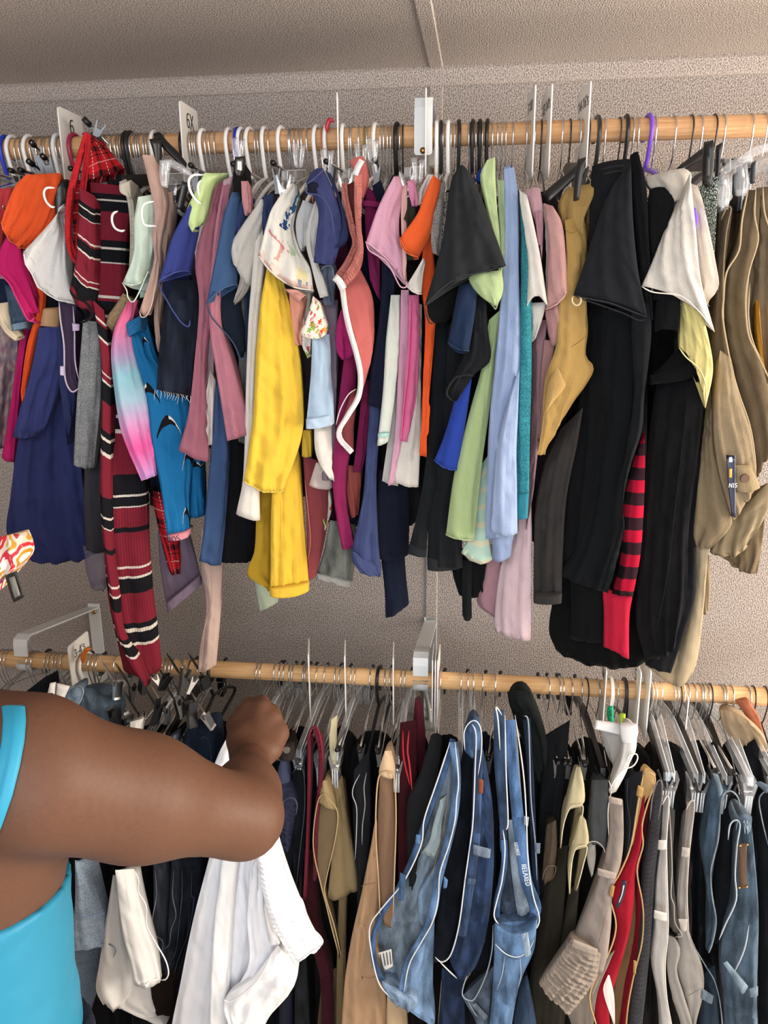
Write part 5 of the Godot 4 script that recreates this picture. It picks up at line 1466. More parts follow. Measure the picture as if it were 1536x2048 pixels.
	D("tab", "t:2a2422", 0.52, [558, 1488, 556, 1505, 558, 1518], [588, 1484, 590, 1500, 588, 1516], {"f": 0.001})
	var bt := CylinderMesh.new()
	bt.top_radius = 0.006
	bt.bottom_radius = 0.006
	bt.height = 0.003
	var bb := put(g, "button", bt, M("p:6b655e"))
	bb.rotation.x = PI / 2
	bb.position = P(573, 1500, 0.54) - org(g)
	D("placket", "j:39415f", 0.505, [562, 1516, 556, 1540, 552, 1566], [574, 1516, 576, 1540, 580, 1562], {"f": 0.002})
	D("waistband", "j:262b44", 0.505, [552, 1562, 550, 1600, 560, 1640, 562, 1700], [580, 1560, 594, 1590, 592, 1620, 578, 1700], {"f": 0.004, "gather": 14})
	rim("waist_edge", "j:4a4f68", 0.52, [562, 1640, 564, 1612, 572, 1598, 586, 1596, 594, 1608, 592, 1630], 0.002)
	D("leg", "j:15192a", 0.485, [552, 1640, 556, 1800, 560, 2140], [590, 1620, 584, 1800, 584, 2140], {"f": 0.006})
	G("jeans", "black jeans with a grey stitched waist edge left of the maroon trousers", "jeans", 600, 1535)
	D("leg", "d:1c2028", 0.48, [586, 1540, 584, 1640, 588, 1800, 590, 2140], [606, 1540, 610, 1640, 604, 1800, 622, 2140], {"f": 0.005})
	rim("waist_edge", "d:515a66", 0.50, [584, 1546, 598, 1534, 608, 1550, 609, 1620, 600, 1700, 592, 1780], 0.0018)
	G("trousers", "maroon trousers with a ruched waistband hanging in a narrow loop", "trousers", 625, 1455)
	D("waistband", "j:6a1a2c", 0.505, [614, 1474, 614, 1600, 610, 1720, 606, 1800], [622, 1456, 622, 1560, 617, 1700, 612, 1800], {"f": 0.003})
	D("waistband", "j:5b1626", 0.505, [626, 1462, 636, 1500, 636, 1560, 628, 1640, 626, 1760], [632, 1452, 645, 1490, 645, 1560, 637, 1640, 632, 1760], {"gather": 34, "f": 0.002})
	rim("waist_edge", "j:7c2438", 0.515, [616, 1480, 622, 1458, 634, 1456, 643, 1490, 645, 1530], 0.0032)
	D("leg", "j:3a0d18", 0.475, [608, 1700, 612, 1850, 640, 1960, 640, 2140], [634, 1700, 640, 1850, 664, 1950, 668, 2140], {"f": 0.006})
	G("trousers", "khaki trousers with an open pointed waist loop right of the maroon pair", "trousers", 655, 1570)
	D("waist_inside", "t:77654a", 0.487, [646, 1580, 632, 1620, 628, 1690, 640, 1770, 654, 1820, 676, 1910], [654, 1576, 674, 1624, 667, 1690, 650, 1770, 662, 1820, 680, 1912], {"f": 0.003})
	rim("waist_edge", "t:b79e74", 0.507, [678, 1910, 662, 1850, 650, 1800, 637, 1750, 627, 1700, 628, 1650, 636, 1602, 647, 1588, 660, 1600, 675, 1626, 670, 1680, 652, 1760, 650, 1790, 668, 1850, 682, 1912], 0.0019)
	D("top", "t:a38c62", 0.50, [646, 1562, 640, 1580, 636, 1602], [660, 1568, 668, 1590, 674, 1618], {"f": 0.002, "top": [0, -4]})
	D("leg", "t:98815a", 0.475, [668, 1580, 670, 1660, 662, 1730, 655, 1796], [684, 1550, 694, 1620, 708, 1700, 720, 1774], {"f": 0.006, "hem": [0, 3]})
	D("leg", "t:7f6a48", 0.455, [678, 1770, 674, 1900, 672, 2140], [694, 1770, 692, 1900, 690, 2140], {"f": 0.004})
	D("lower_leg", "t:554631", 0.46, [646, 1950, 636, 2030, 630, 2140], [682, 1930, 682, 2030, 680, 2140], {"f": 0.006})
	G("trousers", "cream trousers, a rolled sliver seen above the khaki loop among the clear clips", "trousers", 672, 1450)
	D("roll", "t:d2c9a0", 0.46, [662, 1440, 658, 1490, 666, 1540], [674, 1430, 672, 1490, 680, 1545], {"f": 0.005})
	G("trousers", "black trousers with pale wavy waist edges left of the tan trousers", "trousers", 720, 1530)
	D("waist", "t:191a1f", 0.49, [708, 1540, 706, 1640, 714, 1760, 716, 2140], [738, 1500, 742, 1620, 736, 1760, 740, 2140], {"f": 0.006})
	rim("waist_edge", "t:b4b8be", 0.507, [720, 1548, 708, 1570, 705, 1590, 713, 1615, 713, 1660, 710, 1720], 0.0016)
	rim("waist_edge", "t:9ba0a8", 0.507, [733, 1545, 728, 1575, 730, 1610, 725, 1650, 724, 1690], 0.0016)
	G("trousers", "tan trousers with a long stitched waistband loop in the middle of the lower rail", "trousers", 770, 1500)
	D("waist_inside", "t:8a6a52", 0.493, [760, 1546, 755, 1640, 757, 1740, 765, 1840], [784, 1550, 790, 1640, 788, 1740, 786, 1850], {"f": 0.003})
	D("top", "t:d8b892", 0.508, [770, 1502, 760, 1530, 757, 1547], [783, 1502, 790, 1530, 790, 1552], {"f": 0.002})
	rim("waist_edge", "t:cfae86", 0.513, [760, 1830, 757, 1760, 752, 1680, 752, 1610, 757, 1556, 768, 1543, 780, 1544, 789, 1560, 792, 1640, 789, 1740, 786, 1830], 0.0024)
	D("leg", "t:ae8a68", 0.502, [752, 1630, 738, 1710, 722, 1790, 700, 1890, 686, 2000, 680, 2140], [760, 1690, 764, 1780, 763, 1850, 770, 1950, 776, 2060, 778, 2140], {"f": 0.005, "n": 2.0})
	rim("pocket_seam", "t:8d6c4d", 0.52, [722, 1772, 738, 1768, 756, 1764], 0.0012)
	rim("pocket_seam", "t:8d6c4d", 0.52, [724, 1952, 742, 1956, 760, 1948], 0.0012)
	rim("crease", "t:c29c78", 0.52, [712, 1870, 722, 1850, 730, 1880, 716, 1950], 0.001)
	D("leg", "t:c7a984", 0.48, [774, 1990, 772, 2060, 772, 2140], [812, 2000, 816, 2060, 820, 2140], {"f": 0.004})
	G("trousers", "wine trousers with two hanging scarlet waist cords", "trousers", 815, 1440)
	D("leg", "j:3d0e16", 0.465, [800, 1445, 796, 1560, 796, 1800], [832, 1440, 834, 1560, 834, 1800], {"f": 0.005})
	rim("cord", "j:c22732", 0.50, [806, 1462, 806, 1500, 810, 1530, 820, 1570], 0.0026)
	rim("cord", "j:d23340", 0.50, [818, 1462, 815, 1500, 819, 1530, 824, 1580], 0.0026)
	G("skirt", "burgundy skirt hanging close to the middle lower bracket", "skirt", 838, 1400)
	D("body", "j:4d1222", 0.43, [830, 1395, 826, 1460, 824, 1560], [844, 1410, 850, 1470, 852, 1560], {"f": 0.005})
	G("trousers", "smooth black trousers with a rounded top left of the first light jeans", "trousers", 850, 1485)
	D("leg", "j:1b1c20", 0.485, [862, 1470, 836, 1560, 816, 1600, 814, 1680, 820, 1800], [884, 1480, 872, 1570, 862, 1640, 850, 1700, 840, 1760], {"f": 0.005, "top": [4, -8]})
	jeans()
	right_low()

func denim_edges(z: float, paths: Array, spec := "j:edf2f6"):
	for p in paths:
		rim("worn_edge", spec, z, p, 0.0021)

func loop_tab(spec: String, z: float, q: Array):
	D("belt_loop", spec, z, [q[0], q[1], q[6], q[7]], [q[2], q[3], q[4], q[5]], {"f": 0.0006, "b": 0.003, "D": 0.003, "zr": 0.0, "nt": 6})

func jeans():
	G("jeans", "light blue jeans, waist gaping open with a white care label inside", "jeans", 900, 1485)
	D("waist_inside", "d:8499ac", 0.478, [904, 1500, 874, 1596, 842, 1690, 808, 1770, 760, 1840, 748, 1880, 762, 1965, 800, 2002], [916, 1560, 908, 1640, 890, 1720, 872, 1800, 862, 1850, 840, 1895, 815, 1940, 806, 1992], {"f": 0.006, "n": 2.0, "zr": 0.0})
	D("pocket_lining", "s:93a6ac", 0.498, [880, 1600, 866, 1650, 856, 1690, 842, 1706], [894, 1590, 884, 1640, 880, 1680, 868, 1712], {"f": 0.007, "n": 2.0})
	D("yoke", "d:8fb0d4", 0.497, [868, 1735, 845, 1770, 836, 1790, 840, 1840, 850, 1862], [886, 1700, 880, 1760, 876, 1800, 866, 1840, 856, 1866], {"f": 0.003})
	B("waistband", "d:4a6da0", 0.507, [906, 1478, 886, 1550, 862, 1612, 838, 1680, 812, 1748, 776, 1812, 746, 1856, 750, 1910, 764, 1962, 800, 1994], 12)
	B("waistband", "d:6d95c8", 0.515, [906, 1484, 914, 1560, 906, 1640, 892, 1700, 878, 1750, 870, 1800, 858, 1850, 836, 1890, 814, 1932, 804, 1985], 17)
	denim_edges(0.522, [[910, 1484, 917, 1560, 913, 1600, 910, 1640, 898, 1690, 880, 1745, 876, 1800, 864, 1846, 842, 1885, 818, 1930, 808, 1985], [900, 1484, 880, 1545, 868, 1580, 848, 1640, 842, 1690, 808, 1762, 764, 1816, 740, 1852, 742, 1900, 756, 1962, 776, 1990, 800, 2010]])
	rim("stitching", "j:a5783c", 0.524, [898, 1560, 890, 1640, 876, 1700, 866, 1740, 854, 1758], 0.0006)
	D("leg", "d:82a9d6", 0.502, [866, 1846, 840, 1890, 806, 1965, 800, 2000, 832, 2032, 866, 2050], [868, 1800, 868, 1880, 866, 1960, 870, 2020, 868, 2050], {"f": 0.004, "n": 2.0})
	D("waistband_end", "d:8fadcf", 0.515, [763, 1960, 770, 1984, 782, 2000], [806, 1982, 836, 1998, 830, 2018], {"f": 0.004, "zr": 0.0})
	loop_tab("d:5a82b4", 0.523, [832, 1669, 842, 1670, 841, 1688, 830, 1684])
	loop_tab("d:5a82b4", 0.53, [888, 1752, 896, 1760, 894, 1774, 886, 1776])
	loop_tab("d:4b6f9c", 0.523, [800, 1745, 812, 1750, 808, 1800, 796, 1800])
	D("care_label", "j:e6e4df", 0.512, [756, 1906, 762, 1922, 770, 1940], [783, 1898, 784, 1914, 786, 1932], {"f": 0.001, "b": 0.001, "D": 0.001, "zr": 0.0})
	for k in 4:
		D("label_print", "j:3a3a3c", 0.5145, [759 + k * 6.6, 1909 - k * 1.8, 764 + k * 5.6, 1934 - k * 1.8], [760.6 + k * 6.6, 1908 - k * 1.8, 766 + k * 5.6, 1933 - k * 1.8], {"f": 0.0, "b": 0.0006, "D": 0.0006, "zr": 0.0, "nt": 4})
	G("jeans", "dark indigo jeans with a pale belt loop, second of the jeans in the middle", "jeans", 950, 1450)
	D("waist_inside", "d:141925", 0.48, [926, 1500, 908, 1600, 890, 1720, 872, 1860, 866, 1918], [948, 1470, 944, 1600, 930, 1740, 912, 1870, 894, 1918], {"f": 0.004})
	D("side", "d:2c426a", 0.507, [951, 1448, 946, 1540, 942, 1640, 930, 1760, 914, 1870, 900, 1920, 918, 1954], [966, 1500, 984, 1600, 988, 1690, 986, 1760, 974, 1860, 950, 1936, 926, 1958], {"f": 0.005, "n": 2.0})
	B("waistband", "d:3c5782", 0.522, [958, 1500, 954, 1600, 950, 1690, 938, 1780, 924, 1870], 18)
	denim_edges(0.53, [[944, 1448, 952, 1470, 950, 1540, 946, 1640, 940, 1690, 930, 1760, 918, 1850, 902, 1908, 884, 1924, 870, 1914], [878, 1922, 896, 1940, 914, 1957]], "j:dfe5ea")
	loop_tab("d:8093ac", 0.535, [946, 1689, 982, 1698, 980, 1716, 946, 1708])
	loop_tab("d:52698c", 0.535, [936, 1756, 952, 1758, 950, 1768, 934, 1766])
	D("leather_patch", "t:8d4a2c", 0.525, [957, 1556, 957, 1586], [967, 1560, 966, 1586], {"f": 0.0, "b": 0.002, "D": 0.002, "zr": 0.0})
	D("leg", "d:26385a", 0.482, [884, 1936, 878, 2040, 874, 2140], [926, 1956, 930, 2040, 930, 2140], {"f": 0.004})
	rim("stitching", "j:c9a87c", 0.50, [883, 1960, 876, 2050], 0.0008)
	rim("stitching", "j:c9a87c", 0.505, [970, 1880, 950, 1930, 926, 1970], 0.0007)
	D("top_fold", "d:4a6896", 0.515, [934, 1446, 926, 1470, 928, 1500], [960, 1446, 964, 1480, 960, 1520], {"f": 0.004, "top": [0, -8]})
	rim("worn_edge", "j:edf2f6", 0.532, [930, 1500, 928, 1466, 938, 1446, 952, 1442, 962, 1460, 963, 1500, 956, 1550], 0.0016)
	G("jeans", "black denim jeans sagging into a pale-edged loop right of the dark indigo pair", "jeans", 980, 1640)
	D("waist_inside", "d:101318", 0.47, [984, 1560, 980, 1700, 966, 1860, 930, 1985, 928, 2000], [1000, 1560, 992, 1700, 990, 1860, 980, 1950, 960, 2010], {"f": 0.004})
	D("waistband", "d:66778c", 0.492, [924, 1992, 932, 2008, 950, 2040, 965, 2100], [990, 1930, 984, 1980, 980, 2020, 980, 2100], {"f": 0.004})
	denim_edges(0.505, [[986, 1850, 984, 1900, 972, 1950, 950, 1996, 936, 2000, 925, 1990, 928, 1968, 946, 1920, 962, 1880], [936, 2002, 948, 2024, 956, 2034]], "j:aab6c2")
	loop_tab("d:8a99ac", 0.51, [944, 2010, 952, 2006, 976, 2032, 968, 2040])
	G("jeans", "light blue jeans with RELAXED printed inside the hanging waistband", "jeans", 1020, 1425)
	D("waist_inside", "d:b3c8dd", 0.487, [1014, 1640, 1020, 1720, 1030, 1800, 1040, 1855], [1030, 1640, 1048, 1720, 1066, 1810, 1062, 1850], {"f": 0.003, "zr": 0.0})
	D("waist_painted_shade", "d:4a5a70", 0.478, [1006, 1640, 1002, 1730, 998, 1810, 1010, 1862], [1018, 1640, 1022, 1730, 1034, 1810, 1050, 1864], {"f": 0.003, "zr": 0.0})  # inner waist with its shade painted into the darker denim
	B("waistband", "d:5a84bd", 0.507, [1018, 1440, 1026, 1530, 1034, 1620, 1044, 1700, 1056, 1780, 1070, 1822, 1070, 1850, 1036, 1868], 24)
	B("waistband", "d:4f78ae", 0.50, [1008, 1680, 1008, 1740, 996, 1790, 994, 1830, 1004, 1856, 1030, 1870], 13)
	D("fly", "d:486288", 0.495, [988, 1420, 988, 1520, 998, 1640, 1000, 1700], [1008, 1420, 1012, 1520, 1014, 1640, 1014, 1700], {"f": 0.003})
	denim_edges(0.52, [[1010, 1430, 1012, 1540, 1016, 1640, 1012, 1660], [1030, 1430, 1046, 1540, 1052, 1620, 1056, 1720, 1066, 1790, 1078, 1830, 1076, 1850, 1064, 1862, 1030, 1876, 1006, 1862, 992, 1840], [1006, 1660, 1010, 1700, 1004, 1760, 994, 1800, 988, 1830, 996, 1850], [1004, 1430, 992, 1414, 996, 1440, 1000, 1500]])
	rim("stitching", "j:b5853f", 0.522, [1032, 1446, 1038, 1530, 1043, 1600], 0.0007)
	D("leg", "d:7098c8", 0.512, [988, 1846, 988, 1910, 984, 1990, 978, 2060, 972, 2140], [1074, 1840, 1068, 1900, 1046, 1950, 1034, 1990, 1022, 2060, 1010, 2140], {"f": 0.005, "n": 2.4})
	D("waistband_front", "d:6e98cc", 0.527, [990, 1846, 990, 1880, 1006, 1900], [1076, 1836, 1070, 1870, 1058, 1900], {"f": 0.002, "hem": [0, 12], "top": [0, 22], "zr": 0.0})
	rim("worn_edge", "j:edf2f6", 0.54, [990, 1888, 1012, 1908, 1036, 1914, 1056, 1902, 1068, 1880], 0.0014)
	loop_tab("d:a8c2df", 0.553, [1042, 1868, 1056, 1864, 1062, 1908, 1050, 1914])
	rim("stitching", "j:dbe3ea", 0.535, [1010, 1912, 1004, 1950, 994, 1980], 0.0009)
	rim("stitching", "j:dbe3ea", 0.535, [1040, 1914, 1042, 1950, 1036, 1975], 0.0009)
	var wt := Transform3D(Basis(Vector3.BACK, -1.36), P(1051.5, 1750, 0.519) - org(g))
	words(g, "lettering", "RELAXED", 0.0088, M("p:e9eef4"), wt)
	var wt2 := Transform3D(Basis(Vector3.BACK, -1.33), P(1034, 1698, 0.516) - org(g))
	words(g, "lettering", "GEORGE", 0.0056, M("p:dfe7ef"), wt2)
	G("jeans", "navy jeans with a thin pale waist edge right of the lettered light jeans", "jeans", 1058, 1440)
	D("waist", "d:2b3b56", 0.49, [1046, 1440, 1056, 1560, 1062, 1700, 1068, 1790], [1060, 1436, 1068, 1560, 1074, 1700, 1080, 1790], {"f": 0.003})
	denim_edges(0.505, [[1048, 1432, 1056, 1440, 1059, 1500, 1062, 1600, 1070, 1680, 1074, 1760]], "j:98a7bb")
	loop_tab("d:7d8fa8", 0.51, [1071, 1686, 1081, 1686, 1080, 1706, 1070, 1704])
	loop_tab("d:c6d0da", 0.512, [1048, 1632, 1058, 1634, 1056, 1652, 1047, 1648])
	D("leg", "d:435976", 0.47, [1040, 1960, 1028, 2040, 1016, 2140], [1054, 1950, 1072, 2040, 1080, 2140], {"f": 0.005})

func right_low():
	G("skirt", "greenish black satin skirt sagging from the rod right of the middle jeans", "skirt", 1040, 1390)
	D("body", "t:1c2120", 0.44, [1014, 1384, 1020, 1410, 1044, 1480, 1070, 1560], [1060, 1384, 1080, 1430, 1094, 1480, 1100, 1560], {"f": 0.008, "top": [0, -6], "D": 0.08})
	G("trousers", "black trousers clipped by chrome clips left of the cream cuffs", "trousers", 1110, 1450)
	D("leg", "t:14161a", 0.455, [1090, 1470, 1078, 1600, 1072, 1720, 1070, 1900], [1140, 1440, 1130, 1560, 1118, 1640, 1112, 1900], {"f": 0.007})
	G("trousers", "cream cotton trousers whose cuff hangs lowest left of the taupe pair, higher of two", "trousers", 1156, 1535)
	D("leg_end", "t:d4c69c", 0.51, [1152, 1534, 1138, 1586, 1125, 1645, 1120, 1692], [1161, 1534, 1169, 1575, 1166, 1610, 1141, 1615, 1128, 1650, 1123, 1692], {"f": 0.003})
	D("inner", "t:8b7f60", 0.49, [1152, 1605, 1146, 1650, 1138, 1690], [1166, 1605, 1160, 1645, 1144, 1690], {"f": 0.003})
	rim("cuff_edge", "t:e8dcb8", 0.517, [1122, 1690, 1127, 1650, 1139, 1617, 1152, 1610, 1166, 1613, 1160, 1648, 1144, 1690], 0.0016)
	D("leg", "t:2d2a22", 0.47, [1096, 1700, 1080, 1820, 1060, 1960, 1040, 2140], [1136, 1690, 1128, 1820, 1110, 1960, 1090, 2140], {"f": 0.006})
	G("trousers", "cream cotton trousers, lower of two cuffs beside the grey folded pair", "trousers", 1168, 1640)
	D("leg_end", "t:c6b88e", 0.52, [1160, 1630, 1146, 1684, 1136, 1735, 1138, 1786], [1172, 1640, 1178, 1680, 1172, 1694, 1152, 1699, 1144, 1735, 1141, 1786], {"f": 0.003})
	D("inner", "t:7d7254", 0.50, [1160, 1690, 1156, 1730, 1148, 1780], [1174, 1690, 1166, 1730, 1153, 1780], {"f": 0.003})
	rim("cuff_edge", "t:e4d9b4", 0.527, [1139, 1786, 1142, 1735, 1150, 1700, 1162, 1692, 1174, 1695, 1166, 1732, 1153, 1782], 0.0016)
	D("leg", "t:3a352a", 0.48, [1138, 1780, 1120, 1880, 1100, 2000, 1090, 2140], [1160, 1760, 1152, 1860, 1134, 2000, 1120, 2140], {"f": 0.005})
	G("trousers", "slate grey trousers folded over with a pale underside left of the taupe pair", "trousers", 1195, 1580)
	D("fold", "t:4d5254", 0.505, [1184, 1560, 1176, 1630, 1170, 1690], [1216, 1560, 1216, 1620, 1212, 1700], {"f": 0.004, "hem": [0, -14]})
	D("underside", "t:b9b4ab", 0.495, [1172, 1688, 1174, 1720, 1182, 1752], [1190, 1682, 1192, 1710, 1186, 1750], {"f": 0.003})
	rim("fold_edge", "t:d5d0c6", 0.515, [1170, 1692, 1180, 1684, 1194, 1684, 1206, 1694, 1210, 1706], 0.0013)
	G("trousers", "brown trousers with small crumpled cuffs left of the cream cuffs", "trousers", 1100, 1680)
	D("leg_end", "t:5f5040", 0.495, [1094, 1650, 1088, 1710, 1084, 1760], [1112, 1640, 1114, 1690, 1106, 1756], {"f": 0.006, "open": [0, 6]})
	rim("cuff_edge", "t:83705a", 0.505, [1085, 1760, 1090, 1740, 1098, 1732, 1112, 1734, 1106, 1758], 0.0013)
	G("skirt", "pale grey knit skirt with a white waistband on a white clip hanger", "skirt", 1250, 1450)
	D("knit", "j:b5b1ad", 0.47, [1202, 1458, 1212, 1500, 1228, 1528], [1250, 1470, 1250, 1500, 1240, 1532], {"f": 0.004, "top": [0, 0]})
	D("waistband", "s:e6e3de", 0.51, [1246, 1450, 1246, 1480, 1240, 1520, 1226, 1552, 1216, 1580], [1274, 1450, 1272, 1500, 1262, 1520, 1252, 1546, 1232, 1584], {"f": 0.004})
	rim("waist_edge", "s:f0eee9", 0.522, [1218, 1582, 1232, 1556, 1246, 1540, 1266, 1532, 1275, 1518, 1272, 1508, 1258, 1512, 1254, 1528], 0.0018)
	G("trousers", "taupe trousers with wide belt loops and an elastic back waist", "trousers", 1240, 1560)
	D("side", "t:a0938a", 0.525, [1218, 1596, 1216, 1680, 1198, 1750, 1170, 1820, 1146, 1880, 1144, 1900], [1246, 1600, 1247, 1680, 1241, 1730, 1226, 1774, 1222, 1850, 1214, 1915, 1204, 1950], {"f": 0.005, "n": 1.8})
	D("elastic_waist", "t:94877b", 0.54, [1142, 1880, 1112, 1920, 1078, 1966], [1202, 1906, 1190, 1960, 1140, 2028], {"gather": 13, "f": 0.005, "n": 6.0, "zr": 0.0})
	D("leg", "t:978a7c", 0.515, [1112, 2000, 1140, 2040, 1160, 2140], [1230, 1900, 1196, 1980, 1186, 2060, 1180, 2140], {"f": 0.005})
	loop_tab("t:a89b91", 0.556, [1195, 1736, 1234, 1746, 1230, 1758, 1195, 1750])
	loop_tab("t:a3968a", 0.55, [1146, 1878, 1196, 1898, 1192, 1912, 1142, 1892])
	loop_tab("t:a89b91", 0.55, [1217, 1592, 1244, 1598, 1244, 1610, 1217, 1604])
	rim("seam", "t:7d7168", 0.545, [1214, 1820, 1202, 1870, 1196, 1890], 0.001)
	rim("waist_edge", "t:cfc6bd", 0.535, [1217, 1560, 1222, 1580, 1216, 1620, 1217, 1670], 0.0016)
	G("jeans", "black jeans waistband squeezed between the taupe and the red-lined trousers", "jeans", 1262, 1540)
	D("waist", "t:1d2026", 0.498, [1250, 1560, 1248, 1640, 1246, 1720, 1240, 1800], [1286, 1540, 1272, 1620, 1264, 1700, 1250, 1800], {"f": 0.006})
	rim("waist_edge", "t:3b3f47", 0.513, [1256, 1556, 1254, 1600, 1260, 1650, 1254, 1710], 0.0012)
	G("trousers", "tan trousers turned to show a bright red waist lining with a navy label", "trousers", 1290, 1540)
	D("outside", "t:c7a26a", 0.50, [1290, 1536, 1278, 1580, 1268, 1630, 1256, 1690], [1312, 1548, 1304, 1580, 1288, 1610, 1272, 1700], {"f": 0.002, "top": [0, -4]})
	D("lining", "j:b5152c", 0.507, [1278, 1606, 1260, 1700, 1224, 1776, 1226, 1810, 1234, 1850, 1222, 1900, 1188, 1970, 1184, 2010, 1198, 2080, 1200, 2140], [1290, 1590, 1284, 1680, 1272, 1740, 1268, 1800, 1262, 1850, 1250, 1900, 1232, 1960, 1219, 2010, 1222, 2080, 1224, 2140], {"f": 0.003, "nt": 40})
	D("lining", "j:a01226", 0.487, [1284, 1650, 1276, 1720, 1270, 1760, 1270, 1840, 1262, 1900, 1248, 1970, 1236, 2060, 1232, 2140], [1304, 1590, 1284, 1690, 1276, 1740, 1288, 1830, 1283, 1890, 1268, 1950, 1252, 2050, 1248, 2140], {"f": 0.003, "nt": 40})
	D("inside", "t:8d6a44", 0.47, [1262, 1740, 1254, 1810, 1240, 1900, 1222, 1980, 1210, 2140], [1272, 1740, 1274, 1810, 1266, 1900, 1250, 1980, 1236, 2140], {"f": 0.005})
	rim("waist_edge", "t:cfab74", 0.52, [1287, 1548, 1277, 1600, 1262, 1690, 1240, 1745, 1222, 1776, 1221, 1800, 1232, 1850, 1220, 1900, 1184, 1972, 1181, 2010, 1194, 2060, 1196, 2140], 0.0024)
	rim("waist_edge", "t:cfab74", 0.51, [1296, 1544, 1309, 1552, 1308, 1574, 1300, 1592, 1284, 1650, 1286, 1690, 1274, 1740, 1284, 1800, 1287, 1840, 1283, 1890, 1266, 1958, 1254, 2030, 1248, 2140], 0.0024)
	loop_tab("t:b08a50", 0.525, [1276, 1570, 1288, 1576, 1284, 1596, 1272, 1590])
	loop_tab("t:b08a50", 0.53, [1222, 1770, 1230, 1772, 1226, 1794, 1217, 1790])
	loop_tab("t:b08a50", 0.52, [1267, 1920, 1273, 1922, 1272, 1948, 1266, 1946])
	D("brand_label", "s:1d2238", 0.53, [1244, 1760, 1240, 1788, 1230, 1814], [1254, 1762, 1249, 1790, 1238, 1815], {"f": 0.0, "b": 0.001, "D": 0.001, "zr": 0.0})
	D("label_print", "s:c9cbd6", 0.5325, [1246, 1770, 1243, 1788, 1237, 1804], [1249, 1771, 1245, 1789, 1239, 1805], {"f": 0.0, "b": 0.0008, "D": 0.0008, "zr": 0.0})
	D("care_label", "s:e3d9d6", 0.515, [1216, 1950, 1206, 1980, 1228, 2050], [1219, 1950, 1228, 1990, 1230, 2052], {"f": 0.001, "b": 0.001, "D": 0.001, "zr": 0.0})
	G("trousers", "charcoal trousers with a tightly ribbed elastic waist right of the red-lined pair", "trousers", 1315, 1560)
	D("waistband", "j:48484c", 0.51, [1308, 1570, 1302, 1640, 1288, 1750, 1280, 1880, 1266, 1980, 1258, 2060, 1254, 2140], [1324, 1562, 1322, 1640, 1310, 1750, 1302, 1880, 1292, 1980, 1284, 2060, 1280, 2140], {"gather": 62, "f": 0.002})
	rim("waist_edge", "j:717177", 0.525, [1300, 1640, 1304, 1600, 1312, 1568, 1322, 1562, 1324, 1590, 1316, 1640], 0.002)
	G("trousers", "pale grey trousers with stitched belt loops, left of the two grey pairs", "trousers", 1335, 1590)
	D("side", "t:c5c1bc", 0.518, [1326, 1590, 1322, 1680, 1312, 1760, 1308, 1850, 1302, 1920, 1316, 2000, 1322, 2140], [1338, 1590, 1333, 1680, 1334, 1760, 1336, 1860, 1330, 1930, 1334, 2000, 1346, 2060, 1348, 2140], {"f": 0.004})
	rim("waist_edge", "t:e2dfda", 0.532, [1324, 1610, 1334, 1592, 1338, 1606, 1333, 1680, 1334, 1760, 1336, 1860, 1330, 1930, 1334, 2000, 1346, 2060], 0.002)
	rim("waist_edge", "t:aaa59f", 0.515, [1338, 1606, 1342, 1680, 1344, 1740, 1342, 1790, 1348, 1810, 1350, 1845, 1364, 1870, 1350, 1874], 0.0018)
	loop_tab("t:cdc9c4", 0.545, [1317, 1680, 1333, 1680, 1333, 1698, 1315, 1698])
	loop_tab("t:cdc9c4", 0.545, [1308, 1820, 1334, 1826, 1334, 1842, 1307, 1836])
	D("waist_inside", "t:5c5854", 0.495, [1336, 1610, 1336, 1740, 1338, 1850], [1350, 1620, 1346, 1740, 1360, 1866], {"f": 0.004})
	D("back_flap", "t:a39e98", 0.505, [1336, 1870, 1334, 1930, 1344, 1990, 1364, 2060, 1372, 2140], [1350, 1876, 1361, 1900, 1354, 1940, 1368, 1990, 1385, 2050, 1392, 2140], {"f": 0.004})
	G("trousers", "grey beige trousers with rounded hips, right of the two grey pairs", "trousers", 1385, 1600)
	D("side", "t:aca69f", 0.50, [1374, 1604, 1364, 1690, 1354, 1790, 1356, 1870, 1352, 1930, 1372, 2010, 1384, 2140], [1389, 1604, 1380, 1690, 1374, 1790, 1378, 1860, 1404, 1930, 1408, 1980, 1392, 2050, 1388, 2140], {"f": 0.005, "n": 2.0})
	rim("waist_edge", "t:d0cbc4", 0.515, [1372, 1620, 1382, 1602, 1389, 1612, 1379, 1700, 1374, 1790, 1378, 1862], 0.0019)
	loop_tab("t:b8b2ab", 0.525, [1364, 1694, 1380, 1696, 1378, 1714, 1362, 1712])
	loop_tab("t:b8b2ab", 0.525, [1356, 1838, 1376, 1838, 1373, 1862, 1362, 1862])
	rim("pocket_edge", "t:87817a", 0.52, [1366, 1996, 1386, 1986, 1406, 1974], 0.001)
	G("jeans", "faded teal grey jeans with a wavy pale edge left of the whiskered jeans", "jeans", 1440, 1580)
	D("side", "d:4d667e", 0.498, [1424, 1552, 1412, 1640, 1404, 1700, 1416, 1780, 1414, 1860, 1414, 1896], [1456, 1576, 1442, 1620, 1434, 1690, 1424, 1770, 1432, 1840, 1420, 1904], {"f": 0.004})
	D("waist_inside", "d:12161d", 0.483, [1448, 1600, 1438, 1680, 1428, 1780, 1430, 1880], [1474, 1590, 1468, 1700, 1458, 1800, 1450, 1880], {"f": 0.004})
	rim("waist_edge", "d:9fb2bf", 0.512, [1472, 1660, 1479, 1614, 1474, 1592, 1460, 1582, 1446, 1590, 1441, 1620, 1436, 1680, 1422, 1740, 1424, 1790, 1432, 1840, 1426, 1880, 1418, 1906], 0.0024)
	loop_tab("d:8da3b4", 0.518, [1425, 1546, 1436, 1548, 1446, 1580, 1438, 1594])
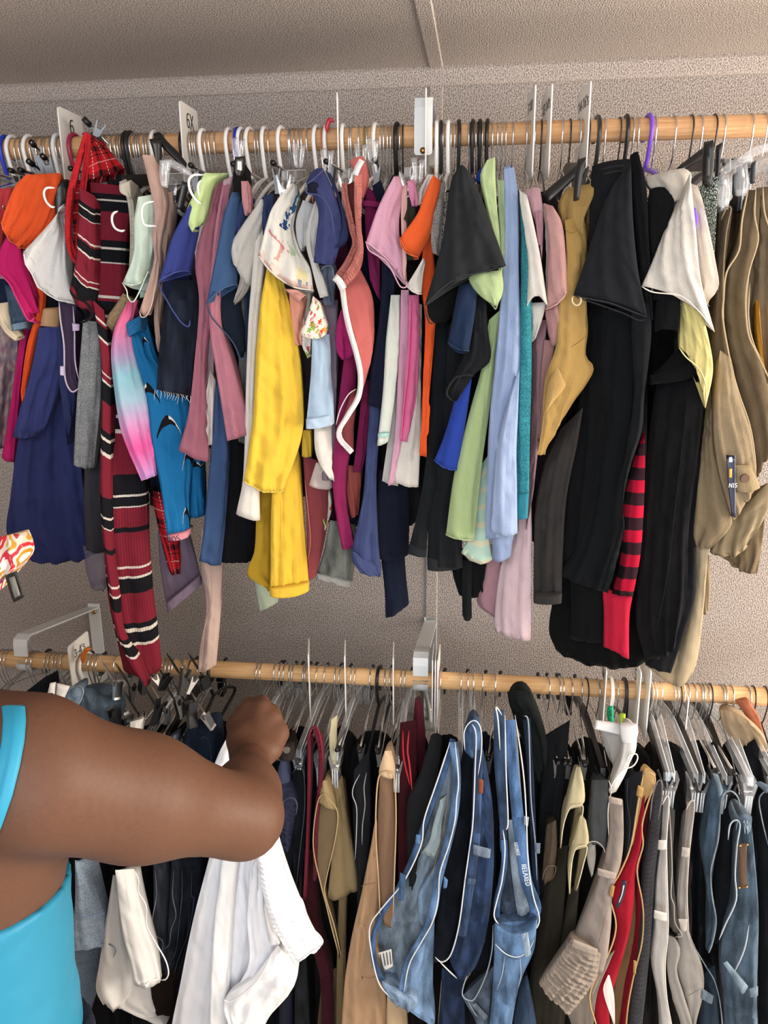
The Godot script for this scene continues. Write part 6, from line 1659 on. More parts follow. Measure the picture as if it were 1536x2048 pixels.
	D("lower_leg", "d:344556", 0.486, [1404, 1950, 1400, 2020, 1396, 2140], [1430, 1930, 1436, 2010, 1446, 2140], {"f": 0.005})
	loop_tab("d:7d93a3", 0.505, [1404, 1976, 1428, 1992, 1424, 2008, 1402, 1996])
	rim("cord", "d:8ba0ad", 0.51, [1380, 1880, 1410, 1930, 1432, 1970, 1444, 2040, 1446, 2140], 0.002)
	G("jeans", "whiskered dark blue jeans with a long brown leather tab and copper rivets", "jeans", 1480, 1630)
	D("side", "d:5a7288", 0.525, [1470, 1640, 1466, 1720, 1464, 1790, 1446, 1860, 1440, 1930, 1448, 2010, 1448, 2140], [1501, 1628, 1510, 1720, 1517, 1820, 1516, 1910, 1514, 2000, 1520, 2140], {"f": 0.005, "n": 2.2})
	D("waist_loop", "d:7088a0", 0.537, [1462, 1644, 1470, 1626, 1478, 1640], [1504, 1634, 1502, 1650, 1500, 1664], {"f": 0.003, "top": [0, -10], "zr": 0.0})
	denim_edges(0.545, [[1456, 1680, 1460, 1650, 1472, 1640, 1480, 1650, 1474, 1690, 1470, 1750, 1472, 1800, 1450, 1850, 1438, 1880], [1488, 1640, 1490, 1668], [1494, 1640, 1496, 1668], [1498, 1850, 1488, 1900, 1466, 1950]], "j:b6c6d2")
	D("leather_tab", "t:5f4a3a", 0.556, [1478, 1688, 1477, 1740, 1479, 1778], [1494, 1686, 1493, 1730, 1494, 1774], {"f": 0.001, "b": 0.002, "D": 0.002, "zr": 0.0})
	for q in [[1480, 1691], [1494, 1689], [1478, 1775], [1493, 1773]]:
		var s := SphereMesh.new()
		s.radius = 0.0024
		s.height = 0.004
		put(g, "rivet", s, M("brass")).position = P(q[0], q[1], 0.561) - org(g)
	loop_tab("d:7d94a8", 0.545, [1446, 1926, 1454, 1922, 1496, 1972, 1484, 1988])
	loop_tab("d:7d94a8", 0.548, [1498, 1978, 1516, 1972, 1516, 1990, 1500, 1994])
	G("jeans", "black jeans cut by the right edge of the frame on a clear clip", "jeans", 1525, 1590)
	D("side", "d:171b22", 0.50, [1516, 1590, 1520, 1700, 1522, 1900, 1520, 2140], [1570, 1560, 1570, 1700, 1570, 1900, 1570, 2140], {"f": 0.004})
	rim("waist_edge", "d:9fb0c2", 0.52, [1545, 1578, 1528, 1584, 1518, 1600, 1524, 1640, 1536, 1690], 0.0018)
	loop_tab("d:7488a0", 0.525, [1510, 1566, 1520, 1562, 1540, 1572, 1532, 1586])
	G("jacket", "beige knit jacket shoulder hanging deep right under the rod at the right edge", "jacket", 1490, 1420)
	D("shoulder", "j:b49a78", 0.38, [1440, 1420, 1446, 1450, 1480, 1500], [1500, 1444, 1528, 1470, 1535, 1520], {"f": 0.005, "top": [0, -6]})
	G("jacket", "terracotta jacket sleeve against the wall at the lower right", "jacket", 1490, 1405)
	D("sleeve", "j:b5694a", 0.33, [1470, 1400, 1490, 1430, 1512, 1470], [1496, 1398, 1516, 1430, 1528, 1470], {"f": 0.004})

# ---------------------------------------------------------------- hangers, clips and size cards
const ORD := ["first", "second", "third", "fourth", "fifth", "sixth", "seventh", "eighth", "ninth", "tenth", "eleventh", "twelfth", "thirteenth", "fourteenth", "fifteenth", "sixteenth", "seventeenth", "eighteenth", "nineteenth", "twentieth", "twenty-first", "twenty-second", "twenty-third", "twenty-fourth", "twenty-fifth", "twenty-sixth"]

func rod_x(px: float, k: int) -> float:
	return P(px, 289.0 - 0.025 * (px - 217.0) if k == 0 else 1321.0 + 0.051 * (px - 100.0), ROD_Z).x

# hook over the rod, stem down to the neck; local origin on the rod axis, hanger lies in the y-z plane
func hook_mesh(r: float, drop: float) -> ArrayMesh:
	var R := 0.0215 + r
	var cy := 0.0175 + r - R
	var pts := PackedVector3Array()
	for i in 13:
		var a := lerpf(deg_to_rad(205), deg_to_rad(0), i / 12.0)
		pts.append(Vector3(0, cy + sin(a) * R, cos(a) * R))
	var e := pts[pts.size() - 1]
	for w in smooth_path([e, e + Vector3(0, -0.014, -0.003), Vector3(0, -drop * 0.78, R * 0.42), Vector3(0, -drop, 0)], 4).slice(1):
		pts.append(w)
	return sweep(pts, [r], 6)

func arms_mesh(r: float, half: float, drop: float, fall: float) -> ArrayMesh:
	var c := [Vector3(0, -drop, 0), Vector3(0, -drop - fall * 0.35, half * 0.5), Vector3(0, -drop - fall, half), Vector3(0, -drop - fall - 0.012, half - 0.006)]
	var pts := []
	for i in 4:
		pts.append(c[i])
	pts.append_array([Vector3(0, -drop - fall - 0.014, half * 0.6), Vector3(0, -drop - fall - 0.014, 0), Vector3(0, -drop - fall - 0.014, -half * 0.6), Vector3(0, -drop - fall - 0.012, -half + 0.006), Vector3(0, -drop - fall, -half), Vector3(0, -drop - fall * 0.35, -half * 0.5), Vector3(0, -drop, -0.002)])
	return sweep(smooth_path(pts, 4), [r], 6)

func clip_mesh() -> ArrayMesh:
	# pinch clip seen from its end: two bent jaws meeting at the bottom, joined by a spring pin
	var prof := PackedVector2Array([Vector2(-0.0085, 0.016), Vector2(-0.0066, 0.0165), Vector2(-0.003, 0.004), Vector2(0.003, 0.004), Vector2(0.0066, 0.0165), Vector2(0.0085, 0.016), Vector2(0.006, -0.002), Vector2(0.0035, -0.024), Vector2(0.0045, -0.030), Vector2(-0.0045, -0.030), Vector2(-0.0035, -0.024), Vector2(-0.006, -0.002)])
	return plate(prof, 0.020)

func clear_clip_mesh() -> ArrayMesh:
	var prof := PackedVector2Array([Vector2(-0.010, 0.030), Vector2(-0.003, 0.008), Vector2(0.003, 0.008), Vector2(0.010, 0.030), Vector2(0.012, 0.028), Vector2(0.006, -0.006), Vector2(0.006, -0.036), Vector2(-0.006, -0.036), Vector2(-0.006, -0.006), Vector2(-0.012, 0.028)])
	return plate(prof, 0.026)

var clip_glint: ArrayMesh
var glint_meshes := {}

func glint_mesh(q: Array) -> ArrayMesh:  # thin bright line that paints a highlight along the clear bar
	if not glint_meshes.has(q[0]):
		glint_meshes[q[0]] = sweep(PackedVector3Array([Vector3(-0.168, q[2], 0.0046), Vector3(-0.163, q[1], 0.0046), Vector3(-0.02, q[0], 0.0046), Vector3(0.02, q[0], 0.0046), Vector3(0.163, q[1], 0.0046), Vector3(0.168, q[2], 0.0046)]), [0.0009], 5)
	return glint_meshes[q[0]]

var hook_thin: ArrayMesh
var hook_fat: ArrayMesh
var arms_thin: ArrayMesh
var arms_fat: ArrayMesh
var clip_m: ArrayMesh
var cclip_m: ArrayMesh

func hanger(kind: String, col: String, at: Vector3, yaw: float, label: String, group: String) -> Node3D:
	var t := thing({"wire": "wire_hanger", "plastic": "plastic_hanger", "clip": "clip_hanger", "clear": "clip_hanger", "black": "clip_hanger"}[kind], label, "hanger", at, group)
	t.rotation.y = yaw
	var chrome := M("chrome")
	match kind:
		"wire":
			put(t, "hook", hook_thin, chrome if col == "" else M("p:" + col))
			put(t, "arms", arms_thin, chrome if col == "" else M("p:" + col))
		"plastic":
			put(t, "hook", hook_fat, M("p:" + col))
			put(t, "arms", arms_fat, M("p:" + col))
		"clip":
			put(t, "hook", hook_thin, chrome)
			put(t, "bar", sweep(PackedVector3Array([Vector3(0, -0.062, -0.165), Vector3(0, -0.062, 0.165)]), [0.0022], 8), chrome)
			for s in [-1, 1]:
				var ck := put(t, "clip", clip_m, M("steel"))
				ck.position = Vector3(0, -0.080, 0.148 * s)
				ck.scale = Vector3.ONE * 0.8
				var tip := put(t, "end_cap", sweep(PackedVector3Array([Vector3(0, -0.062, 0.163 * s), Vector3(0, -0.062, 0.176 * s)]), [0.0042], 8), M("p:141416"))
		"clear", "black":
			var m := M("clear") if kind == "clear" else M("p:" + (col if col != "" else "17181b"))
			put(t, "hook", hook_thin, chrome if kind == "clear" else M("p:222326"))
			var bar := plate(PackedVector2Array([Vector2(-0.17, -0.020), Vector2(-0.165, -0.006), Vector2(-0.02, 0.016), Vector2(0.02, 0.016), Vector2(0.165, -0.006), Vector2(0.17, -0.020), Vector2(0.16, -0.022), Vector2(0.02, -0.002), Vector2(-0.02, -0.002), Vector2(-0.16, -0.022)]), 0.009)
			var b := put(t, "bar", bar, m)
			b.rotation.y = PI / 2
			b.position = Vector3(0, -0.066, 0)
			if kind == "clear":
				for q in [[0.016, -0.006, -0.020], [-0.002, -0.021, -0.022]]:
					put(b, "painted_glint", glint_mesh(q), M("p:dde5ea"))  # painted highlights along the bar edges
			for s in [-1, 1]:
				var cc := put(t, "clip", cclip_m, m)
				cc.position = Vector3(0, -0.108, 0.160 * s)
				if kind == "clear":
					for x in [-0.0045, 0.0, 0.0045]:
						put(cc, "painted_glint", clip_glint, M("p:dbe3e8")).position.x = x  # bright lines painting glints on the clear clip
					put(cc, "spring", sweep(PackedVector3Array([Vector3(-0.007, 0.004, 0), Vector3(0.007, 0.004, 0)]), [0.004], 8), chrome)
	return t

func hangers():
	hook_thin = hook_mesh(0.0014, 0.058)
	hook_fat = hook_mesh(0.0036, 0.060)
	arms_thin = arms_mesh(0.0014, 0.15, 0.058, 0.05)
	arms_fat = arms_mesh(0.0036, 0.14, 0.060, 0.055)
	clip_m = clip_mesh()
	cclip_m = clear_clip_mesh()
	clip_glint = sweep(PackedVector3Array([Vector3(0, 0.004, 0.0134), Vector3(0, -0.034, 0.0134)]), [0.0011], 5)
	var r := RandomNumberGenerator.new()
	r.seed = 41
	# per rod: landmark pixel columns and their names
	var marks := [[[-999, "the left frame edge"], [145, "the size 6 card"], [379, "the 6X card"], [545, "the paint-splashed tee"], [676, "the blank upper card"], [828, "the upper middle bracket"], [925, "the charcoal tee's point"], [1058, "the 7-10 card"], [1162, "the 14-16 card"], [1296, "the purple hanger"]],
		[[-999, "the left frame edge"], [165, "the 3-4 card"], [290, "the striped dress tip"], [515, "the shopper's fist"], [619, "the first edge-on card"], [691, "the second edge-on card"], [787, "the third edge-on card"], [872, "the stack of white cards"], [1090, "the bare lower rod"], [1205, "the tilted white card"], [1365, "the lowest card"]]]
	# pixel column, kind, colour
	var top := [[14, "plastic", "2038b8"], [28, "plastic", "e8e8e6"], [42, "wire", ""], [52, "clip", ""], [62, "plastic", "ecebe8"], [72, "wire", ""], [79, "wire", ""], [85, "clip", ""], [94, "wire", ""], [101, "wire", ""], [108, "clip", ""], [118, "plastic", "eeeeec"], [125, "wire", ""], [130, "wire", ""], [135, "clip", ""], [151, "plastic", "a02848"],
		[206, "wire", ""], [213, "wire", ""], [222, "wire", ""], [231, "clip", ""], [240, "wire", ""], [247, "wire", ""], [256, "plastic", "17171a"], [264, "plastic", "1b1b1e"], [270, "wire", ""], [276, "wire", ""], [281, "clip", ""], [287, "wire", ""], [294, "wire", ""], [301, "wire", ""], [311, "plastic", "e9e9e7"], [320, "black", ""], [334, "wire", ""], [371, "plastic", "151518"], [386, "wire", ""], [392, "clear", ""], [399, "wire", ""], [408, "plastic", "f0f0ee"], [418, "wire", ""], [426, "wire", ""], [434, "clip", ""], [460, "plastic", "f1f1ef"],
		[477, "plastic", "1c2fae"], [485, "plastic", "efefed"], [492, "wire", ""], [501, "plastic", "ececea"], [515, "wire", ""], [522, "clip", ""], [530, "plastic", "efefec"], [541, "wire", ""], [564, "plastic", "f3f3f1"], [580, "wire", ""], [587, "wire", ""], [593, "clip", ""], [600, "wire", ""], [607, "clear", ""], [619, "wire", ""], [635, "plastic", "f2f2f0"], [646, "wire", "b06a44"], [656, "plastic", "efeae8"], [687, "plastic", "f0f0ee"], [699, "wire", ""], [707, "clip", ""], [720, "clear", ""], [730, "wire", "6b6a2c"], [738, "wire", ""], [752, "plastic", "f3f3f1"], [763, "wire", ""], [769, "clip", ""], [776, "wire", ""], [783, "wire", ""], [790, "wire", "17171a"], [795, "plastic", "151517"], [801, "wire", ""], [806, "wire", "1a1a1c"],
		[848, "clear", ""], [873, "plastic", "f4f4f2"], [882, "plastic", "1b1b1d"], [888, "wire", ""], [897, "plastic", "f2f2f0"], [904, "wire", ""], [909, "wire", ""], [917, "plastic", "1a1a1c"], [939, "wire", ""], [946, "plastic", "1b1b1d"], [954, "wire", ""], [960, "plastic", "121214"], [967, "wire", ""], [975, "plastic", "151517"], [984, "wire", ""], [995, "wire", ""], [1003, "wire", ""], [1012, "wire", ""], [1025, "wire", ""], [1053, "wire", ""], [1069, "wire", ""], [1082, "wire", "17171a"], [1123, "wire", ""], [1139, "black", ""], [1157, "wire", ""], [1176, "wire", "2a2a2c"], [1193, "plastic", "1d1d20"], [1208, "wire", ""], [1237, "wire", "303032"], [1251, "plastic", "1a1717"], [1262, "wire", ""], [1275, "wire", ""], [1295, "plastic", "7b4fd0"], [1308, "wire", ""], [1346, "wire", ""], [1380, "black", ""], [1398, "clear", ""], [1426, "black", ""], [1444, "clear", ""], [1500, "clear", ""], [1526, "clear", ""]]
	var low := [[4, "clip", ""], [12, "clip", ""], [20, "wire", ""], [64, "clip", ""], [72, "clear", ""], [98, "clip", ""], [106, "wire", ""], [114, "clip", ""], [122, "clip", ""], [130, "wire", ""], [172, "plastic", "efeeec"], [186, "clip", ""], [193, "wire", ""], [200, "clip", ""], [236, "clip", ""], [331, "clip", ""], [337, "wire", ""], [344, "clip", ""], [352, "clear", ""], [370, "clip", ""], [384, "black", ""], [401, "wire", ""], [408, "clip", ""], [424, "plastic", "16181a"], [518, "clip", ""], [525, "clip", ""], [553, "clear", ""], [562, "clip", ""], [571, "wire", ""], [581, "clip", ""], [588, "clip", ""], [609, "clip", ""], [615, "clip", ""], [637, "clear", ""], [652, "clip", ""], [673, "clip", ""], [683, "clear", ""], [705, "clear", ""], [713, "clip", ""], [742, "clip", ""], [758, "plastic", "17171a"], [771, "clip", ""], [782, "wire", ""], [804, "clip", ""], [811, "clear", ""], [882, "clip", ""], [922, "clear", ""], [936, "clip", ""], [946, "clear", ""], [966, "clip", ""], [992, "clip", ""],
		[1097, "clip", ""], [1118, "clip", ""], [1127, "clip", ""], [1142, "clip", ""], [1163, "clip", ""], [1173, "black", ""], [1196, "wire", ""], [1232, "wire", ""], [1249, "plastic", "26262a"], [1297, "black", ""], [1303, "clear", ""], [1309, "wire", ""], [1321, "clear", ""], [1345, "clear", ""], [1351, "wire", ""], [1358, "black", ""], [1375, "clear", ""], [1387, "clip", ""], [1399, "clear", ""], [1406, "wire", ""], [1413, "clip", ""], [1420, "black", ""], [1442, "clear", ""], [1449, "wire", ""], [1462, "clear", ""], [1494, "clear", ""], [1506, "wire", "17171a"], [1530, "wire", "17171a"]]
	for k in 2:
		var count := {}
		for h in [top, low][k]:
			var m := 0
			for j in marks[k].size():
				if marks[k][j][0] < h[0]: m = j
			var look := ""
			match h[1]:
				"wire": look = "chrome wire hanger" if h[2] == "" else {"b0": "thin copper wire hanger", "6b": "thin olive coated hanger"}.get(h[2].substr(0, 2), "thin black hanger")
				"plastic": look = {"20": "blue plastic hanger", "1c": "blue plastic hanger" if h[2] == "1c2fae" else "black plastic hanger", "a0": "translucent red plastic hanger", "7b": "purple plastic hanger"}.get(h[2].substr(0, 2), "white plastic hanger" if h[2] > "c" else "black plastic hanger")
				"clip": look = "chrome clip hanger"
				"clear": look = "clear plastic clip hanger"
				"black": look = "black clip hanger"
			if h[2] == "7b4fd0":
				hanger("plastic", h[2], Vector3(rod_x(h[0], k), [TOP_Y, LOW_Y][k], ROD_Z), 0.1, "purple plastic hanger on the upper rod inside the cream tee", "")
				continue
			var key := "%d_%s" % [m, look]
			count[key] = count.get(key, 0) + 1
			var lab := "%s, %s right of %s, %s rod" % [look, ORD[count[key] - 1], marks[k][m][1], ["upper", "lower"][k]]
			hanger(h[1], h[2], Vector3(rod_x(h[0], k), [TOP_Y, LOW_Y][k], ROD_Z), r.randf_range(-0.09, 0.09), lab, ["hangers on the upper rod", "hangers on the lower rod"][k])
	# size cards that straddle the rod: px, rod, yaw, width, above, below, words, face (+1 reads from the right), label
	var cards := [[146, 0, 0.0, 0.085, 0.058, 0.075, "6", 1, "white size card marked 6 standing on the upper rod left of the tartan trousers"],
		[381, 0, 0.0, 0.085, 0.060, 0.075, "6X", 1, "white size card marked 6X on the upper rod"],
		[677, 0, 99.0, 0.085, 0.064, 0.06, "", 1, "white blank card seen nearly edge-on on the upper rod above the coral track pants"],
		[852, 0, 99.0, 0.085, 0.066, 0.07, "", 1, "white card exactly edge-on just right of the upper middle bracket"],
		[1060, 0, 0.10, 0.085, 0.064, 0.075, "7-10", -1, "white size card marked 7-10, first of three at the right of the upper rod"],
		[1092, 0, 0.10, 0.085, 0.064, 0.075, "12-14's", -1, "white size card marked 12-14's, middle of three at the right of the upper rod"],
		[1165, 0, 0.11, 0.085, 0.066, 0.075, "14-16's", -1, "white size card marked 14-16's, last of three at the right of the upper rod"],
		[161, 1, 0.0, 0.085, 0.055, 0.075, "3-4's", 1, "white size card marked 3-4's on the lower rod beside the left triangle bracket"],
		[619, 1, 99.0, 0.085, 0.062, 0.085, "", 1, "white card nearly edge-on on the lower rod, first right of the shopper's hand"],
		[691, 1, 99.0, 0.085, 0.062, 0.085, "", 1, "white card edge-on on the lower rod, second right of the shopper's hand"],
		[787, 1, 99.0, 0.085, 0.062, 0.085, "", 1, "white card edge-on on the lower rod, third right of the shopper's hand"],
		[866, 1, 0.03, 0.085, 0.062, 0.085, "", 1, "left card of the white stack at the lower middle bracket"],
		[872, 1, 0.02, 0.085, 0.062, 0.085, "", 1, "middle card of the white stack at the lower middle bracket"],
		[877, 1, 0.0, 0.085, 0.062, 0.085, "", 1, "right card of the white stack at the lower middle bracket"],
		[1206, 1, -0.06, 0.085, 0.058, 0.085, "2/4", -1, "tilted white size card on the lower rod left of the white clip hanger"],
		[1270, 1, 0.0, 0.085, 0.058, 0.085, "5", -1, "white size card just right of the black thick hanger on the lower rod"],
		[1289, 1, 0.0, 0.085, 0.06, 0.085, "", -1, "blank white card under the long black trousers on the lower rod"],
		[1366, 1, 0.0, 0.085, 0.01, 0.09, "", -1, "white card below the tip of the cream khaki trousers on the lower rod"]]
	for c in cards:
		var at := Vector3(rod_x(c[0], c[1]), [TOP_Y, LOW_Y][c[1]], ROD_Z)
		var t := thing("size_card", c[8], "size card", at, "white size cards")
		t.rotation.y = c[2] if c[2] < 9.0 else atan2(-at.x, EYE.z - ROD_Z) * 0.88
		var up: float = c[4]
		var dn: float = c[5]
		var w: float = c[3]
		# a slot lets the card slip over the rod: outline with a notch from the wall side
		var rr := 0.019
		var p := PackedVector2Array()
		var o := round_rect(w, up + dn, 0.007, 0.0, (up - dn) * 0.5)
		for i in o.size():
			p.append(o[i])
			if i == 9:
				p.append(Vector2(-w / 2, rr))
				for j in 9:
					var a := PI / 2 - PI * j / 8.0
					p.append(Vector2(cos(a), sin(a)) * rr)
				p.append(Vector2(-w / 2, -rr))
		var b := put(t, "card", plate(p, 0.0022), M("enamel:eceae6"))
		b.transform.basis = Basis(Vector3(0, 0, 1), Vector3(0, 1, 0), Vector3(-1, 0, 0))
		if c[6] != "":
			var s: int = c[7]
			var bs := Basis(Vector3(0, 0, -s), Vector3.UP, Vector3(s, 0, 0))
			words(t, "lettering", c[6], 0.024 if c[6].length() < 3 else 0.017, M("p:1b1b22"), Transform3D(bs, Vector3(0.0014 * s, up - 0.026, 0.0)))
	extras()

func extras():
	# clips and hanger ends that the photograph shows standing above the clothes
	var y := TOP_Y
	var t := thing("clip_hanger", "chrome clip hanger tipped up, its clip standing above the rod beside the size 6 card", "hanger", Vector3(rod_x(214, 0), y, ROD_Z), "hangers on the upper rod")
	var a := P(166, 236, 0.34) - t.position
	var b := P(258, 330, 0.30) - t.position
	put(t, "bar", sweep(PackedVector3Array([a, b]), [0.0022], 8), M("chrome"))
	put(t, "end_cap", sweep(PackedVector3Array([a, a + (b - a) * 0.16]), [0.0048], 10), M("p:17171a"))
	var cl := put(t, "clip", clip_m, M("steel"))
	cl.position = P(196, 262, 0.335) - t.position
	cl.rotation = Vector3(0.2, 0.4, -0.5)
	put(t, "clip_jaw", box(Vector3(0.020, 0.022, 0.006)), M("p:1a1a1c")).transform = Transform3D(Basis(Vector3.BACK, -0.6), P(188, 283, 0.34) - t.position)
	for q in [[62, 284, 84, 306], [56, 322, 90, 346], [85, 312, 100, 324]]:
		var hx := thing("clip_hanger", "chrome clip hanger with a black end cap, " + {62: "highest", 56: "lowest", 85: "middle"}[q[0]] + " of three above the orange tee", "hanger", P(q[0], q[1], 0.46), "hangers on the upper rod")
		var d := P(q[2], q[3], 0.42) - hx.position
		put(hx, "bar", sweep(PackedVector3Array([Vector3.ZERO, d]), [0.0022], 8), M("chrome"))
		put(hx, "end_cap", sweep(PackedVector3Array([Vector3.ZERO, d * 0.3]), [0.0046], 10), M("p:17171a"))
		var c2 := put(hx, "clip", clip_m, M("steel"))
		c2.position = d * 0.75 + Vector3(0.004, -0.012, 0.01)
		c2.rotation = Vector3(0.2, 0.5, 0.2)
	# plastic hanger ends peeping out of sleeves
	g = thing("plastic_hanger", "white plastic hanger end looping out between the orange and the striped garments", "hanger", P(96, 378, 0.50), "hangers on the upper rod")
	rim("arm_end", "p:f0f0ee", 0.535, [110, 376, 94, 376, 88, 386, 92, 402, 102, 413, 110, 414], 0.0019)
	g = thing("plastic_hanger", "black plastic hanger shoulder behind the white tee sleeve", "hanger", P(126, 370, 0.50), "hangers on the upper rod")
	D("shoulder_pad", "p:1b1b1d", 0.50, [112, 372, 108, 400, 112, 430], [138, 360, 140, 400, 134, 430], {"f": 0.0, "D": 0.03, "top": [0, -6]})
	g = thing("plastic_hanger", "white plastic hanger end curling inside the striped dress shoulder", "hanger", P(230, 430, 0.50), "hangers on the upper rod")
	rim("arm_end", "p:e4e2de", 0.53, [236, 422, 226, 428, 224, 442, 230, 456, 242, 462, 250, 460], 0.0019)
	g = thing("plastic_hanger", "white plastic hanger end over the mint shirt sleeve", "hanger", P(290, 410, 0.50), "hangers on the upper rod")
	rim("arm_end", "p:eeece8", 0.555, [308, 403, 292, 406, 284, 416, 284, 436, 290, 450, 312, 452], 0.0019)
	g = thing("plastic_hanger", "white plastic hanger triangle left of the lime tee", "hanger", P(385, 360, 0.50), "hangers on the upper rod")
	rim("arm_end", "p:f2f2f0", 0.55, [406, 350, 388, 350, 378, 360, 380, 380, 392, 400, 402, 408], 0.0019)
	rim("arm_end", "p:f2f2f0", 0.545, [402, 360, 396, 372, 398, 392], 0.0019)
	g = thing("plastic_hanger", "purple plastic hanger end showing between the two layers of the cream tee", "hanger", P(1389, 430, 0.50), "hangers on the upper rod")
	D("arm_end", "p:7a50c8", 0.56, [1386, 415, 1387, 440, 1390, 462], [1391, 416, 1397, 436, 1392, 460], {"f": 0.0, "D": 0.01})
	g = thing("clip_hanger", "clear plastic hanger corner over the dusty pink trousers", "hanger", P(330, 330, 0.50), "hangers on the upper rod")
	D("clip", "clear", 0.555, [319, 320, 318, 350, 322, 372], [344, 318, 338, 350, 336, 376], {"f": 0.0, "D": 0.01, "b": 0.006})
	rim("bar", "clear", 0.54, [322, 322, 350, 330, 384, 352], 0.006)
	D("jaw", "p:1a1a1c", 0.535, [364, 362, 356, 400, 352, 418], [378, 366, 370, 400, 366, 420], {"f": 0.0, "D": 0.008, "b": 0.004})
	g = thing("clip_hanger", "black clip hanger hooked over the rod above the dusty pink trousers", "hanger", P(312, 280, 0.40), "hangers on the upper rod")
	D("bar", "p:161618", 0.42, [306, 268, 318, 288, 352, 322, 370, 338], [322, 266, 334, 282, 358, 306, 372, 324], {"f": 0.0, "D": 0.01, "b": 0.004})
	D("clip", "p:1c1c1e", 0.44, [298, 278, 308, 310, 312, 342], [322, 276, 322, 310, 320, 346], {"f": 0.0, "D": 0.012, "b": 0.006})
	g = thing("clip_hanger", "black clip hanger with chrome jaws above the denim blue tee", "hanger", P(478, 320, 0.48), "hangers on the upper rod")
	D("clip", "p:1c1c1f", 0.545, [470, 314, 468, 340, 474, 352], [490, 312, 488, 340, 482, 354], {"f": 0.0, "D": 0.012, "b": 0.006})
	D("jaw", "chrome", 0.555, [474, 320, 473, 340], [484, 320, 485, 342], {"f": 0.0, "D": 0.004, "b": 0.004})
	g = thing("clip_hanger", "black clip hanger slanting over the mustard trousers", "hanger", P(1140, 350, 0.48), "hangers on the upper rod")
	D("bar", "p:161719", 0.50, [1082, 390, 1110, 366, 1140, 342, 1168, 316], [1092, 410, 1122, 384, 1148, 358, 1172, 332], {"f": 0.0, "D": 0.012, "b": 0.005})
	D("clip", "p:1a1b1d", 0.56, [1158, 318, 1150, 350, 1147, 402], [1172, 314, 1166, 350, 1158, 400], {"f": 0.0, "D": 0.012, "b": 0.006})
	g = thing("clip_hanger", "large black clip hanger above the tweed skirt", "hanger", P(1410, 300, 0.48), "hangers on the upper rod")
	D("bar", "p:1a1a1c", 0.48, [1352, 338, 1376, 318, 1408, 294], [1364, 342, 1390, 328, 1412, 312], {"f": 0.0, "D": 0.012, "b": 0.005})
	D("clip", "p:17181a", 0.535, [1408, 284, 1405, 330, 1405, 368], [1427, 280, 1429, 330, 1421, 374], {"f": 0.0, "D": 0.014, "b": 0.007})
	D("jaw", "p:3a3b3d", 0.548, [1413, 312, 1412, 352], [1420, 312, 1419, 352], {"f": 0.0, "D": 0.004, "b": 0.003})
	D("second_clip", "p:202123", 0.515, [1432, 292, 1432, 330, 1430, 364], [1445, 284, 1440, 330, 1438, 362], {"f": 0.0, "D": 0.012, "b": 0.005})
	for q in [[1470, 330, "left"], [1506, 308, "right"]]:
		g = thing("clip_hanger", "clear plastic clip hanger bar over the khaki trousers, " + q[2] + " of two", "hanger", P(q[0], q[1], 0.5), "hangers on the upper rod")
		var x: float = q[0]
		var yy: float = q[1]
		D("bar", "clear", 0.50, [x - 32, yy + 12, x - 4, yy - 10, x + 30, yy - 22], [x - 26, yy + 26, x + 2, yy + 6, x + 36, yy - 8], {"f": 0.0, "D": 0.008, "b": 0.004})
		D("clip", "clear", 0.52, [x - 34, yy + 20, x - 38, yy + 60, x - 34, yy + 84], [x - 12, yy + 16, x - 8, yy + 60, x - 14, yy + 84], {"f": 0.0, "D": 0.01, "b": 0.006})
		D("dark_pad", "p:222b33", 0.505, [x - 4, yy + 20, x - 6, yy + 60], [x + 6, yy + 12, x + 4, yy + 58], {"f": 0.0, "D": 0.006, "b": 0.003})
	# clear pinch clips among the white and coloured tops
	for q in [[476, 290], [597, 300], [654, 312], [722, 300], [745, 290], [836, 330]]:
		g = thing("clip_hanger", "frosted clear pinch clip hanging on the upper rod " + {476: "above the denim blue tee", 597: "above the paint-splashed tee", 654: "above the folded navy trousers", 722: "above the coral track pants", 745: "right of the coral track pants", 836: "under the upper middle bracket"}[q[0]], "hanger", P(q[0], q[1], 0.42), "hangers on the upper rod")
		var x: float = q[0]
		var yy: float = q[1]
		D("jaw", "clear", 0.47, [x - 14, yy - 14, x - 12, yy + 8, x - 8, yy + 34], [x - 2, yy - 16, x - 1, yy + 8, x - 1, yy + 36], {"f": 0.0, "D": 0.01, "b": 0.005})
		D("jaw", "clear", 0.48, [x + 2, yy - 10, x + 2, yy + 10, x + 1, yy + 36], [x + 14, yy - 12, x + 12, yy + 10, x + 8, yy + 34], {"f": 0.0, "D": 0.01, "b": 0.005})
	# lower rail: white clip hanger, its size markers, and the orange-hooked one
	g = thing("clip_hanger", "white clip hanger with a green size marker holding the pale grey knit skirt", "hanger", Vector3(rod_x(1222, 1), LOW_Y, ROD_Z), "hangers on the lower rod")
	put(g, "hook", hook_fat, M("p:eeeeec"))
	D("bar", "p:d9dadb", 0.47, [1190, 1440, 1218, 1444, 1242, 1448], [1188, 1458, 1214, 1464, 1240, 1470], {"f": 0.0, "D": 0.008, "b": 0.004})
	D("clip", "p:e9e8e6", 0.52, [1240, 1446, 1240, 1464, 1244, 1480], [1275, 1448, 1276, 1468, 1270, 1484], {"f": 0.0, "D": 0.012, "b": 0.008})
	D("size_marker", "p:18a878", 0.40, [1215, 1412, 1214, 1428, 1217, 1442], [1226, 1412, 1227, 1428, 1227, 1444], {"f": 0.0, "D": 0.006, "b": 0.005})
	words(g, "marker_lettering", "5/6", 0.006, M("p:0d3b2c"), Transform3D(Basis(Vector3.BACK, -1.4), P(1221, 1427, 0.408) - org(g)))
	g = thing("size_marker", "lime green size marker with a J on the black hanger of the lower rod", "size marker", P(1246, 1437, 0.4))
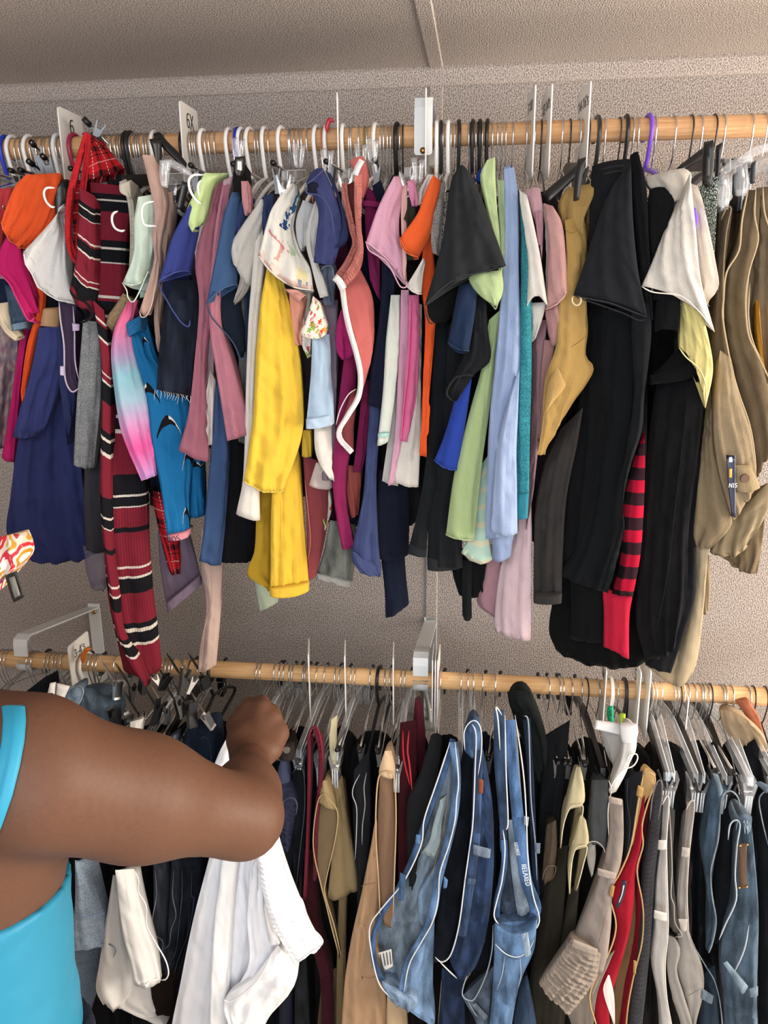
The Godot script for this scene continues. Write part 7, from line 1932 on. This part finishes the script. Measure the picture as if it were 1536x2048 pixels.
	D("sleeve", "p:a9c93c", 0.40, [1239, 1427, 1238, 1446], [1251, 1427, 1251, 1446], {"f": 0.0, "D": 0.006, "b": 0.005})
	words(g, "marker_lettering", "J", 0.007, M("p:23300c"), Transform3D(Basis.IDENTITY, P(1246, 1438, 0.408) - org(g)))
	g = thing("clip_hanger", "white plastic clip with dark jaws beside the denim shorts at lower left", "hanger", P(112, 1370, 0.48), "hangers on the lower rod")
	D("clip", "p:eceae8", 0.515, [100, 1366, 94, 1390, 87, 1414], [112, 1364, 110, 1390, 106, 1418], {"f": 0.0, "D": 0.008, "b": 0.005})
	D("clip", "p:eceae8", 0.51, [114, 1366, 112, 1390, 108, 1418], [140, 1372, 128, 1398, 118, 1420], {"f": 0.0, "D": 0.008, "b": 0.005})
	D("jaw", "p:221c1e", 0.53, [98, 1386, 96, 1404], [106, 1386, 104, 1406], {"f": 0.0, "D": 0.003, "b": 0.003})
	g = thing("hook_cover", "orange rubber cover on the hook of the white hanger beside the 3-4's card", "hook cover", P(176, 1305, 0.32))
	rim("cover", "p:d2701e", 0.332, [165, 1326, 167, 1312, 173, 1300, 182, 1297], 0.0052)
	# chrome and black clips between the denim shorts and the shopper's hand
	var r := RandomNumberGenerator.new()
	r.seed = 8
	for i in 16:
		var x := 236.0 + (i % 8) * 25.0 + r.randf_range(-6, 6)
		var yy := 1372.0 + (i / 8) * 54.0 + r.randf_range(-14, 14)
		g = thing("clip_hanger", "hanger clip in the dark tangle left of the shopper's hand, %s of the %s line" % [ORD[i % 8], ["upper", "lower"][i / 8]], "hanger", P(x, yy, 0.46), "hanger clips left of the shopper's hand")
		var spec: String = ["chrome", "p:141416", "p:1c1d20"][i % 3]
		var c3 := put(g, "clip", cclip_m if i % 3 == 2 else clip_m, M(spec))
		c3.scale = Vector3.ONE * 0.75
		c3.rotation = Vector3(r.randf_range(-0.4, 0.4), r.randf_range(-0.8, 0.8), r.randf_range(-0.5, 0.5))
		rim("bar", ["chrome", "p:1b1b1d", "p:141416"][i % 3], 0.44, [x - 4, yy - 8, x - 20, yy - 34, x - 34, yy - 56], 0.0024, {"zb": -0.1})
